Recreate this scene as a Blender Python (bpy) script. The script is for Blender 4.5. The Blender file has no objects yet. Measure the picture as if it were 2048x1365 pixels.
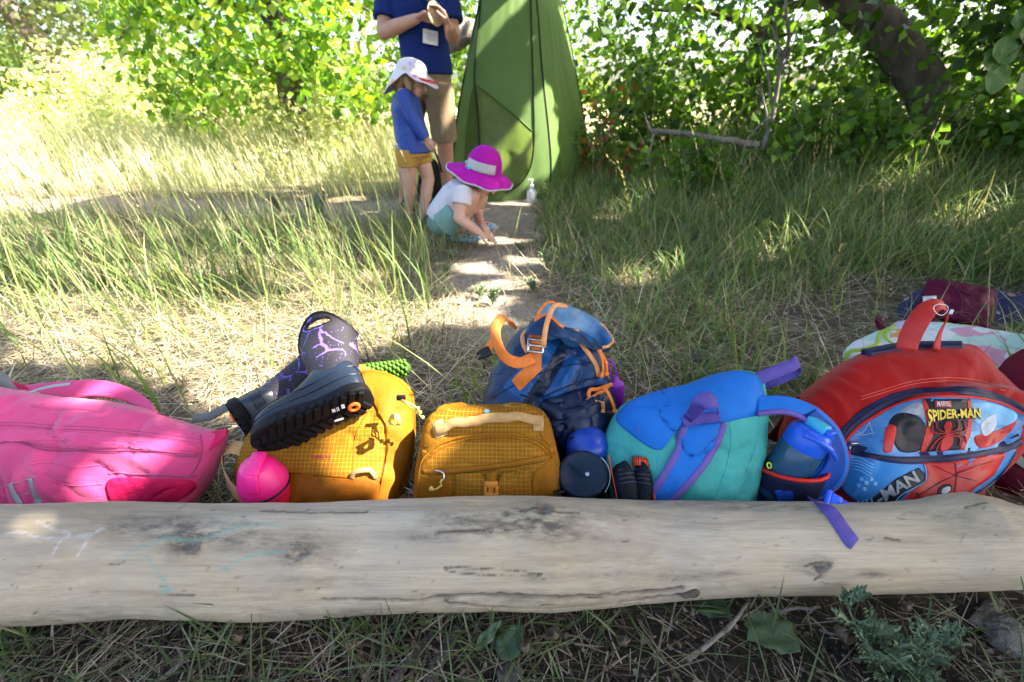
import bpy, bmesh, math, random
import numpy as np
from mathutils import Vector, Matrix, noise
from mathutils.bvhtree import BVHTree

random.seed(7)
rng = np.random.default_rng(11)
sc = bpy.context.scene
R = math.radians

# ------------------------------------------------------------------ camera
CAM_H = 0.80
PITCH = R(26.2)
cam_d = bpy.data.cameras.new("camera")
cam = bpy.data.objects.new("camera", cam_d)
sc.collection.objects.link(cam)
cam.location = (0, 0, CAM_H)
cam.rotation_euler = (math.pi / 2 - PITCH, 0, 0)
cam_d.sensor_width = 36.0
cam_d.lens = 36.0 * 1000 / 2048
cam_d.clip_start = 0.02
cam_d.clip_end = 600
cam_d.dof.use_dof = True
cam_d.dof.focus_distance = 0.98
cam_d.dof.aperture_fstop = 4.5
sc.camera = cam

# ------------------------------------------------------------------ light
SUN = Vector((0.68, -0.12, 0.72)).normalized()
world = bpy.data.worlds.new("World")
sc.world = world
world.use_nodes = True
wn = world.node_tree.nodes
sky = wn.new("ShaderNodeTexSky")
sky.sky_type = 'NISHITA'
sky.sun_disc = False
sky.sun_elevation = math.asin(SUN.z)
sky.sun_rotation = math.atan2(SUN.x, SUN.y)
sky.air_density = 1.0
sky.dust_density = 4.0
sky.ozone_density = 0.5
wn["Background"].inputs["Strength"].default_value = 0.11
world.node_tree.links.new(sky.outputs[0], wn["Background"].inputs["Color"])
sun_d = bpy.data.lights.new("sun", 'SUN')
sun_d.energy = 5.0
sun_d.angle = R(0.53)
sun_d.color = (1.0, 0.93, 0.80)
sun = bpy.data.objects.new("sun", sun_d)
sc.collection.objects.link(sun)
sun.location = SUN * 30
sun.rotation_euler = SUN.to_track_quat('Z', 'Y').to_euler()

vs = sc.view_settings
vs.view_transform = 'Standard'
vs.look = 'None'
vs.gamma = 1.0
vs.use_curve_mapping = False
vs.exposure = 2.7
cy = sc.cycles
cy.max_bounces = 7
cy.diffuse_bounces = 4
cy.glossy_bounces = 2
cy.transmission_bounces = 5
cy.transparent_max_bounces = 6
cy.use_denoising = True
cy.sample_clamp_indirect = 8.0
cy.caustics_reflective = False
cy.caustics_refractive = False

# ------------------------------------------------------------------ helpers
cP, sP = math.cos(PITCH), math.sin(PITCH)
FWD = Vector((0, cP, -sP)); UP = Vector((0, sP, cP)); RIGHT = Vector((1, 0, 0))
CAM = Vector((0, 0, CAM_H))

def ray(px, py):
    return FWD + RIGHT * ((px - 1024) / 1000.0) + UP * ((682.5 - py) / 1000.0)
def at(px, py, Y):
    d = ray(px, py); return CAM + d * (Y / d.y)
def gp(px, py, z=0.0):
    d = ray(px, py); return CAM + d * ((z - CAM_H) / d.z)
def onp(px, py, P, N):
    d = ray(px, py); return CAM + d * ((P - CAM).dot(N) / d.dot(N))
def pix(v):
    w = Vector(v) - CAM; z = w.dot(FWD)
    return (1024 + 1000 * w.x / z, 682.5 - 1000 * w.dot(UP) / z)

def smoothstep(a, b, x):
    t = np.clip((x - a) / (b - a), 0, 1); return t * t * (3 - 2 * t)

def catmull(pts, n, closed=False):
    P = np.array([tuple(p) for p in pts], float); m = len(P)
    segs = m if closed else m - 1; K = 24; out = []
    for i in range(segs):
        if closed:
            p0, p1, p2, p3 = P[(i - 1) % m], P[i], P[(i + 1) % m], P[(i + 2) % m]
        else:
            p1, p2 = P[i], P[i + 1]
            p0 = P[i - 1] if i > 0 else 2 * p1 - p2
            p3 = P[i + 2] if i + 2 < m else 2 * p2 - p1
        for k in range(K):
            t = k / K
            out.append(0.5 * (2 * p1 + (p2 - p0) * t + (2 * p0 - 5 * p1 + 4 * p2 - p3) * t * t + (3 * p1 - p0 - 3 * p2 + p3) * t ** 3))
    out.append(P[0] if closed else P[-1])
    out = np.array(out)
    L = np.concatenate([[0], np.cumsum(np.linalg.norm(np.diff(out, axis=0), axis=1))])
    s = np.linspace(0, L[-1], n + 1)[:-1] if closed else np.linspace(0, L[-1], n)
    return np.stack([np.interp(s, L, out[:, k]) for k in range(P.shape[1])], 1)

class MB:
    """collects faces of ONE object"""
    def __init__(s): s.v = []; s.f = []; s.uv = None; s.mi = []
    def add(s, verts, faces, mi=0):
        o = len(s.v); s.v.extend([tuple(v) for v in verts])
        s.f.extend([tuple(i + o for i in f) for f in faces]); s.mi.extend([mi] * len(faces))
    def grid(s, rows, close_u=False, close_v=False, mi=0):
        """rows: list of equally long point lists"""
        nr, nc = len(rows), len(rows[0]); vs_ = [p for r in rows for p in r]; fs = []
        for i in range(nr if close_v else nr - 1):
            for j in range(nc if close_u else nc - 1):
                a = i * nc + j; b = i * nc + (j + 1) % nc
                c = ((i + 1) % nr) * nc + (j + 1) % nc; d = ((i + 1) % nr) * nc + j
                fs.append((a, b, c, d))
        s.add(vs_, fs, mi)
    def box(s, c, h, M=None, mi=0):
        M = M or Matrix.Identity(3); c = Vector(c)
        vs_ = [c + M @ Vector((x * h[0], y * h[1], z * h[2])) for x in (-1, 1) for y in (-1, 1) for z in (-1, 1)]
        s.add(vs_, [(0, 1, 3, 2), (4, 6, 7, 5), (0, 4, 5, 1), (2, 3, 7, 6), (0, 2, 6, 4), (1, 5, 7, 3)], mi)
    def tube(s, pts, rad, n=8, caps=True, mi=0, flat=None):
        pts = [Vector(p) for p in pts]
        rad = [rad] * len(pts) if not hasattr(rad, '__len__') else list(rad)
        T = [(pts[min(i + 1, len(pts) - 1)] - pts[max(i - 1, 0)]).normalized() for i in range(len(pts))]
        x = T[0].orthogonal().normalized(); rows = []
        for p, t, r in zip(pts, T, rad):
            x = (x - t * x.dot(t)).normalized(); y = t.cross(x)
            rows.append([p + x * (r * math.cos(2 * math.pi * k / n)) + y * (r * math.sin(2 * math.pi * k / n)) for k in range(n)])
        o = len(s.v); s.grid(rows, close_u=True, mi=mi)
        if caps:
            s.f.append(tuple(o + k for k in range(n))[::-1]); s.mi.append(mi)
            s.f.append(tuple(o + (len(rows) - 1) * n + k for k in range(n))); s.mi.append(mi)
    def capsule(s, p0, r0, p1, r1, n=14):
        p0, p1 = Vector(p0), Vector(p1); d = (p1 - p0); L = d.length; t = d.normalized()
        pts, rs = [], []
        for k in range(6):
            a = math.pi / 2 * (1 - k / 5); pts.append(p0 - t * r0 * math.sin(a)); rs.append(max(r0 * math.cos(a), 1e-4))
        for k in range(1, 6):
            a = math.pi / 2 * (k / 5)
            if k == 1: pts.append(p1.copy()); rs.append(r1)
            pts.append(p1 + t * r1 * math.sin(a)); rs.append(max(r1 * math.cos(a), 1e-4))
        s.tube(pts, rs, n)
    def limb(s, pts, n=14):
        """chain of (point, radius)"""
        for (a, ra), (b, rb) in zip(pts[:-1], pts[1:]): s.capsule(a, ra, b, rb, n)
    def ellipsoid(s, c, r, M=None, nu=20, nv=12):
        M = M or Matrix.Identity(3); c = Vector(c); rows = []
        for i in range(nv + 1):
            a = math.pi * i / nv; q = max(math.sin(a), 1e-3)
            rows.append([c + M @ Vector((r[0] * q * math.cos(2 * math.pi * k / nu), r[1] * q * math.sin(2 * math.pi * k / nu), r[2] * math.cos(a))) for k in range(nu)])
        s.grid(rows, close_u=True)
    def lathe(s, prof, base, M=None, n=32, mi=0, sx=1, sy=1):
        """prof: list of (radius, height)"""
        M = M or Matrix.Identity(3); base = Vector(base)
        rows = [[base + M @ Vector((sx * r * math.cos(2 * math.pi * k / n), sy * r * math.sin(2 * math.pi * k / n), h)) for k in range(n)] for r, h in prof]
        s.grid(rows, close_u=True, mi=mi)

def frame(z, x=None):
    """rotation whose columns are x,y,z axes with z given"""
    z = Vector(z).normalized()
    x = Vector(x) if x is not None else Vector((1, 0, 0))
    x = (x - z * x.dot(z)).normalized(); y = z.cross(x)
    return Matrix((x, y, z)).transposed()

def link(o, parent=None):
    sc.collection.objects.link(o)
    if parent is not None:
        o.parent = parent
        o.matrix_parent_inverse = Matrix.Translation(-Vector(parent.location)) if parent.type == 'EMPTY' else Matrix.Identity(4)
    return o

def tag(o, label=None, cat=None, group=None, kind=None):
    if label: o['label'] = label
    if cat: o['category'] = cat
    if group: o['group'] = group
    if kind: o['kind'] = kind
    return o

def thing(name, loc, label, cat, group=None):
    o = bpy.data.objects.new(name, None); o.empty_display_size = 0.05
    sc.collection.objects.link(o); o.location = loc
    return tag(o, label, cat, group)

def obj(name, mb, mat, parent=None, smooth=True, sub=0, remesh=0, smooth_it=0, bevel=0, label=None, kind=None, solid=0):
    me = bpy.data.meshes.new(name)
    me.from_pydata([tuple(v) for v in mb.v], [], mb.f)
    if mb.uv is not None:
        l = me.uv_layers.new(name="UVMap"); uv = np.array(mb.uv, np.float32)
        idx = np.zeros(len(me.loops), np.int32); me.loops.foreach_get("vertex_index", idx)
        l.data.foreach_set("uv", uv[idx].ravel())
    mats = mat if isinstance(mat, (list, tuple)) else [mat]
    for m in mats: me.materials.append(m)
    if len(mats) > 1: me.polygons.foreach_set("material_index", mb.mi)
    if smooth: me.polygons.foreach_set("use_smooth", [True] * len(me.polygons))
    me.update()
    o = bpy.data.objects.new(name, me); link(o, parent)
    if bevel:
        b = o.modifiers.new("bevel", 'BEVEL'); b.width = bevel; b.segments = 2; b.limit_method = 'ANGLE'; b.angle_limit = R(40)
    if remesh:
        r = o.modifiers.new("remesh", 'REMESH'); r.mode = 'VOXEL'; r.voxel_size = remesh; r.use_smooth_shade = True
    if smooth_it:
        s_ = o.modifiers.new("smooth", 'SMOOTH'); s_.factor = 0.5; s_.iterations = smooth_it
    if solid:
        s_ = o.modifiers.new("solid", 'SOLIDIFY'); s_.thickness = solid; s_.offset = 0
    if sub:
        s_ = o.modifiers.new("sub", 'SUBSURF'); s_.levels = sub; s_.render_levels = sub
    if label: o['label'] = label
    if kind: o['kind'] = kind
    return o

def np_mesh(name, V, F, mat, col=None, parent=None, smooth=True, kind=None):
    """V (n,3), F (m,k) numpy; col (n,3) per vertex"""
    me = bpy.data.meshes.new(name); m, k = F.shape
    me.vertices.add(len(V)); me.vertices.foreach_set("co", np.ascontiguousarray(V, np.float32).ravel())
    me.loops.add(m * k); me.loops.foreach_set("vertex_index", np.ascontiguousarray(F, np.int32).ravel())
    me.polygons.add(m); me.polygons.foreach_set("loop_start", np.arange(0, m * k, k, dtype=np.int32))
    me.polygons.foreach_set("use_smooth", np.full(m, smooth, bool))
    me.update(calc_edges=True)
    if col is not None:
        a = me.color_attributes.new("Col", 'FLOAT_COLOR', 'POINT')
        a.data.foreach_set("color", np.concatenate([col, np.ones((len(V), 1))], 1).astype(np.float32).ravel())
    me.materials.append(mat)
    o = bpy.data.objects.new(name, me); link(o, parent)
    if kind: o['kind'] = kind
    return o

# ------------------------------------------------------------------ materials
class NT:
    def __init__(s, name):
        s.m = bpy.data.materials.new(name); s.m.use_nodes = True
        s.n = s.m.node_tree.nodes; s.l = s.m.node_tree.links
        s.b = s.n["Principled BSDF"]; s.out = s.n["Material Output"]
    def new(s, t, **kw):
        n = s.n.new(t)
        for k, v in kw.items(): setattr(n, k, v)
        return n
    def link(s, a, b): s.l.new(a, b)
    def noise(s, vec, scale, detail=4, rough=0.6, stretch=None):
        n = s.new("ShaderNodeTexNoise"); n.inputs["Scale"].default_value = scale
        n.inputs["Detail"].default_value = detail; n.inputs["Roughness"].default_value = rough
        if stretch:
            mp = s.new("ShaderNodeMapping"); mp.inputs["Scale"].default_value = stretch
            s.link(vec, mp.inputs[0]); vec = mp.outputs[0]
        s.link(vec, n.inputs["Vector"]); return n.outputs["Fac"]
    def ramp(s, fac, stops):
        r = s.new("ShaderNodeValToRGB"); e = r.color_ramp.elements
        while len(e) < len(stops): e.new(0.5)
        for k, (p, c) in enumerate(stops):
            e[k].position = p; e[k].color = (*c, 1) if len(c) == 3 else c
        s.link(fac, r.inputs[0]); return r.outputs[0]
    def mix(s, fac, a, b, mode='MIX'):
        m = s.new("ShaderNodeMix", data_type='RGBA', blend_type=mode)
        for i, v in ((0, fac), (6, a), (7, b)):
            if hasattr(v, 'is_output'): s.link(v, m.inputs[i])
            elif i == 0: m.inputs[0].default_value = v
            else: m.inputs[i].default_value = (*v, 1)
        return m.outputs[2]
    def math(s, op, a, b=None):
        m = s.new("ShaderNodeMath", operation=op)
        for i, v in ((0, a), (1, b)):
            if v is None: continue
            if hasattr(v, 'is_output'): s.link(v, m.inputs[i])
            else: m.inputs[i].default_value = v
        return m.outputs[0]
    def bump(s, h, strength=0.3, dist=0.002, chain=None):
        b = s.new("ShaderNodeBump"); b.inputs["Strength"].default_value = strength; b.inputs["Distance"].default_value = dist
        s.link(h, b.inputs["Height"])
        if chain is not None: s.link(chain, b.inputs["Normal"])
        s.link(b.outputs[0], s.b.inputs["Normal"]); return b.outputs[0]
    def obj(s): return s.new("ShaderNodeTexCoord").outputs["Object"]
    def uv(s): return s.new("ShaderNodeTexCoord").outputs["UV"]

def mat_fabric(name, col, rough=0.75, var=0.25, weave=900, wrink=0.25, sheen=0.0, spec=0.12, dirt=0.0):
    col = tuple(x * 0.84 for x in col)
    t = NT(name); o = t.obj()
    n1 = t.noise(o, 9, 5, 0.65)
    dark = tuple(c * (1 - var) for c in col); lite = tuple(min(1, c * (1 + var * 0.7)) for c in col)
    c = t.ramp(n1, [(0.3, dark), (0.7, lite)])
    if dirt:
        n3 = t.noise(o, 22, 8, 0.75)
        f = t.ramp(n3, [(0.55, (0, 0, 0)), (0.75, (dirt,) * 3)])
        c = t.mix(f, c, (0.16, 0.12, 0.09))
    t.link(c, t.b.inputs["Base Color"])
    t.b.inputs["Roughness"].default_value = rough
    t.b.inputs["Specular IOR Level"].default_value = spec
    t.b.inputs["Sheen Weight"].default_value = sheen
    nb = t.noise(o, 34, 5, 0.6)
    ch = t.bump(nb, wrink, 0.006)
    cr = t.new("ShaderNodeTexNoise", noise_type='RIDGED_MULTIFRACTAL'); cr.inputs["Scale"].default_value = 11; cr.inputs["Detail"].default_value = 3; cr.inputs["Distortion"].default_value = 0.6
    mp = t.new("ShaderNodeMapping"); mp.inputs["Scale"].default_value = (1, 0.6, 1.5); mp.inputs["Rotation"].default_value = (0.3, 0.4, 0.5); t.link(o, mp.inputs[0]); t.link(mp.outputs[0], cr.inputs["Vector"])
    ch = t.bump(cr.outputs["Fac"], wrink * 0.45, 0.010, ch)
    nw = t.noise(o, weave, 1, 0.5)
    t.bump(nw, 0.25, 0.0006, ch)
    return t.m

def mat_plain(name, col, rough=0.5, spec=0.25, metal=0.0, var=0.08, bump=0.0, scale=40):
    t = NT(name); o = t.obj()
    n1 = t.noise(o, scale, 4, 0.6)
    c = t.ramp(n1, [(0.3, tuple(x * (1 - var) for x in col)), (0.7, tuple(min(1, x * (1 + var)) for x in col))])
    t.link(c, t.b.inputs["Base Color"])
    t.b.inputs["Roughness"].default_value = rough; t.b.inputs["Specular IOR Level"].default_value = spec
    t.b.inputs["Metallic"].default_value = metal
    if bump: t.bump(n1, bump, 0.003)
    return t.m

def mat_leaf(name, trans=0.45, rough=0.45, tint=(1.25, 1.25, 0.55), spec=0.35):
    t = NT(name)
    a = t.new("ShaderNodeAttribute", attribute_name="Col")
    t.link(a.outputs["Color"], t.b.inputs["Base Color"])
    t.b.inputs["Roughness"].default_value = rough; t.b.inputs["Specular IOR Level"].default_value = spec
    tr = t.new("ShaderNodeBsdfTranslucent")
    c2 = t.mix(1.0, a.outputs["Color"], tint, 'MULTIPLY')
    t.link(c2, tr.inputs["Color"])
    mx = t.new("ShaderNodeMixShader"); mx.inputs[0].default_value = trans
    t.link(t.b.outputs[0], mx.inputs[1]); t.link(tr.outputs[0], mx.inputs[2])
    t.link(mx.outputs[0], t.out.inputs["Surface"])
    return t.m

def mat_webbing(name, col, period=0.0022, rough=0.6):
    t = NT(name); o = t.uv()
    w = t.new("ShaderNodeTexWave", wave_type='BANDS', bands_direction='X'); w.inputs["Scale"].default_value = 1.0 / period / 6.283 * 2
    t.link(o, w.inputs["Vector"])
    n1 = t.noise(t.obj(), 60, 3)
    c = t.ramp(n1, [(0.3, tuple(x * 0.8 for x in col)), (0.7, tuple(min(1, x * 1.15) for x in col))])
    t.link(t.mix(t.math('MULTIPLY', w.outputs["Fac"], 0.3), c, tuple(x * 0.55 for x in col)), t.b.inputs["Base Color"])
    t.b.inputs["Roughness"].default_value = rough
    t.bump(w.outputs["Fac"], 0.5, 0.0008)
    return t.m
# ================================================================== SETTING
def fbm2(x, y, s, seed=0.0, octv=3):
    """cheap smooth pseudo noise on numpy arrays, about -1..1"""
    r = np.zeros_like(x); a = 1.0; tot = 0
    for k in range(octv):
        f = s * 2 ** k; q = seed * 7.1 + k * 3.7
        r += a * (np.sin(x * f + 1.7 * np.sin(y * f * 0.83 + q) + q) * np.cos(y * f * 1.13 + 1.3 * np.sin(x * f * 0.71 - q) + q * 1.9))
        tot += a; a *= 0.55
    return r / tot

def gz(x, y):
    x = np.asarray(x, float); y = np.asarray(y, float)
    z = 0.012 * fbm2(x, y, 5.0, 1) + 0.02 * fbm2(x, y, 1.3, 2) * smoothstep(1.0, 2.5, y)
    z += 0.34 * smoothstep(0.5, 3.2, x) * smoothstep(1.6, 5.0, y)
    z += 0.10 * smoothstep(5, 14, y) + 0.2 * smoothstep(14, 60, y)
    return z

PATH = [gp(1030, 640), gp(965, 570), gp(1010, 510), gp(985, 450), gp(1010, 405)]
PATH = catmull([(p.x, p.y) for p in PATH], 40)
def path_d(x, y):
    d = np.full(np.shape(x), 9.0)
    for (a, b) in PATH: d = np.minimum(d, np.hypot(x - a, (y - b)))
    return d
def path_mask(x, y):
    w = 0.15 + 0.034 * y
    m = 1 - smoothstep(w * 0.4, w * 1.5, path_d(x, y) + 0.11 * fbm2(x, y, 4, 4, 2) + 0.12 * fbm2(x, y, 11, 7, 3))
    # bare strip crossing to the left under the trees
    e = np.abs(y - (4.05 + 0.12 * np.sin(x * 1.1))) / 0.32
    m2 = (1 - smoothstep(0.6, 1.3, e + 0.25 * fbm2(x, y, 5, 5))) * smoothstep(-0.1, -0.4, x) if False else (1 - smoothstep(0.6, 1.3, e + 0.25 * fbm2(x, y, 5, 5))) * (x < -0.2)
    return np.maximum(m, m2 * 0.6)

def ground_mesh():
    ys = np.concatenate([np.linspace(-4, 0.1, 24)[:-1], np.linspace(0.1, 2.2, 130)[:-1], np.linspace(2.2, 6, 110)[:-1], np.geomspace(6, 400, 60)])
    xn = np.concatenate([np.linspace(-3, 3, 240)])
    xo = np.geomspace(3.05, 300, 50)
    xs = np.concatenate([-xo[::-1], xn, xo])
    X, Y = np.meshgrid(xs, ys)
    Z = gz(X, Y) + 0.006 * fbm2(X, Y, 26, 3, 3) * (np.abs(X) < 4)
    V = np.stack([X.ravel(), Y.ravel(), Z.ravel()], 1)
    nx, ny = len(xs), len(ys)
    i, j = np.meshgrid(np.arange(ny - 1), np.arange(nx - 1), indexing='ij')
    a = (i * nx + j).ravel(); F = np.stack([a, a + 1, a + nx + 1, a + nx], 1)
    pm = path_mask(X, Y).ravel()
    far = smoothstep(4.6, 6.5, Y).ravel()
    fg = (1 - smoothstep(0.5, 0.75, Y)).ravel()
    return V, F, np.stack([pm, far, fg], 1)

t = NT("earth"); o = t.obj()
at_ = t.new("ShaderNodeAttribute", attribute_name="Col")
sep = t.new("ShaderNodeSeparateColor"); t.link(at_.outputs["Color"], sep.inputs[0])
nA = t.noise(o, 14, 8, 0.7); nB = t.noise(o, 90, 6, 0.7); nC = t.noise(o, 3.5, 5, 0.6)
soil = t.ramp(nB, [(0.3, (0.045, 0.037, 0.03)), (0.55, (0.11, 0.092, 0.073)), (0.75, (0.20, 0.17, 0.135))])  # darkened to stand in for shade under the grass thatch
dust = t.mix(t.ramp(nA, [(0.4, (0, 0, 0)), (0.65, (.6, .6, .6))]), t.ramp(nB, [(0.3, (0.20, 0.165, 0.13)), (0.6, (0.34, 0.285, 0.225)), (0.8, (0.43, 0.37, 0.295))]), (0.16, 0.125, 0.09))
litter = t.ramp(nA, [(0.3, (0.055, 0.043, 0.028)), (0.5, (0.13, 0.105, 0.065)), (0.7, (0.26, 0.21, 0.13))])  # litter darkened too, for the shade between the blades
meadow = t.ramp(nC, [(0.3, (0.30, 0.28, 0.13)), (0.7, (0.46, 0.42, 0.22))])
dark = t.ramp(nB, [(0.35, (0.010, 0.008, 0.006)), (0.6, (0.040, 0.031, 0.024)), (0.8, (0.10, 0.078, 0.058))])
c = t.mix(t.ramp(nC, [(0.42, (0, 0, 0)), (0.6, (1, 1, 1))]), soil, litter)
c = t.mix(sep.outputs[0], c, dust)
c = t.mix(sep.outputs[1], c, meadow)
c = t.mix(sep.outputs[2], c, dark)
t.link(c, t.b.inputs["Base Color"]); t.b.inputs["Roughness"].default_value = 0.95; t.b.inputs["Specular IOR Level"].default_value = 0.15
ch = t.bump(nA, 0.5, 0.02); t.bump(nB, 0.6, 0.006, ch)
M_EARTH = t.m
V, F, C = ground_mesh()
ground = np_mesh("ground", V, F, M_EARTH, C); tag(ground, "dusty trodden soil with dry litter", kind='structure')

M_GRASS = mat_leaf("grass_blade", 0.42, 0.5, (1.15, 1.15, 0.6), 0.3)
M_STRAW = mat_leaf("dry_straw", 0.2, 0.7, (1.1, 1.0, 0.8), 0.2)
M_LEAF = mat_leaf("tree_leaf", 0.5, 0.4, (1.5, 1.5, 0.45), 0.4)

def shadow_xy(P):
    """where the sun would drop point P onto the ground plane"""
    P = np.asarray(P, float); k = P[..., 2] / SUN.z
    return P[..., 0] - SUN.x * k, P[..., 1] - SUN.y * k

# -------- blades
def blades(name, root, h, w, az, lean, curl, col, tipcol=None, S=4, mat=None, parent=None, kind='stuff', flop=0.0):
    """curved tapering strips. az: direction the blade leans to, lean: angle from vertical at root, curl: added by the tip"""
    n = len(root); root = np.asarray(root, float)
    rows = []; pos = root.copy(); d = np.stack([np.cos(az), np.sin(az)], 1)
    wa = az + np.pi / 2 + rng.normal(0, 0.6, n); wd = np.stack([np.cos(wa), np.sin(wa), np.zeros(n)], 1)
    for k in range(S + 1):
        tt = k / S
        wk = w * (1 - tt ** 1.6) * (0.75 + 0.6 * tt) + 0.0002
        rows.append(pos - wd * wk[:, None] / 2); rows.append(pos + wd * wk[:, None] / 2)
        ang = lean + curl * (tt + 0.5 / S) ** 1.5
        pos = pos + np.stack([d[:, 0] * np.sin(ang), d[:, 1] * np.sin(ang), np.cos(ang)], 1) * (h / S)[:, None]
    V = np.stack(rows, 1).reshape(-1, 3)          # n, 2(S+1), 3
    base = np.arange(n)[:, None] * 2 * (S + 1)
    F = np.concatenate([np.stack([base[:, 0] + 2 * k, base[:, 0] + 2 * k + 1, base[:, 0] + 2 * k + 3, base[:, 0] + 2 * k + 2], 1) for k in range(S)], 0)
    tip = col if tipcol is None else tipcol
    tt = (np.arange(2 * (S + 1)) // 2) / S
    C = col[:, None, :] * (1 - tt)[None, :, None] + tip[:, None, :] * tt[None, :, None]
    return np_mesh(name, V, F, mat or M_GRASS, C.reshape(-1, 3), parent, True, kind)

def pick(cols, n, jit=0.2):
    cols = np.array(cols); c = cols[rng.integers(0, len(cols), n)]
    return np.clip(c * (1 + rng.normal(0, jit, (n, 1))), 0.005, 1)

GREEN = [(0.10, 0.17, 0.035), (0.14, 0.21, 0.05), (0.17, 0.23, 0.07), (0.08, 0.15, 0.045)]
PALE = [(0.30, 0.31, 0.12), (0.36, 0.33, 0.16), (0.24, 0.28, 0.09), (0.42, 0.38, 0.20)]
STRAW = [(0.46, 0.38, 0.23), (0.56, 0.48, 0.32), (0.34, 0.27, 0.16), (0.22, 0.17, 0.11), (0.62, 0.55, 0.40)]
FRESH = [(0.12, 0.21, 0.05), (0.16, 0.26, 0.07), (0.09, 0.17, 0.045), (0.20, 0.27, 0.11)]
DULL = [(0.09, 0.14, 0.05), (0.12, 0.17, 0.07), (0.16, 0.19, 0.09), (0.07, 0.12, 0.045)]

def scatter(n, x0, x1, y0, y1, dens=None, clump=0, cs=0.05):
    if clump:
        m = max(1, n // clump); cx = rng.uniform(x0, x1, m); cyy = rng.uniform(y0, y1, m)
        x = np.repeat(cx, clump) + rng.normal(0, cs, m * clump); y = np.repeat(cyy, clump) + rng.normal(0, cs, m * clump)
    else:
        x = rng.uniform(x0, x1, n); y = rng.uniform(y0, y1, n)
    if dens is not None:
        k = rng.uniform(0, 1, len(x)) < dens(x, y); x, y = x[k], y[k]
    return x, y
def roots(x, y, dz=0.0): return np.stack([x, y, gz(x, y) + dz], 1)
CLOTH = [(1.27, 1.45, .42, .22), (1.75, 1.85, .55, .3), (1.2, 1.75, .25, .2)]
def nopath(x, y):
    m = 1 - path_mask(x, y)
    for (a, b, rx, ry) in CLOTH: m = m * smoothstep(0.8, 1.25, np.hypot((x - a) / rx, (y - b) / ry))
    return m * smoothstep(1.0, 1.25, y + .25 * fbm2(x, y, 3, 17))

# -------- straw litter lying on the ground
def litter_field(name, n, x0, x1, y0, y1, dens, L0, L1, cols, w=(0.0012, 0.004), zmax=0.03):
    x, y = scatter(n, x0, x1, y0, y1, dens); n = len(x)
    rt = roots(x, y, 0.002); rt[:, 2] += rng.uniform(0, 1, n) ** 2 * zmax
    az = rng.uniform(0, 2 * np.pi, n)
    return blades(name, rt, rng.uniform(L0, L1, n), rng.uniform(*w, n), az, rng.normal(1.52, 0.12, n), rng.normal(0.05, 0.22, n), pick(cols, n, 0.25), S=3, mat=M_STRAW)

o = litter_field("straw", 34000, -1.9, 2.2, 0.72, 2.4, lambda x, y: (1 - 0.93 * path_mask(x, y)) * (0.4 + 0.6 * smoothstep(0.5, -0.3, x)), 0.03, 0.16, STRAW)
tag(o, "flattened dry straw littering the ground behind the bags", kind='stuff')
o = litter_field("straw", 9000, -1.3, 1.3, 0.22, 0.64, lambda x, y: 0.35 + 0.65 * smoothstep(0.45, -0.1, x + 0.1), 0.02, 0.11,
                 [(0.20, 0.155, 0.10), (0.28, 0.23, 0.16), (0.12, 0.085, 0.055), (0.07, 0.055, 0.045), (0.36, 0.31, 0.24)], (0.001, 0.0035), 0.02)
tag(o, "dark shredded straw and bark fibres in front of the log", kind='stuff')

# -------- scraps of dead leaf and bark
def scraps(label, n, x0, x1, y0, y1, dens, cols, s=(0.006, 0.02)):
    x, y = scatter(n, x0, x1, y0, y1, dens); n = len(x); P = roots(x, y, .006); P[:, 2] += rng.uniform(0, .012, n)
    d = rng.normal(0, 1, (n, 3)); d[:, 2] *= .25; d /= np.linalg.norm(d, axis=1)[:, None]; nr = rng.normal(0, .35, (n, 3)); nr[:, 2] += 1; sd = np.cross(d, nr); sd /= np.linalg.norm(sd, axis=1)[:, None]; L = rng.uniform(*s, n)[:, None]; w = L * rng.uniform(.2, .6, (n, 1)); up = np.array([0, 0, 1.0])
    V = np.stack([P, P + d * L * .35 + sd * w + up * L * .15, P + d * L, P + d * L * .6 - sd * w + up * L * .2], 1).reshape(-1, 3); b = np.arange(n) * 4
    F = np.concatenate([np.stack([b, b + 1, b + 2], 1), np.stack([b, b + 2, b + 3], 1)], 0)
    o = np_mesh("leaf_litter", V, F, M_STRAW, np.repeat(pick(cols, n, .3), 4, 0), None, False, 'stuff'); tag(o, label)
scraps("scraps of dead leaf and bark among the straw behind the bags", 5200, -1.9, 2.3, .75, 3.2, None, [(.26, .21, .15), (.36, .31, .24), (.14, .11, .085), (.42, .37, .28), (.10, .085, .07)])
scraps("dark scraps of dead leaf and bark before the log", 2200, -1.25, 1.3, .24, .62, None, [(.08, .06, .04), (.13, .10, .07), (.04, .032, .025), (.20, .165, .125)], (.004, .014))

# -------- left grass: tall blades leaning left
x, y = scatter(3500, -4.2, -0.15, 1.25, 3.7, lambda x, y: nopath(x, y) * (0.3 + 0.7 * smoothstep(1.4, 2.0, y)) * (1 - .75 * smoothstep(2.3, 3.3, y)) * smoothstep(-0.05, -0.45, x + 0.12 * (2.6 - y)), clump=9, cs=0.06)
n = len(x)
near = smoothstep(2.2, 1.3, y)
o = blades("grass", roots(x, y), rng.uniform(0.14, 0.46, n) * (1 - 0.25 * near), rng.uniform(0.0045, 0.0095, n), rng.normal(np.pi * 0.98, 0.85, n), rng.uniform(0.0, 0.65, n), rng.uniform(0.1, 1.0, n),
           pick(GREEN + FRESH + PALE[:1], n, .3), pick(PALE + FRESH, n, .3), S=5)
tag(o, "tall green and yellow grass left of the path", kind='stuff')
x, y = scatter(15000, -4.2, 0.1, 1.0, 3.85, lambda x, y: nopath(x, y) * (0.10 + 0.90 * smoothstep(1.3, 2.2, y)), clump=12, cs=0.05)
n = len(x)
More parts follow.
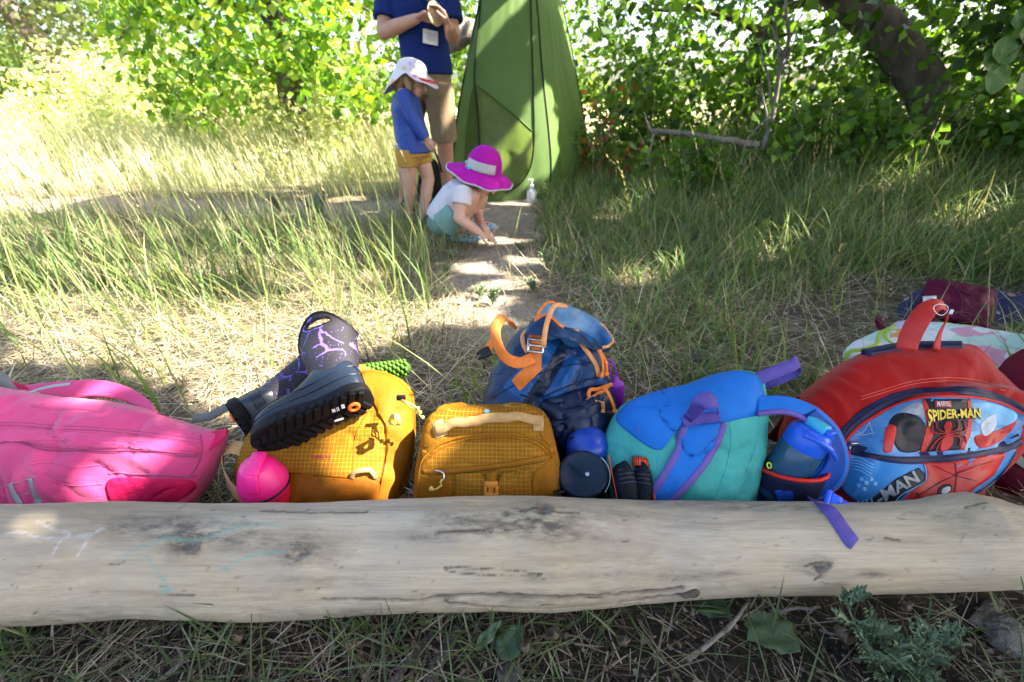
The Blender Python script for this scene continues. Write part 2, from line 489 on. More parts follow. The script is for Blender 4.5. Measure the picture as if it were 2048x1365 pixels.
o = blades("grass", roots(x, y), rng.uniform(0.04, 0.16, n), rng.uniform(0.0025, 0.005, n), rng.uniform(0, 2 * np.pi, n), rng.uniform(0.1, 0.9, n), rng.uniform(0.1, 1.3, n), pick(DULL + PALE[:2] + STRAW[:2], n), S=4)
tag(o, "short dull grass and dry stems left of the path", kind='stuff')

# -------- right grass bank
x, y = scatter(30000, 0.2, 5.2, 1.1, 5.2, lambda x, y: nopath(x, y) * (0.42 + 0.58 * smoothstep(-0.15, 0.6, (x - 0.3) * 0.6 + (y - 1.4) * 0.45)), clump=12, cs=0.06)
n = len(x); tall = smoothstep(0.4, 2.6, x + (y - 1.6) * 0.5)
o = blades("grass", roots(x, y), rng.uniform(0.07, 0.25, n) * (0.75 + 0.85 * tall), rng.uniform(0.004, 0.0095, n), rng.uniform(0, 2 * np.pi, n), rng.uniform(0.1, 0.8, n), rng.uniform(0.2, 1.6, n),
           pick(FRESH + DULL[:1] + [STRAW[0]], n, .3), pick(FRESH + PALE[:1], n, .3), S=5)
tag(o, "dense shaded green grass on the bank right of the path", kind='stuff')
x, y = scatter(16000, 0.2, 5.2, 1.0, 4.6, lambda x, y: nopath(x, y) * 0.9)
n = len(x)
o = blades("grass", roots(x, y), rng.uniform(0.06, 0.22, n), rng.uniform(0.002, 0.004, n), rng.uniform(0, 2 * np.pi, n), rng.uniform(0.7, 1.5, n), rng.uniform(0.1, 0.8, n), pick(STRAW + DULL[:1], n), S=3, mat=M_STRAW)
tag(o, "grey dead grass stems lodged among the green grass", kind='stuff')
# a few bright single blades
x, y = scatter(300, -1.4, 1.9, 1.05, 2.6, lambda x, y: 0.35 + 0.65 * nopath(x, y), clump=6, cs=0.025)
n = len(x)
o = blades("grass", roots(x, y), rng.uniform(0.06, 0.2, n), rng.uniform(0.004, 0.008, n), rng.normal(np.pi, 1.2, n), rng.uniform(0.0, 0.5, n), rng.uniform(0.0, 1.1, n), pick([(0.20, 0.30, 0.05), (0.30, 0.36, 0.10)], n), S=5)
tag(o, "fresh bright green grass tufts scattered behind the bags", kind='stuff')

# -------- sunny meadow beyond
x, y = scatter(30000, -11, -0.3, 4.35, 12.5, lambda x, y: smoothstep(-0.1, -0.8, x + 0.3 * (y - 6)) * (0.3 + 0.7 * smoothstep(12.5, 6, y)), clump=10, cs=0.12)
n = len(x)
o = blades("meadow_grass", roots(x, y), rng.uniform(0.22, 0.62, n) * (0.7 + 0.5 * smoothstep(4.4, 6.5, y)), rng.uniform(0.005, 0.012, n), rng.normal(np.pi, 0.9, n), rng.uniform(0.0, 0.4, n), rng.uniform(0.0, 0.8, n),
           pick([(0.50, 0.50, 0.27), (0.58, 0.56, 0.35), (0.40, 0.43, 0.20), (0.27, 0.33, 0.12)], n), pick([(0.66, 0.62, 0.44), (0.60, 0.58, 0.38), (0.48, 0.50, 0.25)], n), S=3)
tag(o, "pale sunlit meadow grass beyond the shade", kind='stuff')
# behind the tent and beneath the right trees
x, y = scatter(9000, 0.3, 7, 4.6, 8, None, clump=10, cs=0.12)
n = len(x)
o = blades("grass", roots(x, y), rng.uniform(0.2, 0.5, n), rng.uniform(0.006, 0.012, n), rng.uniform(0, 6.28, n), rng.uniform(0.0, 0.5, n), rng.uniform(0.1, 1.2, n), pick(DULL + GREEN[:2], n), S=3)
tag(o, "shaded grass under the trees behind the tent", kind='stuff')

# -------- seed stalks
x, y = scatter(2600, -2.6, 2.2, 1.0, 3.6, lambda x, y: .25 + .75 * nopath(x, y)); n = len(x)
o = blades("dry_stems", roots(x, y), rng.uniform(0.12, 0.38, n), rng.uniform(0.0018, 0.0035, n), rng.uniform(0, 6.28, n), rng.uniform(0.3, 1.45, n), rng.uniform(-.4, .9, n), pick(STRAW + PALE, n), S=4, mat=M_STRAW)
tag(o, "broken pale dry stems criss-crossing over the grass", kind='stuff')
def stalks(name, x, y, h, az, lean, curl, label, cols):
    n = len(x); V = []; F = []; C = []
    for i in range(n):
        p = np.array([x[i], y[i], float(gz(x[i], y[i]))]); d = np.array([math.cos(az[i]), math.sin(az[i])]); S = 7
        col = np.array(cols[i]); prev = None
        wd = np.array([-d[1], d[0], 0]) * 0.0012
        for k in range(S + 1):
            b = len(V); V += [p - wd, p + wd, p + np.array([0, 0, 0.0015])]; C += [col * (0.75 + 0.3 * k / S)] * 3
            if k: F += [(b - 3, b - 2, b + 1, b), (b - 2, b - 1, b + 2, b + 1), (b - 1, b - 3, b, b + 2)]
            if k >= S - 2:      # spikelets
                for q in range(9):
                    a = random.uniform(0, 6.28); u = random.uniform(0, 1) * h[i] / S
                    ang = lean[i] + curl[i] * (k / S) ** 1.5
                    ax = np.array([d[0] * math.sin(ang), d[1] * math.sin(ang), math.cos(ang)])
                    c0 = p + ax * u; side = np.cross(ax, [math.cos(a), math.sin(a), 0.3]); side /= np.linalg.norm(side)
                    L = random.uniform(0.010, 0.018); b = len(V)
                    e = c0 + ax * L + side * L * 0.35; m_ = np.cross(ax, side) * 0.0022
                    V += [c0, (c0 + e) / 2 + m_, e, (c0 + e) / 2 - m_]; C += [np.array([0.46, 0.38, 0.20]) * random.uniform(0.7, 1.2)] * 4
                    F.append((b, b + 1, b + 2, b + 3))
            ang = lean[i] + curl[i] * (k / S) ** 1.5
            p = p + np.array([d[0] * math.sin(ang), d[1] * math.sin(ang), math.cos(ang)]) * h[i] / S
    o = np_mesh(name, np.array(V), np.array(F), M_GRASS, np.array(C), None, True, 'stuff'); tag(o, label); return o
x, y = scatter(170, -3.0, -0.45, 1.7, 3.9); n = len(x)
stalks("seed_grass", x, y, rng.uniform(0.45, 0.8, n), rng.normal(np.pi, 0.5, n), rng.uniform(0.1, 0.4, n), rng.uniform(0.1, 0.6, n), "tall seed grass stalks left of the path", pick(PALE, n))
x, y = scatter(70, 0.5, 2.8, 1.7, 4.2); n = len(x)
stalks("seed_grass", x, y, rng.uniform(0.35, 0.75, n), rng.uniform(0, 6.28, n), rng.uniform(0.05, 0.35, n), rng.uniform(0.1, 0.7, n), "seed grass stalks standing over the right grass bank", pick(PALE[:2] + [(0.3, 0.27, 0.16)], n))

# -------- foreground grass before the log
x, y = scatter(2000, -1.25, 1.3, 0.27, 0.60, lambda x, y: 0.25 + 0.75 * smoothstep(0.35, -0.2, x), clump=6, cs=0.03); n = len(x)
o = blades("grass", roots(x, y), rng.uniform(0.04, 0.16, n), rng.uniform(0.002, 0.006, n), rng.uniform(0, 6.28, n), rng.uniform(0.5, 1.3, n), rng.uniform(0.1, 0.9, n), pick(DULL + [(0.16, 0.19, 0.10)], n), S=5)
tag(o, "sparse flattened grass in front of the log", kind='stuff')

# ================================================================== TREES
def leaves(name, P, size, cols, parent, mat=None, up=0.5, kind='stuff', droop=0.3, keep=None):
    n = len(P); d = rng.normal(0, 1, (n, 3)); d[:, 2] -= droop; d /= np.linalg.norm(d, axis=1)[:, None]
    nr = rng.normal(0, 1, (n, 3)); nr[:, 2] += up
    s = np.cross(d, nr); s /= np.linalg.norm(s, axis=1)[:, None] + 1e-9
    nn = np.cross(s, d); L = size[:, None]
    base = P; tip = P + d * L; mid = P + d * L * 0.42
    l = mid + s * L * 0.40 + nn * L * 0.10; r = mid - s * L * 0.40 + nn * L * 0.10
    V = np.stack([base, l, tip, r], 1)
    if keep is not None: V = V[keep(V)]; n = len(V)
    V = V.reshape(-1, 3)
    b = np.arange(n) * 4
    F = np.concatenate([np.stack([b, b + 1, b + 2], 1), np.stack([b, b + 2, b + 3], 1)], 0)
    C = np.repeat(pick(cols, n, 0.22), 4, 0)
    return np_mesh(name, V, F, mat or M_LEAF, C, parent, True, kind)

def clusters(centers, per, sd):
    c = np.repeat(np.asarray(centers), per, 0); return c + rng.normal(0, 1, c.shape) * np.asarray(sd)

def bark_mat(name, a, b):
    t = NT(name); o = t.obj(); n = t.noise(o, 9, 7, 0.7, (1, 1, 0.3)); n2 = t.noise(o, 40, 5, 0.7)
    t.link(t.mix(t.math('MULTIPLY', n2, 0.35), t.ramp(n, [(0.35, a), (0.65, b)]), (0.02, 0.018, 0.015)), t.b.inputs["Base Color"])
    t.b.inputs["Roughness"].default_value = 0.9; rd = t.new('ShaderNodeTexNoise', noise_type='RIDGED_MULTIFRACTAL'); rd.inputs['Scale'].default_value = 16; rd.inputs['Detail'].default_value = 4; mp = t.new('ShaderNodeMapping'); mp.inputs['Scale'].default_value = (1, 1, .28); t.link(o, mp.inputs[0]); t.link(mp.outputs[0], rd.inputs['Vector'])
    ch = t.bump(n, 1.0, 0.05); ch = t.bump(rd.outputs[0], .9, .03, ch); t.bump(n2, 0.6, 0.01, ch); return t.m
M_BARK = bark_mat("bark", (0.06, 0.048, 0.038), (0.21, 0.165, 0.125))
M_DEADWOOD = bark_mat("dead_wood", (0.15, 0.13, 0.11), (0.36, 0.32, 0.27))

def wobble(pts, n, amp, seed=0):
    P = catmull([tuple(p) for p in pts], n)
    for i in range(n):
        v = noise.noise_vector(Vector((i * 0.35 + seed, seed * 3.1, 0))); P[i] += np.array(v) * amp * (0.2 + i / n)
    return P
def limb_mb(mb, pts, r0, r1, n=16, amp=0.03, seed=0, sides=10):
    P = wobble(pts, n, amp, seed); mb.tube([Vector(p) for p in P], [r0 + (r1 - r0) * i / (n - 1) for i in range(n)], sides)
    return P

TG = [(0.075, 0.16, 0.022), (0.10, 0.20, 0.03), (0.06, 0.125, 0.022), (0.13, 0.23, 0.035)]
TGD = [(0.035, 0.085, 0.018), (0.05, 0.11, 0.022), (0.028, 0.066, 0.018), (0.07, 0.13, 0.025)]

# --- big leaning tree on the right; its unseen overhead crown is shaped to shade the place
LIT = []      # (x, y, rx, ry) sun patches on the ground, from what is seen lit in the photograph
def lit_px(px, py, rx, ry, z=0.0, Y=None):
    P = at(px, py, Y) if Y is not None else gp(px, py, z)
    x, y = shadow_xy((P.x, P.y, P.z)); LIT.append((float(x), float(y), rx, ry))
for a in [(330, 665, .42, .20), (600, 655, .34, .20), (80, 620, .3, .14), (60, 640, .22, .10), (200, 690, .22, .12), (330, 640, .25, .12), (430, 720, .20, .12), (560, 650, .22, .12), (500, 790, .15, .08), (650, 610, .22, .10), (660, 690, .12, .07),
          (780, 640, .18, .06), (900, 620, .16, .05), (960, 600, .10, .05), (960, 640, .10, .03), (1020, 410, .16, .03), (1080, 405, .10, .03), (920, 395, .06, .03), (1090, 435, .03, .02),
          (120, 545, .35, .10), (380, 540, .3, .12), (560, 520, .25, .10), (250, 470, .3, .10), (30, 460, .3, .1), (460, 450, .2, .08), (640, 470, .12, .05), (640, 560, .25, .1), (1000, 480, .10, .05), (1055, 520, .09, .05), (955, 535, .09, .05), (1010, 570, .12, .05), (1200, 440, .12, .06), (1330, 400, .14, .07), (1480, 520, .12, .06), (1700, 430, .16, .08), (1560, 380, .14, .08), (1270, 560, .10, .05), (1850, 480, .14, .07)]:
    lit_px(*a)
for a in [(330, 925, .035, .02, 0, .79), (230, 935, .03, .015, 0, .79), (180, 880, .03, .015, 0, .8), (110, 825, .04, .015, 0, .86), (300, 850, .02, .012, 0, .85), (345, 985, .03, .012, 0, .75), (180, 785, .06, .02, 0, .95), (280, 800, .05, .02, 0, .95), (270, 960, .02, .01, 0, .77),
          (760, 790, .06, .06, 0, .95), (800, 850, .035, .06, 0, .9), (745, 870, .02, .03, 0, .86), (745, 960, .03, .02, 0, .8), (690, 745, .04, .03, 0, .95), (800, 930, .02, .03, 0, .85), (655, 690, .05, .03, 0, 1.0), (750, 735, .1, .04, 0, 1.2),
          (90, 1030, .04, .012, 0, .66), (270, 1015, .04, .008, 0, .68),
          (1110, 190, .07, .10, 0, 4.4), (1125, 240, .06, .08, 0, 4.4), (1105, 275, .05, .07, 0, 4.4), (1140, 290, .05, .06, 0, 4.4), (1120, 160, .04, .06, 0, 4.4), (1100, 320, .04, .04, 0, 4.3),
          (1040, 250, .02, .05, 0, 4.2), (1045, 280, .03, .06, 0, 4.2), (905, 210, .03, .08, 0, 3.85), (795, 125, .05, .04, 0, 3.6), (805, 190, .02, .03, 0, 3.5), (760, 30, .05, .05, 0, 3.9)]:
    lit_px(a[0], a[1], a[2] * 1.3, a[3] * 1.45, *a[4:])
LIT = np.array(LIT)
def lit_value(x, y):
    v = np.zeros_like(x)
    for (a, b, rx, ry) in LIT:
        q = ((x - a) / (rx * 1.15)) ** 2 + ((y - b) / (ry * 1.15)) ** 2
        v = np.maximum(v, np.clip(1.6 - q, 0, 1))
    edge = 4.42 + 0.25 * np.sin(x * 1.7) + 0.1 * np.sin(x * 5.1)
    v = np.maximum(v, smoothstep(edge, edge + 0.25, y) * smoothstep(-1.15, -1.45, x))
    v = np.maximum(v, smoothstep(4.9, 5.5, y) * np.clip(0.95 - 0.12 * np.clip(x, 0, 9) + 0.6 * fbm2(x, y, 2.4, 31), 0, 1))
    v = np.maximum(v, smoothstep(-3.3, -3.8, x) * 0.8)
    return v
tr = at(1905, 330, 4.9); tr.z = float(gz(tr.x, tr.y)) - 0.05
tree = thing("cottonwood_tree", tr, "big leaning tree with thick dark trunk at right, its unseen crown shaped to shade the bags", "tree", "leafy trees around the clearing")
mb = MB()
trunk = limb_mb(mb, [tr, at(1875, 220, 4.9), at(1800, 100, 5.0), at(1700, 0, 5.05), at(1600, -110, 5.0), at(1480, -280, 4.8), at(1380, -520, 4.4)], 0.19, 0.12, 30, 0.05, 3, 14)
obj("trunk", mb, M_BARK, tree, smooth=True)
P0 = Vector(trunk[-1]); P1 = Vector(trunk[20])
mb = MB()
for k, (b, e) in enumerate([(P0, (0.6, 3.0, 4.4)), (P0, (3.6, 3.0, 5.0)), (P1, (4.8, 3.4, 4.3)), (P0, (1.8, 1.0, 4.6)), (P1, (5.6, 1.5, 4.5)), (P0, (-0.6, 4.6, 4.4)), (P1, (4.2, 6.2, 3.9))]):
    m_ = (Vector(b) + Vector(e)) / 2 + Vector((0, 0, 0.35)); limb_mb(mb, [b, m_, e], 0.11, 0.03, 14, 0.12, k + 5)
obj("limb", mb, M_BARK, tree)
def shade_canopy():  # overhead leaves out of view, laid along the sun rays to cast the shade
    gx, gy = np.meshgrid(np.arange(-3.9, 6.6, .053), np.arange(-1.6, 7.8, .053))
    nr_ = (gy < 1.3).ravel(); sx = np.concatenate([np.tile(gx.ravel(), 3)] + [gx.ravel()[nr_]] * 2); sy = np.concatenate([np.tile(gy.ravel(), 3)] + [gy.ravel()[nr_]] * 2); n = len(sx)
    sx = sx + rng.uniform(-.04, .04, n); sy = sy + rng.uniform(-.04, .04, n); z = rng.uniform(2.9, 4.9, n)
    return np.stack([sx + SUN.x / SUN.z * z, sy + SUN.y / SUN.z * z, z], 1)
def sun_gap(V):  # drops crown leaves so sun falls on the wanted patches
    x, y = shadow_xy(V); v = lit_value(x.ravel(), y.ravel()).reshape(x.shape)
    v = v + 0.25 * fbm2(x, y, 23, 4, 2)
    return v.max(1) < 0.5
Pc = shade_canopy(); n = len(Pc)
leaves("crown", Pc, rng.uniform(0.09, 0.17, n), TGD, tree, up=1.2, keep=sun_gap)

Pf = clusters(np.stack([rng.uniform(2.6, 4.6, 20), rng.uniform(4.3, 4.7, 20), rng.uniform(.75, 1.75, 20)], 1), 14, (.12, .08, .09)); leaves('spray', Pf, rng.uniform(.07, .13, len(Pf)), TG + TGD, tree, up=.5)
def tree_thing(name, label, base, trunk_pts, r0, r1, crown_pts, size, cols, group="leafy trees around the clearing", limbs=(), seed=0, up=0.4, bark=None):
    t_ = thing(name, base, label, "tree", group)
    mb = MB(); tp = limb_mb(mb, trunk_pts, r0, r1, 24, 0.06, seed, 12); obj("trunk", mb, bark or M_BARK, t_)
    if limbs:
        mb = MB()
        for k, (f, e, ra) in enumerate(limbs):
            b = Vector(tp[int(f * 23)]); m_ = (b + Vector(e)) / 2 + Vector((0, 0, 0.1)); limb_mb(mb, [b, m_, e], ra, ra * 0.25, 14, 0.06, seed + k)
        obj("limb", mb, bark or M_BARK, t_)
    leaves("crown", crown_pts, rng.uniform(size[0], size[1], len(crown_pts)), cols, t_, up=up)
    return t_

# --- cottonwood hanging into the meadow, left of the man
n = 430; cx = rng.uniform(-5.9, -1.0, n); cyy = rng.uniform(5.2, 7.8, n)
pz = 1024 + 1000 * cx / (cyy * cP + .1); lowpy = np.interp(pz, [170, 250, 320, 370, 420, 470, 520, 600, 660, 720, 800], [90, 110, 150, 215, 245, 195, 150, 150, 185, 215, 215])   # boughs droop lower in two places
low = CAM_H + cyy * np.tan(np.arctan((682.5 - lowpy) / 1000) - PITCH) + 0.10 * fbm2(cx, cyy, 3.2, 21)
cz = low + rng.uniform(0, 1, n) ** 1.25 * (2.6)
pxs = 1024 + 1000 * cx / (cyy * cP + (CAM_H - cz) * sP); k_ = pxs > 190 + 40 * np.sin(cz * 5); cx, cyy, cz = cx[k_], cyy[k_], cz[k_]
P = clusters(np.stack([cx, cyy, cz], 1), 34, (0.17, 0.16, 0.13))
tree_thing("cottonwood_tree", "sunlit bright green tree drooping into the meadow left of the man", (-2.9, 7.2, 0.1), [(-2.9, 7.2, 0.0), (-2.8, 7.1, 1.4), (-3.1, 6.8, 2.6), (-3.0, 6.6, 3.4)], 0.2, 0.08, P, (0.045, 0.14),
           [(0.14, 0.27, 0.03), (0.20, 0.33, 0.04), (0.09, 0.19, 0.03), (0.30, 0.39, 0.07)], limbs=[(0.5, (-4.9, 6.2, 1.7), 0.06), (0.55, (-1.5, 6.3, 1.6), 0.06), (0.7, (-3.9, 5.8, 1.3), 0.05), (0.6, (-2.2, 5.7, 1.4), 0.05)], seed=11)
# --- the same mass right behind man and tent
n = 150; cx = rng.uniform(-1.3, 1.2, n); cyy = rng.uniform(6.2, 9.0, n); cz = 0.75 + rng.uniform(0, 1, n) * 2.2 + 0.25 * fbm2(cx, cyy, 1.8, 23)
P = clusters(np.stack([cx, cyy, cz], 1), 40, (0.18, 0.16, 0.14))
tree_thing("cottonwood_tree", "tree behind the man and tent with a thick grey limb reaching left of the tent", (0.3, 6.6, 0.1), [(0.35, 6.6, 0.0), (0.25, 6.4, 0.9), at(945, 65, 5.4), at(905, 92, 5.3), at(860, 95, 5.5)], 0.2, 0.08, P, (0.06, 0.11),
           [(0.11, 0.20, 0.03), (0.08, 0.16, 0.025), (0.16, 0.25, 0.05)], seed=31, bark=M_DEADWOOD)
# --- dark leafy trees on the right
n = 520; cx = rng.uniform(0.9, 7.2, n); cyy = rng.uniform(5.2, 7.6, n)
cz = 0.42 + 0.3 * smoothstep(2.2, 0.9, cx) + rng.uniform(0, 1, n) ** 1.15 * 2.5 + 0.25 * fbm2(cx, cyy, 1.4, 25)
P = clusters(np.stack([cx, cyy, cz], 1), 27, (0.2, 0.18, 0.13))
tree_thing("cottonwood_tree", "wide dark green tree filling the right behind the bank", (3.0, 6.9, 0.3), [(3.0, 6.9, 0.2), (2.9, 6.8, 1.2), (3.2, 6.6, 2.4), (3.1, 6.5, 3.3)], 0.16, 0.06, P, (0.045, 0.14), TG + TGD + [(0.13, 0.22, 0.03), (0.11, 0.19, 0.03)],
           limbs=[(0.4, (1.4, 6.2, 1.6), 0.05), (0.5, (4.6, 6.2, 1.7), 0.05), (0.6, (2.2, 5.8, 1.9), 0.04), (0.6, (5.6, 6.1, 1.5), 0.05)], seed=41)
n = 150; cx = rng.uniform(3.9, 6.2, n); cyy = rng.uniform(4.0, 5.0, n); cz = 1.15 + rng.uniform(0, 1, n) * 1.6 + 0.2 * fbm2(cx, cyy, 2.0, 27)
P = clusters(np.stack([cx, cyy, cz], 1), 36, (0.16, 0.16, 0.10))
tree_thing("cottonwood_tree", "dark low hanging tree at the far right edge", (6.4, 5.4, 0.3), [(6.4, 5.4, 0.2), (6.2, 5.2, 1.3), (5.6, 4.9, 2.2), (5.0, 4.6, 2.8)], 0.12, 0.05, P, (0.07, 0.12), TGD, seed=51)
# --- grey green willow far left
n = 190; cx = rng.uniform(-17, -7.6, n); cyy = rng.uniform(12, 15, n); cz = 1.55 + rng.uniform(0, 1, n) * 4.2 + 0.75 * smoothstep(-10.5, -13.5, cx) * (rng.uniform(0, 1, n) > 0.25)
P = clusters(np.stack([cx, cyy, cz], 1), 60, (0.4, 0.35, 0.28))
tree_thing("willow_tree", "grey green willow with fine leaves at the far left edge", (-10.6, 13.5, 0.2), [(-10.6, 13.5, 0.0), (-10.9, 13.4, 1.8), (-11.5, 13.2, 3.2), (-12.0, 13.2, 4.8)], 0.3, 0.12, P, (0.10, 0.18),
           [(0.10, 0.13, 0.06), (0.13, 0.16, 0.08), (0.07, 0.10, 0.045)], limbs=[(0.5, (-9.0, 13.2, 3.2), 0.09), (0.6, (-14.0, 13.0, 4.2), 0.1)], seed=61)
n = 130; cx = rng.uniform(-21, -13.5, n); cyy = rng.uniform(15, 18, n); cz = 0.5 + rng.uniform(0, 1, n) * 1.7
P = clusters(np.stack([cx, cyy, cz], 1), 40, (0.4, 0.35, 0.2))
tree_thing("round_bush", "low round green bush at the left horizon", (-16.5, 16.5, 0.2), [(-16.5, 16.5, 0.0), (-16.4, 16.4, 0.8), (-16.6, 16.3, 1.6)], 0.1, 0.04, P, (0.14, 0.22), [(0.10, 0.16, 0.05), (0.13, 0.19, 0.06)], group=None, seed=71)
# --- pale sunlit shrubs standing in the meadow
k = 0
for (px, py, Y, w, h) in [(225, 235, 8.2, 0.9, 0.95), (420, 235, 7.6, 0.8, 0.8), (80, 260, 8.5, 0.9, 0.75), (620, 240, 6.4, 0.8, 0.7), (330, 210, 9.5, 1.2, 1.2), (540, 205, 8.8, 1.0, 1.05), (150, 215, 10.5, 1.5, 1.35), (680, 215, 8.0, 1.2, 1.15), (300, 225, 11.0, 1.6, 1.6)]:
    b = at(px, py, Y); b.z = float(gz(b.x, b.y)); n = 46
    c = np.stack([rng.normal(0, w * 0.42, n) + b.x, rng.normal(0, 0.35, n) + Y, b.z + rng.uniform(0.1, 1, n) * h], 1)
    P = clusters(c, 40, (0.1, 0.1, 0.1)); 
    sh = thing("meadow_shrub", b, ["pale yellow green shrub in the meadow below the willow", "pale shrub in the sunny meadow under the drooping bough", "low pale shrub at the left edge of the meadow", "pale shrub in the meadow just left of the man", "tall pale shrub behind the meadow, near the willow's right side", "tall pale shrub far back between the bough and the man", "broad pale shrub far back below the willow's trunk", "pale shrub close behind the man's legs", "broadest pale shrub at the back of the meadow"][k], "shrub", "pale shrubs in the meadow")
    mb = MB()
    for q in range(7): limb_mb(mb, [b, b + Vector((random.uniform(-.3, .3), random.uniform(-.2, .2), h * 0.5)), b + Vector((random.uniform(-.5, .5) * w, random.uniform(-.3, .3), h))], 0.012, 0.004, 8, 0.02, q, 5)
    obj("stem", mb, M_DEADWOOD, sh)
    leaves("foliage", P, rng.uniform(0.05, 0.09, len(P)), [(0.44, 0.47, 0.27), (0.52, 0.53, 0.35), (0.33, 0.39, 0.18)], sh); k += 1
# --- far wood closing the horizon
n = 700; cx = rng.uniform(-60, 60, n); cyy = rng.uniform(34, 48, n); cz = rng.uniform(0, 1, n) * (1.5 + 1.0 * fbm2(cx, cyy, 0.15, 5))
P = clusters(np.stack([cx, cyy, cz], 1), 24, (0.9, 0.8, 0.4))
o = leaves("far_woods", P, rng.uniform(0.4, 0.7, len(P)), [(0.09, 0.13, 0.05), (0.12, 0.16, 0.07)], None); tag(o, "distant trees along the horizon", kind='stuff')

# --- undergrowth shrubs on the right
def shrub(label, px, py, Y, w, h, cols, size, n=40, per=30, name="green_shrub", group="shrubs on the right bank"):
    b = at(px, py, Y); b.z = float(gz(b.x, b.y))
    c = np.stack([rng.normal(0, w * 0.4, n) + b.x, rng.normal(0, w * 0.3, n) + Y, b.z + rng.uniform(0.08, 1, n) * h], 1)
    P = clusters(c, per, (w * .12, w * .12, h * .1)); P[:, 2] = np.maximum(P[:, 2], b.z + 0.02)
    sh = thing(name, b, label, "shrub", group); mb = MB()
    for q in range(6): limb_mb(mb, [b, b + Vector((random.uniform(-.2, .2) * w, random.uniform(-.2, .2) * w, h * 0.5)), b + Vector((random.uniform(-.5, .5) * w, random.uniform(-.3, .3) * w, h))], 0.008, 0.003, 8, 0.02, q, 5)
    obj("stem", mb, M_DEADWOOD, sh); leaves("foliage", P, rng.uniform(*size, len(P)), cols, sh); return sh
shrub("low broad leaved shrub beside the dead twigs on the right bank", 1620, 290, 4.3, 0.7, 0.5, TG, (0.05, 0.09), 30, 22)
shrub("leafy green shrub at the left end of the fallen branch", 1400, 300, 4.0, 0.5, 0.42, TG, (0.05, 0.08), 26, 18)
shrub("dark green shrub below the leaning trunk", 1830, 310, 4.2, 0.9, 0.45, TG, (0.06, 0.11), 34, 18)
shrub("dark shrub at the right edge of the bank", 2030, 330, 3.9, 0.8, 0.5, TG, (0.06, 0.11), 34, 18)
shrub("shrub with red tipped leaves right of the tent", 1215, 235, 5.1, 0.55, 0.75, [(0.13, 0.22, 0.05), (0.35, 0.09, 0.05), (0.16, 0.25, 0.06), (0.11, 0.19, 0.04)], (0.05, 0.08), 34, 22)
shrub("bushy green shrub between the tent and the dark tree", 1290, 190, 5.4, 0.6, 1.0, TG + [(0.12, 0.2, 0.04)], (0.05, 0.09), 40, 24)
# ================================================================== LOG
def log_profile(px):
    """centre (Y, Z) and radius of the log where it crosses image column px, from its upper and lower outline"""
    yl = np.interp(px, [-400, 0, 150, 300, 420, 520, 640, 760, 900, 1000, 1100, 1200, 1300, 1450, 1700, 1900, 2048, 2500], [1275, 1260, 1252, 1240, 1243, 1246, 1238, 1228, 1225, 1222, 1226, 1217, 1205, 1196, 1192, 1186, 1178, 1160])
    yu = np.interp(px, [-400, 0, 200, 400, 600, 800, 930, 1060, 1150, 1300, 1500, 1650, 1750, 1800, 1860, 1900, 1950, 2000, 2048, 2500], [1008, 1008, 1004, 1008, 1005, 998, 992, 990, 994, 1000, 1004, 1004, 1006, 1005, 999, 990, 985, 996, 1012, 1020])
    al = PITCH + math.atan((yl - 682.5) / 1000); au = PITCH + math.atan((yu - 682.5) / 1000)
    b, h = (al + au) / 2, (al - au) / 2
    D = (CAM_H + 0.012) / (math.sin(b) + math.sin(h)); r = D * math.sin(h)
    Y, Z = D * math.cos(b), CAM_H - D * math.sin(b)
    return Y, Z, r
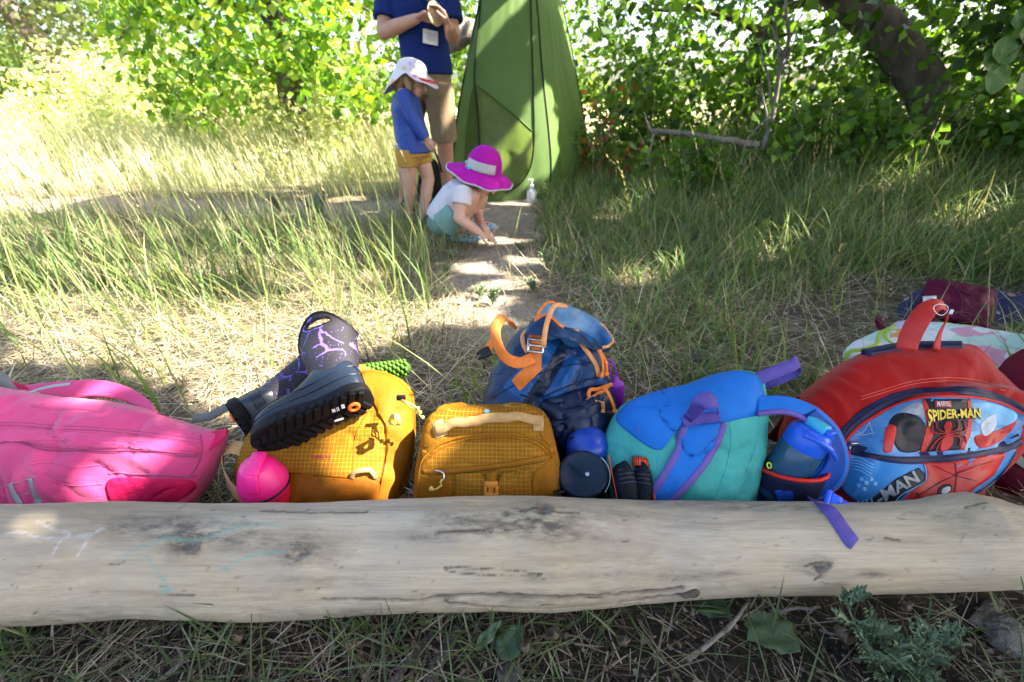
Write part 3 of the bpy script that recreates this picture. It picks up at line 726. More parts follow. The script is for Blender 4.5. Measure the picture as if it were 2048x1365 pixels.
def build_log():
    NX = 900; ts = np.linspace(-330, 2420, NX)
    ang = np.concatenate([np.linspace(-100, 150, 120), np.linspace(150, 260, 24)[1:-1]])     # degrees, 0 = towards camera, 90 = top
    A = np.radians(ang); nj = len(A)
    V = np.zeros((NX, nj, 3)); N = np.zeros((NX, nj, 3))
    for i, px in enumerate(ts):
        Y, Z, r = log_profile(px); dep = Y * cP + (CAM_H - Z) * sP
        X = (px - 1024) / 1000 * dep
        ny, nz = -np.cos(A), np.sin(A)
        N[i, :, 1] = ny; N[i, :, 2] = nz
        rr = r * (1 + 0.012 * np.sin(A * 3 + px * 0.004) + 0.008 * np.sin(A * 5 - px * 0.011))
        V[i, :, 0] = X; V[i, :, 1] = Y + ny * rr; V[i, :, 2] = Z + nz * rr
    # picture coordinates of each vertex, used only to say where on the bark a knot, crack or scribble sits
    W = V - np.array(CAM); zz = W @ np.array(FWD)
    PX = 1024 + 1000 * W[..., 0] / zz; PY = 682.5 - 1000 * (W @ np.array(UP)) / zz
    vis = (np.radians(-60) < A[None, :]) & (A[None, :] < np.radians(140)) & np.ones((NX, 1), bool)
    dis = 0.0012 * fbm2(PX * 0.02, PY * 0.12, 1.0, 3) + 0.0010 * fbm2(PX * 0.006, PY * 0.05, 1.0, 8)
    grey = np.zeros((NX, nj)); chalk = np.zeros((NX, nj)); teal = np.zeros((NX, nj)); crack = np.zeros((NX, nj))
    def g(x, y, rx, ry, rot=0):
        c, s_ = math.cos(R(rot)), math.sin(R(rot)); u = (PX - x) * c + (PY - y) * s_; v = -(PX - x) * s_ + (PY - y) * c
        return np.exp(-(u / rx) ** 2 - (v / ry) ** 2)
    def seg(pts, w):
        m = np.zeros((NX, nj))
        for (x0, y0), (x1, y1) in zip(pts[:-1], pts[1:]):
            dx, dy = x1 - x0, y1 - y0; L2 = dx * dx + dy * dy + 1e-6
            t_ = np.clip(((PX - x0) * dx + (PY - y0) * dy) / L2, 0, 1)
            d = np.hypot(PX - x0 - t_ * dx, PY - y0 - t_ * dy); m = np.maximum(m, np.exp(-(d / w) ** 2))
        return m * vis
    def wav(pts, n, amp, seed):
        P = catmull(pts, n); return [(p[0] + amp * noise.noise((i * 0.7, seed, 0)), p[1] + amp * noise.noise((i * 0.7, seed, 9))) for i, p in enumerate(P)]
    blot = 0.85 + 0.9 * fbm2(PX * 0.05, PY * 0.16, 1.0, 12, 4)
    for a in [(370, 1062, 150, 26, 5, .9), (370, 1092, 40, 18, 0, .9), (1000, 1060, 140, 14, 0, .6), (250, 1050, 60, 10, 6, .5), (1420, 1150, 60, 6, -4, .4), (860, 1075, 60, 10, 0, .5), (1180, 1150, 90, 8, -2, .35), (640, 1160, 120, 8, 2, .3), (600, 1100, 60, 30, 0, .7), (940, 1045, 90, 26, 0, .55), (1070, 1042, 90, 30, 0, 1.0), (1120, 1070, 80, 20, 0, .5), (480, 1085, 160, 20, -4, .4), (1200, 1030, 120, 18, 3, .3), (1020, 1195, 320, 12, -2, .35), (1500, 1012, 200, 10, 2, .45), (1930, 1040, 90, 14, 8, .35), (60, 1240, 300, 16, -3, .3), (700, 1225, 300, 16, 0, .25), (1740, 1150, 40, 8, 0, .5), (1760, 1080, 70, 6, 2, .4)]:
        grey = np.maximum(grey, a[5] * g(*a[:5]) * np.clip(blot, 0, 1.3) * vis)
    # knots: ring swelling round a sunken heart
    for (x, y, rx, ry) in [(372, 1092, 34, 19), (1088, 1021, 19, 14), (1634, 1132, 26, 12), (600, 1108, 26, 14)]:
        q = np.hypot((PX - x) / rx, (PY - y) / ry) * (1 + 0.3 * fbm2(PX * .06 + y, PY * .08, 1.0, 5))
        dis += vis * (0.0035 * np.exp(-((q - 1.0) / 0.45) ** 2) - 0.004 * np.exp(-(q / 0.6) ** 2))
        crack = np.maximum(crack, vis * np.exp(-((q - 0.9) / 0.14) ** 2) * np.clip(.25 + 1.1 * fbm2(PX * .09, PY * .09, 1.0, 14), 0, .8)); grey = np.maximum(grey, vis * 0.85 * np.exp(-(q / 1.1) ** 2))
    # long cracks
    for pts, w, dep, amp in [([(645, 1200), (760, 1201), (830, 1204), (880, 1195), (960, 1190), (1040, 1192), (1130, 1194), (1230, 1188), (1330, 1180), (1366, 1174)], 3.0, 0.006, 4),
                             ([(890, 1203), (980, 1211), (1060, 1215), (1160, 1213), (1260, 1200), (1340, 1190), (1385, 1184)], 3.0, 0.006, 4),
                             ([(870, 1066), (920, 1062), (985, 1063)], 2.2, 0.003, 3), ([(520, 1021), (640, 1024), (735, 1024)], 2.0, 0.0025, 2), ([(1040, 1022), (1075, 1018)], 2, .002, 2), ([(1100, 1024), (1160, 1027)], 1.8, .002, 2),
                             ([(888, 1135), (900, 1143), (960, 1150), (1080, 1155)], 2.2, 0.0022, 2), ([(888, 1135), (930, 1136), (1010, 1141), (1085, 1150)], 2.0, 0.0018, 2),
                             ([(1608, 1133), (1634, 1127), (1664, 1126)], 3, .003, 2), ([(1632, 1140), (1640, 1152), (1628, 1162)], 2.2, .0015, 2), ([(1770, 1076), (1800, 1082)], 2, .001, 2), ([(310, 1192), (390, 1191)], 2, 0.0012, 1), ([(1930, 1015), (1975, 1005)], 2, .001, 2)]:
        m = seg(wav(pts, 60, amp, dep * 999 + pts[0][0]), w * np.clip(.75 + .55 * fbm2(PX * .045, PY * .02, 1.0, pts[0][0] % 7), .3, 1.5)); dis -= dep * m; crack = np.maximum(crack, m)
    lip = seg([(900, 1206), (1000, 1208), (1100, 1206), (1250, 1196), (1380, 1182)], 11); dis += 0.004 * lip
    rngl = random.Random(4)
    for k in range(90):      # small scratches and insect holes
        x, y = rngl.uniform(0, 2048), rngl.uniform(1015, 1200); L = rngl.uniform(2, 16); a = rngl.gauss(0, .35)
        crack = np.maximum(crack, seg([(x, y), (x + L * math.cos(a), y + L * math.sin(a))], rngl.uniform(1.0, 1.8)) * rngl.uniform(.3, .8))
    for pts in [[(12, 1068), (40, 1064), (62, 1071)], [(75, 1044), (105, 1058), (140, 1068), (122, 1082), (103, 1112)], [(182, 1070), (168, 1092), (155, 1113)], [(62, 1073), (120, 1078), (180, 1068), (205, 1058)], [(128, 1072), (150, 1076), (182, 1074)]]:
        chalk = np.maximum(chalk, seg(wav(pts, 20, 3, pts[0][0]), 2.3) * (0.45 + 0.5 * fbm2(PX * 0.2, PY * 0.2, 1.0, 2)))
    for pts in [[(245, 1115), (268, 1100), (310, 1086), (330, 1078), (395, 1082), (440, 1068), (480, 1054), (540, 1050), (566, 1056)], [(290, 1110), (306, 1130), (318, 1150), (332, 1172), (322, 1185), (350, 1178)], [(440, 1140), (480, 1122), (510, 1110), (560, 1105)], [(332, 1172), (336, 1180), (322, 1185)]]:
        teal = np.maximum(teal, seg(wav(pts, 44, 4, pts[0][1]), 2.3) * (0.65 + 0.45 * fbm2(PX * 0.11, PY * 0.13, 1.0, 6)))
    V += N * dis[..., None]
    i, j = np.meshgrid(np.arange(NX - 1), np.arange(nj), indexing='ij')
    a = (i * nj + j).ravel(); b = (i * nj + (j + 1) % nj).ravel(); F = np.stack([a, a + nj, b + nj, b], 1)
    return V.reshape(-1, 3), F, np.stack([np.clip(grey, 0, 1).ravel(), np.clip(crack, 0, 1).ravel(), np.clip(chalk, 0, 1).ravel()], 1), np.clip(teal, 0, 1).ravel()

t = NT("weathered_wood"); o = t.obj()
at_ = t.new("ShaderNodeAttribute", attribute_name="Col"); sep = t.new("ShaderNodeSeparateColor"); t.link(at_.outputs["Color"], sep.inputs[0])
tl = t.new("ShaderNodeAttribute", attribute_name="teal")
g1 = t.noise(o, 7, 8, 0.68, (0.35, 3.0, 3.0)); g2 = t.noise(o, 40, 6, 0.7, (0.12, 3.0, 3.0)); g3 = t.noise(o, 4, 6, 0.65)
g4 = t.noise(o, 30, 8, 0.75, (0.3, 1.4, 1.4))
xr = t.new("ShaderNodeSeparateXYZ"); t.link(o, xr.inputs[0])
base = t.ramp(g1, [(0.28, (0.34, 0.265, 0.175)), (0.5, (0.47, 0.39, 0.28)), (0.72, (0.57, 0.485, 0.36))])
greyish = t.ramp(g1, [(0.28, (0.29, 0.25, 0.205)), (0.7, (0.51, 0.455, 0.38))])
c = t.mix(t.ramp(g3, [(0.4, (0, 0, 0)), (0.62, (1, 1, 1))]), base, greyish)
c = t.mix(t.ramp(g2, [(0.50, (0, 0, 0)), (0.80, (0.40, 0.40, 0.40))]), c, (0.18, 0.15, 0.115))
c = t.mix(t.ramp(g4, [(0.60, (0, 0, 0)), (0.72, (0.6, 0.6, 0.6))]), c, (0.16, 0.135, 0.11))
g6 = t.noise(o, 55, 8, 0.75, (0.5, 1.2, 1.2))
sp = t.math('MINIMUM', t.math('MULTIPLY', t.math('POWER', sep.outputs[0], .8), t.ramp(g6, [(0.38, (0.25, 0.25, 0.25)), (0.56, (1.25, 1.25, 1.25))])), .92)
c = t.mix(sp, c, (0.085, 0.075, 0.066))
g5 = t.noise(o, 110, 5, 0.65, (0.05, 2.6, 2.6))
c = t.mix(t.ramp(g5, [(0.46, (0, 0, 0)), (0.70, (0.30, 0.30, 0.30))]), c, (0.22, 0.175, 0.125))
c = t.mix(t.ramp(t.noise(o, 190, 4, 0.7, (0.22, 1.3, 1.3)), [(0.68, (0, 0, 0)), (0.72, (0.7, 0.7, 0.7))]), c, (0.085, 0.066, 0.05))
c = t.mix(t.ramp(t.noise(o, 2.6, 6, 0.7, (0.5, 1.6, 1.6)), [(0.5, (0, 0, 0)), (0.75, (0.45, 0.45, 0.45))]), c, (0.20, 0.165, 0.125))
c = t.mix(t.math('MULTIPLY', sep.outputs[1], 0.8), c, (0.03, 0.022, 0.017))  # dark colour in the cracks stands in for the shadow inside
c = t.mix(1.0, c, (1.0, 0.985, 0.95), 'MULTIPLY')
c = t.mix(t.math('MULTIPLY', sep.outputs[2], 0.75), c, (0.62, 0.60, 0.64))
c = t.mix(t.math('MULTIPLY', tl.outputs["Fac"], 0.8), c, (0.10, 0.33, 0.28))
t.link(c, t.b.inputs["Base Color"]); t.b.inputs["Roughness"].default_value = 0.75; t.b.inputs["Specular IOR Level"].default_value = 0.15
ch = t.bump(g2, 0.45, 0.004); ch = t.bump(g5, 0.4, 0.0015, ch); t.bump(g4, 0.35, 0.002, ch)
M_LOG = t.m
V, F, C, TL = build_log()
log = np_mesh("driftwood_log", V, F, M_LOG, C)
a_ = log.data.attributes.new("teal", 'FLOAT', 'POINT'); a_.data.foreach_set("value", TL.astype(np.float32))
tag(log, "long smooth pale driftwood log with chalk scribbles lying in front of the bags", "log")
class Body: pass
def body_of(V, F):
    b = Body(); b.bvh = BVHTree.FromPolygons([tuple(v) for v in V], [tuple(int(i) for i in f) for f in F]); return b
LOGB = body_of(V[:, :], F)
mb = MB()
for (x, y, r) in [(1385, 1186, .008), (1372, 1190, .006)]:
    p = onp(x, y, Vector((0, 0.55, 0.05)), Vector((0, -1, 0.3))); mb.ellipsoid(p, (r * 1.6, r, r), nu=10, nv=7)
obj("knot_stub", mb, bark_mat("knot_wood", (0.06, 0.045, 0.035), (0.2, 0.16, 0.12)), log)

# ================================================================== BAG TOOLS
class Bag(Body): pass
def pillow(outline, P, N, front, back, n=3.0, nr=44, nt=240, wr=0.006, ws=9.0, seed=0, center=None, tw=0.0, fold=0.0, plateaus=()):
    """a stuffed body: the traced outline is its widest section in plane (P, N); it swells to both sides"""
    P, N = Vector(P), Vector(N).normalized()
    O3 = [onp(x, y, P, N) for x, y in outline]; u = Vector((1, 0, 0)); u = (u - N * u.dot(N)).normalized(); v = N.cross(u)
    O2 = catmull([((p - P).dot(u), (p - P).dot(v)) for p in O3], nt, True)
    if center is not None:
        c3 = onp(*center, P, N); c = np.array([(c3 - P).dot(u), (c3 - P).dot(v)])
    else: c = O2.mean(0)
    mb = MB(); uv = []; rows = []
    K = [math.sin(math.pi / 2 * k / nr) for k in range(1, nr + 1)]
    def prof(r): return max(0.0, 1 - r ** n) ** (1.0 / n)
    PL = [(np.array(catmull(poly, 80, True)), hh, soft) for poly, hh, soft in plateaus]
    def relief(p):
        s_ = 0.0; x, y = pix(p)
        for A, hh, soft in PL:
            Bq = np.roll(A, -1, 0); dx, dy = Bq[:, 0] - A[:, 0], Bq[:, 1] - A[:, 1]
            t_ = np.clip(((x - A[:, 0]) * dx + (y - A[:, 1]) * dy) / (dx * dx + dy * dy + 1e-9), 0, 1); d = float(np.min(np.hypot(x - A[:, 0] - t_ * dx, y - A[:, 1] - t_ * dy)))
            c_ = (A[:, 1] > y) != (Bq[:, 1] > y); ins = int(np.sum(c_ & (x < A[:, 0] + (y - A[:, 1]) * dx / np.where(dy == 0, 1e-9, dy)))) % 2
            s_ += hh * float(smoothstep(-soft, soft, d if ins else -d))
        return s_
    def pt(q, h):
        p = P + u * q[0] + v * q[1]
        if PL and h > 0.004: h = h + relief(p) * min(1, h / .03)
        w1 = noise.noise(p * ws + Vector((seed, 0, 0))); w2 = noise.noise(p * ws * 2.7 + Vector((0, seed, 0)))
        w3 = 1 - abs(noise.noise(Vector((p.x * ws * 0.8 + p.z * 3 + seed, p.y * ws * 0.5, p.z * ws * 1.2)))) * 2
        wv_ = Vector((p.x * ws * .75 + .7 * w1 + seed, p.z * ws * 1.1 + .5 * w2, p.y * ws * .5)); w4 = 1 - abs(noise.noise(wv_)) * 2.2; w5 = 1 - abs(noise.noise(wv_ * 2.1 + Vector((9, 3, 1)))) * 2.2
        k = wr * (w1 + 0.4 * w2 + 0.4 * max(0, w3) ** 2 - 0.42 * max(0, w4) ** 4 - 0.15 * max(0, w5) ** 4)
        if fold: k += fold * math.sin((q[0] * 0.6 + q[1]) * 55 + 4 * w1) * 0.5 * (0.5 + w2)
        return p + N * h + (N * k if h >= 0 else -N * k)
    verts = []
    def push(q, h):
        verts.append(pt(q, h)); uv.append((float(q[0]), float(q[1])))
    push(c, front)
    rr = K
    for r in rr:
        for q in O2: push(c + (q - c) * r, front * prof(r))
    nf = len(rr)
    for r in rr[-2::-1]:
        for q in O2: push(c + (q - c) * r, -back * prof(r))
    push(c, -back)
    faces = []
    for j in range(nt): faces.append((0, 1 + j, 1 + (j + 1) % nt))
    R_ = 2 * nf - 1
    for i in range(R_ - 1):
        for j in range(nt):
            a = 1 + i * nt + j; b = 1 + i * nt + (j + 1) % nt; faces.append((a, a + nt, b + nt, b))
    L = 1 + (R_ - 1) * nt; e = len(verts) - 1
    for j in range(nt): faces.append((e, L + (j + 1) % nt, L + j))
    mb.v = [tuple(p) for p in verts]; mb.f = faces; mb.mi = [0] * len(faces); mb.uv = uv
    B = Bag(); B.mb = mb; B.P, B.N, B.u, B.vv = P, N, u, v
    B.bvh = BVHTree.FromPolygons(mb.v, faces); return B
def hit(B, px, py):
    d = ray(px, py).normalized(); h = B.bvh.ray_cast(CAM, d)
    if h[0] is None:
        # nearest surface point to the ray
        best = None
        for s_ in np.linspace(0.6, 1.6, 60):
            q = CAM + d * s_; f = B.bvh.find_nearest(q)
            if f[0] is not None and (best is None or f[3] < best[0]): best = (f[3], f[0], f[1])
        p, n_ = best[1], best[2]
        return p, (n_ if n_.dot(d) < 0.3 else -n_)
    n_ = h[1]
    return h[0], (n_ if n_.dot(d) < 0 else -n_)
def rib_rows(pts, nrm, w, th, wide=None):
    """solid flat strap through pts with surface normals nrm"""
    rows = []; uv = []; s_ = 0
    for i, p in enumerate(pts):
        t_ = (pts[min(i + 1, len(pts) - 1)] - pts[max(i - 1, 0)]).normalized(); n_ = nrm[i]
        side = t_.cross(n_).normalized(); n2 = side.cross(t_).normalized(); ww = (w[i] if hasattr(w, '__len__') else w) / 2
        if i: s_ += (pts[i] - pts[i - 1]).length
        a = n2 * th / 2
        rows.append([p - side * ww - a * .2, p - side * ww * .92 + a, p + a * 1.1, p + side * ww * .92 + a, p + side * ww - a * .2, p + side * ww * .92 - a, p - a, p - side * ww * .92 - a])
        uv += [(q * ww, s_) for q in (-1, -.92, 0, .92, 1, .92, 0, -.92)]
    return rows, uv
def ribbon(name, pts, nrm, w, th, mat, parent, n=40, label=None, twist=None):
    M = catmull([tuple(p) + tuple(q) for p, q in zip(pts, nrm)], n); P = [Vector(m[:3]) for m in M]; Nn = [Vector(m[3:]).normalized() for m in M]
    if hasattr(w, '__len__'): w = np.interp(np.linspace(0, 1, n), np.linspace(0, 1, len(w)), w)
    rows, uv = rib_rows(P, Nn, w, th); mb = MB(); mb.grid(rows, close_u=True)
    mb.f.append(tuple(range(8))[::-1]); mb.f.append(tuple(len(mb.v) - 8 + k for k in range(8))); mb.mi += [0, 0]; mb.uv = uv
    return obj(name, mb, mat, parent, label=label)
def rib_on(name, B, px, w, th, mat, parent, n=50, lift=0.001, label=None, bulge=None):
    Q = catmull(px, n); P = []; N = []
    for i, q in enumerate(Q):
        p, n_ = hit(B, *q[:2]); k = lift + (bulge * math.sin(math.pi * i / (n - 1)) if bulge else 0)
        P.append(p + n_ * k); N.append(n_)
    for _ in range(7):
        P = [P[0]] + [(P[i - 1] + P[i] * 2 + P[i + 1]) / 4 for i in range(1, n - 1)] + [P[-1]]
    for _ in range(6): N = [(N[max(i - 1, 0)] + N[i] * 2 + N[min(i + 1, n - 1)]).normalized() for i in range(n)]
    rows, uv = rib_rows(P, N, w, th); mb = MB(); mb.grid(rows, close_u=True)
    mb.f.append(tuple(range(8))[::-1]); mb.f.append(tuple(len(mb.v) - 8 + k for k in range(8))); mb.mi += [0, 0]; mb.uv = uv
    return obj(name, mb, mat, parent, label=label)
def pipe_on(name, B, px, r, mat, parent, n=60, lift=0.0, label=None, closed=False):
    Q = catmull(px, n, closed); P = []
    for q in Q:
        p, n_ = hit(B, *q); P.append(p + n_ * lift)
    for _ in range(2): P = [P[0]] + [(P[i - 1] + P[i] * 2 + P[i + 1]) / 4 for i in range(1, n - 1)] + [P[-1]]
    if closed: P.append(P[0])
    mb = MB(); mb.tube(P, r, 7); return obj(name, mb, mat, parent, label=label)
def patch_on(name, B, poly, th, mat, parent, nr=14, nt=90, puff=0.0, smooth_poly=True, label=None, sharp=False):
    """a sewn-on panel: follows the body's surface, with its own thickness and edge"""
    if sharp:
        Q = []; m = len(poly); per = max(3, nt // m)
        for i in range(m):
            a, b = np.array(poly[i], float), np.array(poly[(i + 1) % m], float)
            for k in range(per): Q.append(a + (b - a) * k / per)
        Q = np.array(Q); nt = len(Q)
    else: Q = catmull(poly, nt, True)
    c = Q.mean(0); mb = MB(); V_ = []; uv = []
    def add(q, k):
        p, n_ = hit(B, *q); V_.append(p + n_ * k); uv.append(((p - B.P).dot(B.u), (p - B.P).dot(B.vv)))
    add(c, th + puff)
    for i in range(1, nr + 1):
        r = i / nr
        for q in Q: add(c + (q - c) * r, th + puff * (1 - r ** 3) if r < 1 else th)
    for q in Q: add(c + (q - c) * 1.004, -0.002)
    F_ = [(0, 1 + j, 1 + (j + 1) % nt) for j in range(nt)]
    for i in range(nr):
        for j in range(nt):
            a = 1 + i * nt + j; b = 1 + i * nt + (j + 1) % nt; F_.append((a, a + nt, b + nt, b))
    mb.v = [tuple(v) for v in V_]; mb.f = F_; mb.mi = [0] * len(F_); mb.uv = uv
    return obj(name, mb, mat, parent, label=label)
def strip3(name, A, Bp, th, mat, parent, n=50, label=None):
    """padded strap given by its two edges (3D point lists)"""
    a = [Vector(p) for p in catmull([tuple(p) for p in A], n)]; b = [Vector(p) for p in catmull([tuple(p) for p in Bp], n)]
    rows = []; uv = []; L = 0
    for i in range(n):
        s_ = b[i] - a[i]; t_ = (a[min(i + 1, n - 1)] + b[min(i + 1, n - 1)] - a[max(i - 1, 0)] - b[max(i - 1, 0)]).normalized()
        nn = s_.cross(t_).normalized()
        if i: L += ((a[i] + b[i]) / 2 - (a[i - 1] + b[i - 1]) / 2).length
        row = []
        for k in range(20):
            an = 2 * math.pi * k / 20; ca, sa = math.cos(an), math.sin(an)
            x = 0.5 + 0.5 * (abs(ca) ** 0.5) * (1 if ca > 0 else -1); h = th / 2 * (abs(sa) ** 0.6) * (1 if sa > 0 else -1)
            row.append(a[i] + s_ * x + nn * h); uv.append((x * s_.length, L))
        rows.append(row)
    mb = MB(); mb.grid(rows, close_u=True); mb.f.append(tuple(range(20))[::-1]); mb.f.append(tuple(len(mb.v) - 20 + k for k in range(20))); mb.mi += [0, 0]; mb.uv = uv
    return obj(name, mb, mat, parent, label=label)
def text_on(name, B, s, mapf, mat, parent, lift=0.002, off=0.0, res=2, label=None, shear=0.0):
    """lettering printed on a bag: mapf takes (u, v) in cap heights to picture points on its surface"""
    cu = bpy.data.curves.new(name, 'FONT'); cu.body = s; cu.size = 1.0; cu.offset = off; cu.resolution_u = res; cu.shear = shear; cu.fill_mode = 'FRONT'
    to = bpy.data.objects.new(name, cu); sc.collection.objects.link(to)
    me = bpy.data.meshes.new_from_object(to.evaluated_get(bpy.context.evaluated_depsgraph_get()))
    bpy.data.objects.remove(to); bpy.data.curves.remove(cu)
    bm = bmesh.new(); bm.from_mesh(me); bmesh.ops.triangulate(bm, faces=bm.faces)
    bmesh.ops.subdivide_edges(bm, edges=[e for e in bm.edges if e.calc_length() > 0.25], cuts=1)
    xs = [v.co.x for v in bm.verts]; x0, x1 = min(xs), max(xs)
    for v in bm.verts:
        q = mapf((v.co.x - x0) / (x1 - x0), v.co.y / 0.69); p, n_ = hit(B, *q); v.co = p + n_ * lift
    bm.to_mesh(me); bm.free(); me.materials.clear(); me.materials.append(mat)
    o = bpy.data.objects.new(name, me); link(o, parent)
    if label: o['label'] = label
    return o
def mat_ripstop(name, col, line, step=0.0085, lw=0.10, rough=0.7, wrink=0.3, ang=0.0):
    col = tuple(x * .9 for x in col)
    t = NT(name); o = t.uv(); mp = t.new("ShaderNodeMapping"); mp.inputs["Scale"].default_value = (1 / step,) * 3; mp.inputs["Rotation"].default_value = (0, 0, ang); t.link(o, mp.inputs[0])
    s_ = t.new("ShaderNodeSeparateXYZ"); t.link(mp.outputs[0], s_.inputs[0])
    def ln(x): return t.math('LESS_THAN', t.math('FRACT', x), lw)
    m = t.math('MAXIMUM', ln(s_.outputs[0]), ln(s_.outputs[1]))
    n1 = t.noise(t.obj(), 11, 5, 0.65)
    c = t.ramp(n1, [(0.3, tuple(x * 0.78 for x in col)), (0.7, tuple(min(1, x * 1.15) for x in col))])
    t.link(t.mix(t.math('MULTIPLY', m, 0.75), c, line), t.b.inputs["Base Color"])
    t.b.inputs["Roughness"].default_value = rough; t.b.inputs["Specular IOR Level"].default_value = 0.12
    ch = t.bump(t.noise(t.obj(), 30, 5, 0.6), wrink, 0.006); t.bump(m, 0.3, 0.0006, ch); return t.m
def tilt(deg, yaw=0):
    a = R(deg); y = R(yaw); return Vector((math.sin(y) * math.cos(a), -math.cos(y) * math.cos(a), math.sin(a)))
def base_of(B):
    z = [v[2] for v in B.mb.v]; xs = [v[0] for v in B.mb.v]; ys = [v[1] for v in B.mb.v]
    return Vector((sum(xs) / len(xs), sum(ys) / len(ys), max(0, min(z))))
M_BLACKPL = mat_plain("black_plastic", (0.006, 0.006, 0.007), 0.4, 0.3)
M_STEEL = mat_plain("steel", (0.6, 0.6, 0.6), 0.3, 0.5, 1.0)
def zip_line(B, px, parent, col_tape, w=0.010, name="zipper", n=70):
    z = rib_on(name, B, px, w, 0.0016, col_tape, parent, n, 0.0012)
    pipe_on("zipper_teeth", B, px, 0.0013, M_BLACKPL, z, n, 0.0018); return z
# ================================================================== BAGS AND BELONGINGS
BAGS = "children's bags lined up behind the log"
# ---- pink backpack lying on its side
M_PINK = mat_fabric("pink_canvas", (0.68, 0.065, 0.22), 0.7, 0.16, 800, 0.5, 0.25, dirt=0.25)
M_PINKDK = mat_fabric("deep_pink_lining", (0.58, 0.012, 0.09), 0.6, 0.15, 600, 0.5)
M_PINKSEAM = mat_plain("pink_piping", (0.30, 0.05, 0.13), 0.6)
M_REFLECT = mat_plain("grey_reflective_tape", (0.24, 0.30, 0.30), 0.35, 0.6)
M_GREYWEB = mat_webbing("grey_webbing", (0.15, 0.15, 0.14))
B = pillow([(-190, 860), (-150, 790), (-60, 768), (60, 785), (150, 796), (230, 806), (310, 826), (375, 848), (425, 862), (448, 872), (438, 905), (420, 950), (392, 1000), (340, 1050), (100, 1062), (-120, 1060), (-185, 980)],
           at(150, 920, .86), tilt(32, -4), .075, .07, 2.8, wr=.017, ws=7, seed=3)
bag = thing("backpack", base_of(B), "dusty pink backpack lying on its side at the left end of the log", "backpack", BAGS)
obj("body", B.mb, M_PINK, bag)
pipe_on("piping", B, [(-60, 850), (40, 852), (110, 858), (200, 862), (300, 873), (380, 884), (402, 888)], .0011, M_PINKSEAM, bag)
pipe_on("piping", B, [(-60, 845), (40, 846), (110, 851), (200, 856), (300, 866), (380, 877), (402, 880)], .0009, M_PINKSEAM, bag)
pipe_on("piping", B, [(-40, 890), (20, 884), (45, 884), (70, 896), (110, 902), (200, 902), (290, 902), (350, 912), (398, 915)], .0020, M_PINKSEAM, bag)
pipe_on("piping", B, [(401, 870), (404, 900), (396, 930), (378, 955)], .0018, M_PINKSEAM, bag)
patch_on("side_panel", B, [(-80, 858), (60, 859), (200, 869), (300, 879), (398, 893), (392, 912), (340, 905), (240, 897), (120, 897), (60, 886), (20, 878), (-80, 886)], .0022, M_PINK, bag, puff=.004)
pipe_on("fold", B, [(218, 948), (240, 945), (262, 949), (310, 950), (360, 954), (392, 952)], .0022, M_PINKSEAM, bag)
patch_on("lower_panel", B, [(225, 957), (300, 958), (385, 962), (380, 985), (330, 1008), (240, 1012), (215, 985)], .003, M_PINKDK, bag, puff=.006)
for px_ in ([(22, 968), (30, 990), (44, 1010)], [(62, 958), (68, 982), (82, 1012)]):
    rib_on("reflective_stripe", B, px_, .0115, .0008, M_REFLECT, bag, 20, .0016)
for px_ in ([(8, 971), (22, 969), (38, 964)], [(48, 961), (62, 957), (74, 953)], [(38, 992), (52, 988), (62, 986)]):
    rib_on("stitching", B, px_, .0016, .0006, M_REFLECT, bag, 14, .0014)
strip3("shoulder_strap", [at(30, 775, .99), at(110, 765, 1.0), at(190, 760, 1.0), at(250, 772, .99), at(290, 795, .96), at(318, 826, .92)],
       [at(40, 800, .95), at(110, 802, .96), at(140, 800, .965), at(190, 793, .97), at(250, 803, .96), at(296, 828, .92)], .011, M_PINK, bag)
strip3("strap_lining", [at(132, 786, .985), at(180, 778, .99), at(240, 784, .985), at(285, 806, .95), at(310, 828, .925)],
       [at(140, 799, .975), at(180, 795, .98), at(240, 800, .975), at(280, 817, .95), at(303, 832, .925)], .008, M_PINKDK, bag)
rib = ribbon("reflective_stripe", [at(50, 791, .93), at(75, 780, .945), at(110, 772, .95), at(140, 768, .955)], [Vector((0, -.5, .85))] * 4, .007, .002, M_REFLECT, bag)
strip3("shoulder_strap", [at(-60, 755, 1.0), at(10, 760, 1.0), at(60, 775, .99)], [at(-60, 795, .97), at(10, 800, .96), at(55, 800, .95)], .012, M_PINKDK, bag, label="deep pink strap end under the grey webbing")
ribbon("webbing", [at(-30, 745, .97), at(5, 762, .965), at(22, 785, .95), at(34, 800, .93)], [Vector((-.3, -.7, .6))] * 4, .034, .002, M_GREYWEB, bag)
strip3("webbing_tab", [at(405, 872, .86), at(432, 862, .87), at(455, 858, .87)], [at(412, 905, .83), at(434, 890, .84), at(452, 872, .85)], .006, M_PINKDK, bag)

for px_ in ([(240, 862), (262, 874), (290, 878)], [(60, 812), (110, 820), (160, 818), (205, 826)], [(330, 850), (352, 862), (386, 866)], [(60, 930), (95, 925), (150, 935), (200, 930)], [(100, 960), (150, 972), (205, 968)]): pipe_on('crease', B, px_, .0016, M_PINK, bag, 30, .0004)
for dy in (6, 11): pipe_on('stitching', B, [(-40, 896 - dy), (20, 890 - dy), (70, 899 - dy), (200, 906 - dy), (300, 908 - dy), (390, 914 - dy)], .0006, M_PINKSEAM, bag, 70, .0042)
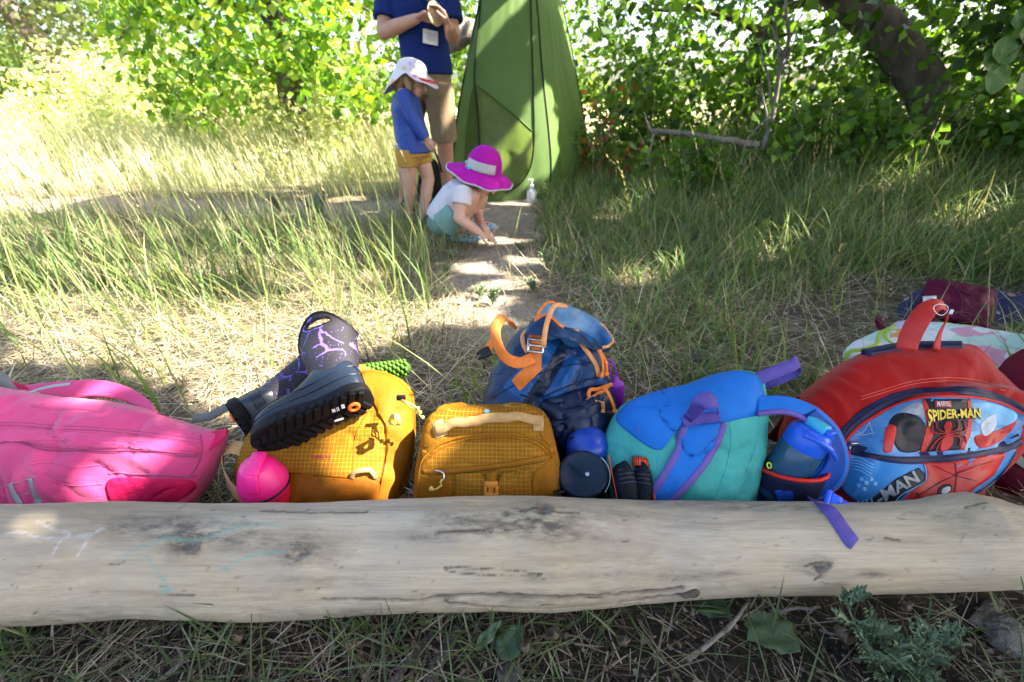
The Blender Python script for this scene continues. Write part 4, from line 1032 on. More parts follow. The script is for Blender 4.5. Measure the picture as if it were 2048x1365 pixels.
# ---- mustard bag on its back with boots on it
MUST = (0.31, 0.122, 0.007); MUSTL = (0.70, 0.46, 0.10)
M_MRIP = mat_ripstop("mustard_ripstop", (0.27, 0.108, 0.006), (0.46, 0.26, 0.035), lw=0.09)
M_MPLAIN = mat_fabric("mustard_nylon", MUST, 0.6, 0.15, 1100, 0.45)
M_MDARK = mat_fabric("ochre_fabric", (0.26, 0.085, 0.005), 0.6, 0.15, 1100, 0.45)
M_TAN = mat_webbing("tan_webbing", (0.46, 0.27, 0.10))
M_CORD = mat_plain("yellow_cord", (0.62, 0.46, 0.12), 0.7)
M_DKRED = mat_plain("maroon_print", (0.30, 0.03, 0.04), 0.6)
B = pillow([(478, 930), (500, 870), (560, 810), (620, 770), (680, 752), (722, 742), (765, 744), (806, 762), (826, 790), (831, 850), (826, 920), (806, 995), (780, 1050), (620, 1062), (505, 1045), (480, 990)],
           at(650, 905, .885), tilt(42, 6), .075, .07, 2.7, wr=.013, ws=9, seed=8)
BM = B
bag = thing("backpack", base_of(B), "mustard daypack lying under the black rubber boots", "backpack", BAGS)
obj("body", B.mb, M_MRIP, bag)
patch_on("side_panel", B, [(722, 748), (770, 748), (808, 772), (824, 800), (826, 870), (812, 940), (788, 1000), (756, 1010), (762, 960), (772, 900), (768, 850), (745, 800)], .002, M_MPLAIN, bag, puff=.004)
patch_on("lower_panel", B, [(492, 958), (580, 950), (680, 957), (752, 962), (758, 990), (745, 1030), (620, 1040), (505, 1035)], .0025, M_MDARK, bag, puff=.003)
pipe_on("piping", B, [(490, 952), (580, 946), (640, 951), (690, 955), (752, 962)], .0018, M_MDARK, bag)
pipe_on("piping", B, [(742, 790), (768, 850), (772, 905), (762, 955), (757, 1000)], .0016, M_MDARK, bag)
pipe_on("piping", B, [(716, 752), (735, 775), (748, 800), (712, 870), (704, 950)], .0012, M_MDARK, bag)
rib_on("loop", B, [(703, 958), (708, 945), (728, 940), (745, 946), (752, 958)], .010, .002, M_TAN, bag, 30, .002, bulge=.012)
ribbon("loop", [at(782, 842, .84), at(788, 832, .82), at(798, 838, .815), at(795, 850, .825), at(778, 845, .845)], [Vector((.5, -.8, .3)), Vector((.2, -.8, .6)), Vector((.9, -.2, .3)), Vector((.2, -.6, -.6)), Vector((0, -1, 0))], .012, .0018, M_CORD, bag)
z = zip_line(B, [(826, 790), (806, 795), (798, 812), (806, 840)], bag, M_MDARK, .012)
for dx in (0, 5, -4):
    mb = MB(); mb.tube([at(800, 800, .86), at(812 + dx, 806 + dx, .85), at(822 + dx, 812 + dx * 1.5, .84), at(838 + dx, 824 + dx * 2, .84)], .0016, 6); mb.ellipsoid(at(840 + dx, 825 + dx * 2, .84), (.004,) * 3, nu=8, nv=6)
    obj("zip_cord", mb, M_CORD, bag)
mb = MB(); mb.box(at(802, 796, .86), (.009, .004, .005)); obj("zip_slider", mb, M_BLACKPL, bag, bevel=.001)
ribbon("hip_strap", [at(500, 905, .84), at(465, 895, .85), at(446, 915, .84), at(450, 950, .80), at(470, 985, .77), at(500, 1000, .76)], [Vector((-.2, -.5, .8)), Vector((-.6, -.3, .7)), Vector((-.9, -.3, .2)), Vector((-.8, -.6, .1)), Vector((-.5, -.8, .2)), Vector((0, -.9, .3))], .03, .002, M_TAN, bag)
ribbon("hip_strap", [at(385, 838, 1.02), at(420, 832, 1.01), at(460, 812, 1.02), at(520, 800, 1.0)], [Vector((0, -.5, .85))] * 4, .026, .002, M_GREYWEB, bag, label="grey webbing end lying on the straw")
text_on("lettering", B, "TARN 12", lambda u, v: (622 + 40 * u, 919 - 8 * v), M_DKRED, bag, .0018, .012)

# ---- rubber boots
M_RUBBER = mat_plain("black_rubber", (0.010, 0.016, 0.030), 0.38, 0.45, var=0.25, bump=0.1, scale=25)
M_SOLE = mat_plain("sole_rubber", (0.005, 0.005, 0.006), 0.6, 0.2)
M_ORANGE = mat_plain("orange_plastic", (0.80, 0.16, 0.02), 0.5)
M_WHITE = mat_plain("white_print", (0.7, 0.7, 0.68), 0.6)
t = NT("purple_lightning_neoprene"); o = t.obj()
nz = t.new("ShaderNodeTexNoise"); nz.inputs["Scale"].default_value = 14; nz.inputs["Detail"].default_value = 5; t.link(o, nz.inputs["Vector"])
wv = t.new("ShaderNodeVectorMath", operation='MULTIPLY_ADD'); t.link(nz.outputs["Color"], wv.inputs[0]); wv.inputs[1].default_value = (0.06,) * 3; t.link(o, wv.inputs[2])
vo = t.new("ShaderNodeTexVoronoi", feature='DISTANCE_TO_EDGE'); vo.inputs["Scale"].default_value = 22; t.link(wv.outputs[0], vo.inputs["Vector"])
wd = t.ramp(t.noise(o, 16, 3), [(0.38, (0.005,) * 3), (0.62, (0.065,) * 3)])
ms = t.math('LESS_THAN', vo.outputs["Distance"], wd)
spk = t.math('GREATER_THAN', t.noise(o, 240, 2, 0.5), 0.67)
gate = t.math('GREATER_THAN', t.noise(o, 20, 2), 0.47)
t.link(t.mix(t.math('MAXIMUM', t.math('MULTIPLY', ms, gate), t.math('MULTIPLY', spk, gate)), (0.012, 0.009, 0.014), (0.15, 0.085, 0.46)), t.b.inputs["Base Color"]); t.b.inputs["Roughness"].default_value = 0.6
t.bump(t.noise(o, 700, 1), 0.2, 0.0005); M_NEO = t.m
def make_boot(label):
    root = thing("rubber_boot", (0, 0, 0), label, "boot", "pair of children's rubber boots")
    SEC = [(-.072, .010, .004, .030), (-.068, .026, .0, .075), (-.055, .034, 0, .105), (-.03, .037, 0, .118), (0, .0365, 0, .112), (.025, .036, 0, .092), (.05, .0385, 0, .072), (.08, .042, .001, .060), (.105, .041, .003, .054), (.125, .034, .006, .046), (.138, .020, .010, .034), (.141, .006, .014, .024)]
    S = catmull(SEC, 40); rows = []
    for x, w, zb, zt in S:
        row = []
        for k in range(28):
            a = 2 * math.pi * k / 28; ca, sa = math.cos(a), math.sin(a)
            e = 0.75 if sa < 0 else 1.0
            row.append((x, w * abs(ca) ** 0.72 * (1 if ca > 0 else -1) * (1 if sa < 0.2 else 1 - 0.18 * sa), (zb + zt) / 2 + (zt - zb) / 2 * abs(sa) ** 0.75 * (1 if sa > 0 else -1)))
        rows.append(row)
    mb = MB(); mb.grid(rows, close_u=True); mb.f.append(tuple(range(28))); mb.f.append(tuple(len(mb.v) - 28 + k for k in range(28))[::-1]); mb.mi += [0, 0]
    rows = []
    for z_, rx, ry, cx in [(.04, .045, .034, -.025), (.09, .046, .036, -.024), (.118, .047, .037, -.023), (.128, .046, .036, -.023)]:
        rows.append([(cx + rx * math.cos(2 * math.pi * k / 28), ry * math.sin(2 * math.pi * k / 28), z_ - .03 * math.cos(2 * math.pi * k / 28)) for k in range(28)])
    mb.grid(rows, close_u=True); n_ = len(mb.v); mb.f.append(tuple(n_ - 28 + k for k in range(28))); mb.f.append(tuple(n_ - 112 + k for k in range(28))[::-1]); mb.mi += [0, 0]
    obj("foot", mb, M_RUBBER, root, remesh=.0032, smooth_it=6)
    for zz in (.030, .048):     # moulded ridges round the foot
        pts = []
        for k in range(70):
            a = 2 * math.pi * k / 70; xx = .034 + .1065 * math.cos(a); w = np.interp(xx, [s[0] for s in SEC], [s[1] for s in SEC]); zl = zz * np.interp(xx, [-.07, .05, .14], [1.25, 1.0, .72])
            pts.append((xx, (w * .985 + .0008) * math.sin(a) / max(abs(math.sin(a)), .25) if abs(math.sin(a)) < .25 else (w * .985 + .0008) * (1 if math.sin(a) > 0 else -1), zl))
        mb = MB(); mb.tube(catmull(pts, 140, True), .0013, 6, False); obj("ridge", mb, M_RUBBER, root)
    # neoprene leg with pull hole on each side
    NA, NZ = 72, 34; V_, F_ = [], []
    def top(a): return .172 + .052 * abs(math.sin(a)) ** 2.2
    for i in range(NZ + 1):
        for k in range(NA):
            a = 2 * math.pi * k / NA; f_ = i / NZ; z_ = .07 + (top(a) - .07) * f_
            rx = .044 + .014 * f_; ry = .034 + .012 * f_
            V_.append((-.024 - .006 * f_ + rx * math.cos(a), ry * math.sin(a), z_))
    for i in range(NZ):
        for k in range(NA):
            am = 2 * math.pi * (k + .5) / NA; fm = (i + .5) / NZ; zm = .07 + (top(am) - .07) * fm
            if any(((math.cos(am) * .058) / .026) ** 2 + ((zm - .197) / .0095) ** 2 < 1 and math.sin(am) * s_ > 0 for s_ in (1, -1)): continue
            F_.append((i * NA + k, i * NA + (k + 1) % NA, (i + 1) * NA + (k + 1) % NA, (i + 1) * NA + k))
    mb = MB(); mb.add(V_, F_); leg = obj("shaft", mb, M_NEO, root, solid=.0045, smooth_it=0)
    rim = [Vector(v) for v in V_[-NA:]]; mb = MB(); mb.tube(rim + [rim[0]], .0042, 8, False); obj("rim", mb, M_SOLE, leg)
    for s_ in (1, -1):
        pts = []
        for k in range(36):
            q = 2 * math.pi * k / 36; xx = .0285 * math.cos(q); z_ = .197 + .0115 * math.sin(q); f_ = (z_ - .07) / (.224 - .07); rx = .044 + .014 * f_; ry = .034 + .012 * f_
            ca = max(-1, min(1, xx / rx)); pts.append(Vector((-.024 - .006 * f_ + xx, s_ * ry * math.sqrt(1 - ca * ca), z_)))
        mb = MB(); mb.tube(pts + [pts[0]], .0034, 8, False); obj("pull_handle", mb, M_SOLE, leg)
    # sole with lugs
    OUT = catmull([(-.076, 0), (-.070, .026), (-.045, .036), (-.01, .033), (.02, .032), (.06, .040), (.10, .043), (.13, .033), (.145, .010), (.145, -.008), (.13, -.030), (.10, -.040), (.06, -.037), (.02, -.031), (-.01, -.033), (-.045, -.036), (-.070, -.026)], 90, True)
    mb = MB(); rows = []
    for sc_, z_ in ((.97, .016), (1.02, .012), (1.03, -.004), (.98, -.007)): rows.append([(.034 + (p[0] - .034) * sc_, p[1] * sc_, z_) for p in OUT])
    mb.grid(rows, close_u=True); n_ = len(mb.v); mb.f.append(tuple(n_ - 90 + k for k in range(90))); mb.f.append(tuple(range(90))[::-1]); mb.mi += [0, 0]
    sole = obj("sole", mb, M_SOLE, root, bevel=.002)
    mb = MB()
    for k in range(13):
        x0 = -.066 + k * .0165; w = float(np.interp(x0, [-.076, -.05, 0, .08, .145], [.02, .034, .031, .041, .012]))
        for s_ in (1, -1):
            M_ = Matrix.Rotation(s_ * R(24), 3, 'Z'); mb.box((x0 + .006, s_ * w * .60, -.0092), (.0052, w * .46, .0034), M_)
            M_ = Matrix.Rotation(s_ * R(10), 3, 'Y'); mb.box((x0 + .006, s_ * (w + .0028), -.001), (.0054, .0024, .0055))
    obj("tread_lug", mb, M_SOLE, sole, bevel=.0012, smooth=False, kind='stuff')
    mb = MB(); pts = [Vector((-.040 + .0085 * math.cos(a), .000 + .0085 * math.sin(a), -.0135)) for a in np.linspace(0, 2 * math.pi, 30)]; mb.tube(pts, .0036, 8, False); obj("heel_ring", mb, M_ORANGE, sole)
    mb = MB()
    sm = 0
    for (x0, y0, lx, ly) in [(-.024, .014, .003, .005), (-.006, .014, .003, .004), (-.015, .013, .0008, .005), (-.012, .013, .0006, .005), (-.004, -.017, .0085, .0022)]: mb = MB(); mb.box((x0, y0, -.0132), (lx, ly, .0007), Matrix.Rotation(.2, 3, 'Z')); obj("sole_mark", mb, M_WHITE, sole, smooth=False)
    return root
def cam_vec(x, y, z): return RIGHT * x + UP * y + FWD * z
def set_boot(root, tdir, zdir, pos, s=1.0):
    tx = cam_vec(*tdir).normalized(); z_ = cam_vec(*zdir); z_ = (z_ - tx * z_.dot(tx)).normalized(); y_ = z_.cross(tx)
    M_ = Matrix((tx, y_, z_)).transposed().to_4x4(); M_.translation = pos; root.matrix_world = M_ @ Matrix.Scale(s, 4)
boot = make_boot("black rubber boot with purple lightning leg, its ribbed sole and orange heel ring facing out")
set_boot(boot, (-.90, -.40, -.20), (-.16, .74, .65), at(664, 822, .85), 1.08)
def copy_tree(o, parent=None):
    c = o.copy(); sc.collection.objects.link(c)
    if parent is not None: c.parent = parent
    for ch in [q for q in bpy.data.objects if q.parent == o and q != c]: copy_tree(ch, c)
    return c
boot2 = copy_tree(boot); boot2['label'] = "black rubber boot lying half hidden behind the other, its toe pointing at the pink bag"
set_boot(boot2, (.38, -.90, .35), (.74, .50, .46), at(497, 858, .93), 1.0)

# ---- pink drinking bottle
M_HOTPINK = mat_plain("hot_pink_plastic", (0.80, 0.012, 0.22), 0.4, 0.5, var=0.04)
M_REDPL = mat_plain("pink_red_plastic", (0.66, 0.008, 0.06), 0.35, 0.5, var=0.04)
c = at(541, 965, .775); base = Vector((c.x, c.y, 0))
bt = thing("drinking_bottle", base, "hot pink drinking bottle with a domed flip lid standing between log and mustard daypack", "bottle", "children's drinking bottles")
Mb = frame((-.06, -.10, 1))
mb = MB(); mb.lathe([(.0, .0), (.040, .0), (.043, .006), (.043, .10), (.041, .105)], base, Mb); obj("body", mb, M_REDPL, bt)
mb = MB(); mb.lathe([(.0455, .098), (.0475, .104), (.0475, .120), (.0455, .126), (.036, .152), (.031, .160), (.029, .1635), (.012, .165), (.0, .1655)], base, Mb); obj("lid", mb, M_HOTPINK, bt)
mb = MB(); q = base + Mb @ Vector((0, .0, .168)); mb.box(q + Mb @ Vector((.004, -.004, .0)), (.014, .026, .0055), Mb @ Matrix.Rotation(.22, 3, 'X')); mb.box(q + Mb @ Vector((.004, -.034, -.022)), (.0135, .006, .020), Mb @ Matrix.Rotation(-.35, 3, 'X')); obj("flip_spout", mb, M_HOTPINK, bt, bevel=.004)
mb = MB(); mb.tube([base + Mb @ Vector((.047 * math.cos(a), .047 * math.sin(a), .108)) for a in np.linspace(-1.6, .6, 24)], .0028, 7); obj("carry_loop", mb, M_BLACKPL, bt)

# ---- small mustard pack, front centre
B = pillow([(836, 1000), (834, 940), (842, 890), (850, 850), (868, 825), (920, 815), (980, 812), (1045, 810), (1080, 820), (1100, 845), (1112, 890), (1122, 940), (1120, 1010), (1085, 1052), (980, 1056), (870, 1052)],
           at(980, 915, .835), tilt(24, -2), .050, .055, 4.2, wr=.006, ws=9, seed=15, plateaus=[([(840, 1080), (838, 955), (850, 918), (882, 890), (932, 875), (985, 870), (1040, 872), (1082, 888), (1104, 915), (1114, 955), (1114, 1080)], .012, 6)])
bag = thing("backpack", base_of(B), "small mustard daypack with light check grid and tan top handle behind the log's middle", "backpack", BAGS)
obj("body", B.mb, M_MRIP, bag)
for pl in ([(838, 1000), (836, 945), (846, 900), (856, 905), (852, 945), (900, 955), (908, 1000), (900, 1040), (860, 1040)], [(1120, 1000), (1119, 945), (1108, 905), (1100, 920), (1068, 945), (1060, 1000), (1068, 1040), (1100, 1040)]):
    patch_on("side_panel", B, pl, .0022, M_MPLAIN, bag, sharp=True)
for pl in ([(846, 895), (850, 855), (864, 838), (872, 868), (878, 880), (858, 895)], [(1110, 890), (1098, 850), (1082, 840), (1080, 868), (1088, 882), (1100, 895)]):
    patch_on("corner_panel", B, pl, .002, M_MPLAIN, bag, sharp=True)
pipe_on("piping", B, [(836, 1010), (838, 955), (850, 915), (880, 888), (930, 873), (985, 868), (1040, 870), (1085, 886), (1106, 915), (1116, 955), (1117, 1010)], .0036, M_MPLAIN, bag, 90)
pipe_on("piping", B, [(843, 1010), (845, 955), (857, 922), (886, 896), (935, 882), (985, 877), (1038, 879), (1078, 893), (1099, 919), (1109, 955), (1110, 1010)], .0016, M_MDARK, bag, 90)
rib_on("zipper_flap", B, [(846, 944), (900, 942), (960, 936), (1010, 930), (1060, 922), (1098, 914)], .011, .003, M_MPLAIN, bag, 60, .002)
pipe_on("zipper_teeth", B, [(850, 950), (900, 948), (960, 942), (1010, 936), (1060, 928), (1094, 921)], .0009, M_BLACKPL, bag, 60, .001)
def top_flap(pl, nm): return patch_on(nm, B, pl, .003, M_MPLAIN, bag, sharp=True)
rows = lambda a, b: (a, b)
strip3("top_tab", [at(868, 836, .86), at(874, 818, .89), at(884, 812, .90)], [at(932, 832, .86), at(936, 812, .89), at(926, 806, .90)], .006, M_MPLAIN, bag)
strip3("top_tab", [at(1015, 829, .86), at(1012, 812, .89), at(1020, 806, .90)], [at(1080, 832, .86), at(1078, 818, .89), at(1066, 812, .90)], .006, M_MPLAIN, bag)
rib_on("handle_end", B, [(874, 842), (878, 858), (884, 874)], .026, .002, M_TAN, bag, 16, .0015)
rib_on("handle_end", B, [(1076, 832), (1077, 846), (1076, 862)], .022, .002, M_TAN, bag, 16, .0015)
hp = [(872, 862), (892, 856), (905, 847), (940, 843), (985, 838), (1035, 836), (1078, 844)]
rib_on("handle", B, hp, .019, .004, M_TAN, bag, 60, .004, bulge=.016)
patch_on("pocket", B, [(910, 948), (962, 945), (972, 960), (998, 958), (1006, 944), (1058, 938), (1064, 990), (1060, 1040), (985, 1044), (910, 1040)], .004, M_MRIP, bag, puff=.012, sharp=True)
rib_on("pocket_strap", B, [(984, 938), (983, 950), (983, 962), (984, 972)], .020, .003, M_MPLAIN, bag, 16, .015)
M_BUCK = mat_plain("mustard_plastic", (0.55, 0.20, 0.015), 0.4, 0.5)
p, n_ = hit(B, 985, 972); Mf = frame(n_, (1, 0, 0)); mb = MB(); q = p + n_ * .018
mb.box(q + Mf @ Vector((0, .006, 0)), (.013, .006, .004), Mf); mb.box(q + Mf @ Vector((-.011, -.008, 0)), (.003, .012, .0035), Mf); mb.box(q + Mf @ Vector((.011, -.008, 0)), (.003, .012, .0035), Mf); mb.box(q + Mf @ Vector((0, -.016, 0)), (.012, .006, .004), Mf); mb.box(q + Mf @ Vector((0, -.004, -.001)), (.006, .012, .002), Mf)
obj("buckle", mb, M_BUCK, bag, bevel=.0015)
p, n_ = hit(B, 879, 944); Mf = frame(n_, (1, 0, 0)); mb = MB(); q = p + n_ * .007
mb.tube([q + Mf @ Vector(v) for v in [(-.010, .002, 0), (-.004, .004, .002), (.004, .003, .003), (.010, -.002, .003), (.011, -.012, .003), (.006, -.018, .003)]], .0018, 7); obj("zip_pull", mb, M_STEEL, bag)
mb = MB(); mb.tube([q + Mf @ Vector(v) for v in [(.007, -.012, .003), (.004, -.018, .006), (.006, -.024, .005), (-.002, -.030, .005), (-.012, -.034, .004)]], .0021, 7); mb.ellipsoid(q + Mf @ Vector((-.014, -.031, .004)), (.005,) * 3, nu=8, nv=6); obj("zip_cord", mb, M_CORD, bag)
M_SKYDOT = mat_plain("pale_blue_sticker", (0.18, 0.45, 0.68), 0.4)
patch_on("sticker", B, [(969, 822), (974, 820), (979, 822), (978, 826), (973, 827), (969, 825)], .0015, M_SKYDOT, bag, 4, 20)

# ---- navy roll-top bag with orange webbing
t = NT("navy_banner_nylon"); o = t.uv(); mp = t.new("ShaderNodeMapping"); mp.inputs["Rotation"].default_value = (0, 0, R(35)); t.link(o, mp.inputs[0])
s_ = t.new("ShaderNodeSeparateXYZ"); t.link(mp.outputs[0], s_.inputs[0])
f1 = t.math('FRACT', t.math('MULTIPLY', s_.outputs[0], 6.0)); f2 = t.math('FRACT', t.math('ADD', t.math('MULTIPLY', s_.outputs[1], 5.0), 0.2))
c1 = t.ramp(f1, [(0.0, (0.004, 0.030, 0.10)), (0.33, (0.006, 0.075, 0.24)), (0.62, (0.004, 0.010, 0.030)), (0.80, (0.006, 0.055, 0.19)), (0.9, (0.006, 0.075, 0.24)), (1.0, (0.004, 0.03, 0.1))])
c1.node.color_ramp.interpolation = 'CONSTANT'
c = t.mix(t.math('MULTIPLY', t.math('GREATER_THAN', f2, 0.72), .7), c1, (0.004, 0.02, 0.07)); t.link(c, t.b.inputs["Base Color"]); t.b.inputs["Roughness"].default_value = 0.36; t.b.inputs["Specular IOR Level"].default_value = 0.3
ch = t.bump(t.noise(t.obj(), 26, 5, 0.6), 0.55, 0.012); t.bump(t.noise(t.obj(), 9, 4, 0.6), 0.5, 0.03, ch); M_NAVY = t.m
M_NAVYDK = mat_plain("dark_navy_nylon", (0.004, 0.011, 0.04), 0.35, 0.3, var=0.3, bump=0.6, scale=24)
M_LIN = mat_plain("light_blue_lining", (0.05, 0.17, 0.36), 0.4, 0.5, var=0.35, bump=0.6, scale=30)
M_OWEB = mat_webbing("orange_webbing", (0.78, 0.20, 0.025))
M_OEDGE = mat_plain("pale_orange_binding", (0.72, 0.32, 0.12), 0.6, var=0.15)
B = pillow([(958, 840), (976, 770), (992, 725), (1012, 690), (1040, 662), (1075, 648), (1120, 652), (1165, 664), (1196, 690), (1208, 740), (1222, 790), (1226, 850), (1215, 915), (1170, 960), (1060, 970), (975, 930)],
           at(1095, 790, 1.03), tilt(22, 8), .095, .085, 2.6, wr=.018, ws=9, seed=21)
bag = thing("lunch_bag", base_of(B), "navy and blue roll-top bag with orange webbing strap, standing open behind the small daypack", "bag", BAGS)
obj("body", B.mb, M_NAVY, bag)
# open collar: outer wall up to the rim, then the lining back down
lower = [(1050, 668, .99), (1085, 672, .97), (1130, 676, .965), (1165, 690, .98), (1200, 705, 1.03), (1215, 700, 1.10), (1190, 670, 1.16), (1140, 650, 1.15), (1095, 645, 1.10), (1062, 655, 1.04)]
rim = [(1072, 644, 1.00), (1092, 632, 1.00), (1122, 652, .985), (1160, 672, 1.0), (1196, 696, 1.03), (1224, 684, 1.10), (1205, 652, 1.17), (1160, 624, 1.17), (1118, 606, 1.12), (1092, 608, 1.06)]
L3 = catmull([at(*q) for q in lower], 80, True); R3 = catmull([at(*q) for q in rim], 80, True); ctr = R3.mean(0)
rws = []
for k in range(9):
    f_ = k / 8; r_ = L3 * (1 - f_) + R3 * f_
    for i in range(80): r_[i] += (r_[i] - ctr) * .05 * math.sin(math.pi * f_) + np.array(noise.noise_vector(Vector(r_[i]) * 22)) * .006 * f_
    rws.append(r_)
mb = MB(); mb.grid([[tuple(p) for p in r_] for r_ in rws], close_u=True); mb.uv = [(p[0], p[2]) for r_ in rws for p in r_]; col_ = obj("collar", mb, M_NAVY, bag)
top_r = rws[-1]; ins = []
for f_, dz in ((0.0, .003), (.10, -.004), (.16, -.02), (.28, -.045), (.6, -.06), (.97, -.062)): ins.append([tuple(p + (ctr - p) * f_ + np.array([0, 0, dz])) for p in top_r])
mb = MB(); mb.grid(ins, close_u=True); obj("lining", mb, M_LIN, col_)
def seg3(r_, a, b): return [Vector(r_[i % 80]) for i in range(a, b)]
mb = MB(); mb.tube(seg3(top_r, -14, 10), .0035, 8); obj("binding", mb, M_OWEB, bag)
mb = MB(); mb.tube(seg3(top_r, 26, 46), .0035, 8); obj("binding", mb, M_OEDGE, bag)
rib_on("binding", B, [(1152, 662), (1162, 688), (1180, 712), (1192, 732), (1196, 752)], .011, .003, M_OEDGE, bag, 40, .002)
rib_on("binding", B, [(1056, 660), (1046, 672), (1048, 692), (1056, 705)], .011, .003, M_OEDGE, bag, 30, .002)
ribbon("binding", [at(1087, 695, .945), at(1090, 665, .955), at(1097, 636, .975), at(1110, 612, 1.0), at(1133, 612, 1.03)], [Vector((0, -.85, .5))] * 4 + [Vector((0, -.5, .85))], .011, .003, M_OEDGE, bag)
rib_on("label_tab", B, [(1066, 655), (1070, 672)], .026, .003, mat_plain("pale_blue_tab", (0.30, 0.38, 0.48), .5), bag, 14, .006)
rib_on("webbing", B, [(1070, 668), (1071, 690), (1072, 715), (1068, 738)], .028, .002, M_OWEB, bag, 26, .008)
ribbon("webbing", [at(1076, 728, .925), at(1062, 742, .92), at(1046, 757, .92), at(1032, 772, .93)], [Vector((-.1, -.8, .6)), Vector((0, -.75, .65)), Vector((.1, -.85, .5)), Vector((0, -.7, .7))], .030, .002, M_OWEB, bag)
ribbon("webbing", [at(1066, 716, .93), at(1040, 726, .92), at(1012, 716, .92), at(996, 690, .93), at(991, 660, .95), at(1002, 638, .98), at(1018, 640, 1.0), at(1026, 655, 1.03)],
       [Vector((0, -.8, .6)), Vector((0, -.8, .6)), Vector((-.3, -.9, .2)), Vector((-.5, -.85, .1)), Vector((-.3, -.9, .3)), Vector((.1, -.6, .8)), Vector((.5, .3, .8)), Vector((.6, .6, .5))], .024, .002, M_OWEB, bag, 70)
ribbon("webbing", [at(1000, 674, .99), at(985, 684, .99), at(975, 700, .985)], [Vector((-.3, -.8, .5))] * 3, .018, .002, M_OWEB, bag)
mb = MB(); q = at(971, 706, .98); Mf = frame((-.2, -.8, .5), (1, .1, .5)); mb.box(q, (.012, .011, .005), Mf); mb.box(q + Mf @ Vector((-.014, .006, 0)), (.006, .003, .004), Mf); mb.box(q + Mf @ Vector((-.014, -.006, 0)), (.006, .003, .004), Mf); obj("side_buckle", mb, M_BLACKPL, bag, bevel=.0015)
p, n_ = hit(B, 1070, 694); Mf = frame(n_, (1, -.15, 0)); q = p + n_ * .012; mb = MB()
for (dx, dy, hx, hy) in [(0, .014, .018, .0025), (0, -.014, .018, .0025), (-.0165, 0, .0025, .014), (.0165, 0, .0025, .014)]: mb.box(q + Mf @ Vector((dx, dy, 0)), (hx, hy, .0035), Mf)
mb.box(q + Mf @ Vector((0, 0, .003)), (.015, .003, .002), Mf); obj("slide_buckle", mb, M_STEEL, bag, bevel=.0012)
patch_on("pocket", B, [(1085, 805), (1120, 790), (1170, 775), (1212, 770), (1222, 800), (1222, 850), (1195, 885), (1130, 900), (1085, 880), (1078, 840)], .006, M_NAVYDK, bag, puff=.03)
pipe_on("seam", B, [(1040, 790), (1080, 795), (1130, 775), (1180, 758), (1205, 752)], .0022, M_NAVYDK, bag)
pipe_on("seam", B, [(985, 795), (1050, 760), (1120, 735), (1190, 725)], .0016, M_NAVYDK, bag)
pipe_on("seam", B, [(1075, 800), (1092, 830), (1098, 870), (1090, 920)], .002, M_NAVYDK, bag)
zo = rib_on("pocket_binding", B, [(1167, 792), (1172, 780), (1190, 773), (1208, 776)], .008, .004, M_OWEB, bag, 30, .028)
rib_on("pocket_binding", B, [(1170, 800), (1184, 795), (1200, 790), (1210, 778)], .008, .004, M_OWEB, bag, 30, .028)
lb = rib_on("leather_label", B, [(1185, 803), (1187, 815), (1188, 826)], .024, .002, mat_plain("orange_leather", (0.74, 0.28, 0.10), .6), bag, 12, .031, label="orange label with a tree emblem")
for px_ in ([(1187, 823), (1187, 806)], [(1181, 822), (1182, 810), (1187, 806), (1192, 810), (1193, 820)], [(1181, 812), (1193, 813)], [(1184, 824), (1184, 812)]): pipe_on("emblem", B, px_, .0005, M_BLACKPL, lb, 12, .0335)
for pts in ([at(1196, 700, 1.0), at(1204, 718, .985), at(1206, 740, .98), at(1203, 752, .975)], [at(1199, 700, 1.0), at(1212, 725, .985), at(1213, 748, .98)], [at(1208, 776, .93), at(1218, 790, .925), at(1226, 808, .92), at(1230, 822, .92)]):
    mb = MB(); mb.tube(catmull(pts, 16), .0034, 7); mb.ellipsoid(pts[-1], (.006, .006, .006), nu=8, nv=6); obj("zip_cord", mb, M_OWEB, bag)

# ---- purple bottle hanging from it
M_PURP = mat_plain("purple_silicone", (0.30, 0.02, 0.42), 0.45, 0.5, var=0.06)
c = at(1232, 785, 1.02); pb = thing("sanitizer_bottle", (c.x, c.y, c.z - .04), "small bright purple bottle hanging on a loop from the roll-top bag", "bottle")
Mf = frame((-.12, .05, 1)); mb = MB(); mb.lathe([(0, -.042), (.017, -.042), (.020, -.036), (.021, .018), (.018, .026), (.008, .033), (.007, .044), (0, .045)], c, Mf, 20, sy=.75); obj("body", mb, M_PURP, pb)
mb = MB(); mb.tube(catmull([c + Mf @ Vector(v) for v in [(-.006, 0, .036), (-.012, 0, .06), (-.016, 0, .085), (-.006, 0, .085), (.002, 0, .06), (.006, 0, .036)]], 24), .0022, 6); obj("loop", mb, M_PURP, pb)

# ---- blue and dark round bottle caps, pair of shoes
M_BLUEPL = mat_plain("blue_plastic", (0.012, 0.055, 0.36), 0.35, 0.5, var=0.1)
M_INK = mat_plain("ink_blue_plastic", (0.006, 0.018, 0.038), 0.45, 0.25, var=0.15)
c = at(1176, 888, .87); bb = thing("drinking_bottle", (c.x, c.y, 0), "blue bottle with a smooth domed cap behind the dark round lid", "bottle", "children's drinking bottles")
Mf = frame((-.1, -.3, 1)); tp = Vector((c.x, c.y, c.z)); mb = MB(); mb.lathe([(.0, -.13), (.036, -.13), (.040, -.12), (.040, -.03)], tp, Mf); obj("body", mb, M_BLUEPL, bb)
mb = MB(); mb.lathe([(.046, -.035), (.047, -.03), (.047, -.010), (.044, .006), (.036, .018), (.022, .025), (.0, .027)], tp, Mf); cp = obj("cap", mb, M_BLUEPL, bb)
mb = MB()
for (x_, y_) in ((-.030, .022), (-.034, .004)): mb.box(tp + Mf @ Vector((x_, y_, .018)), (.005, .002, .004), Mf)
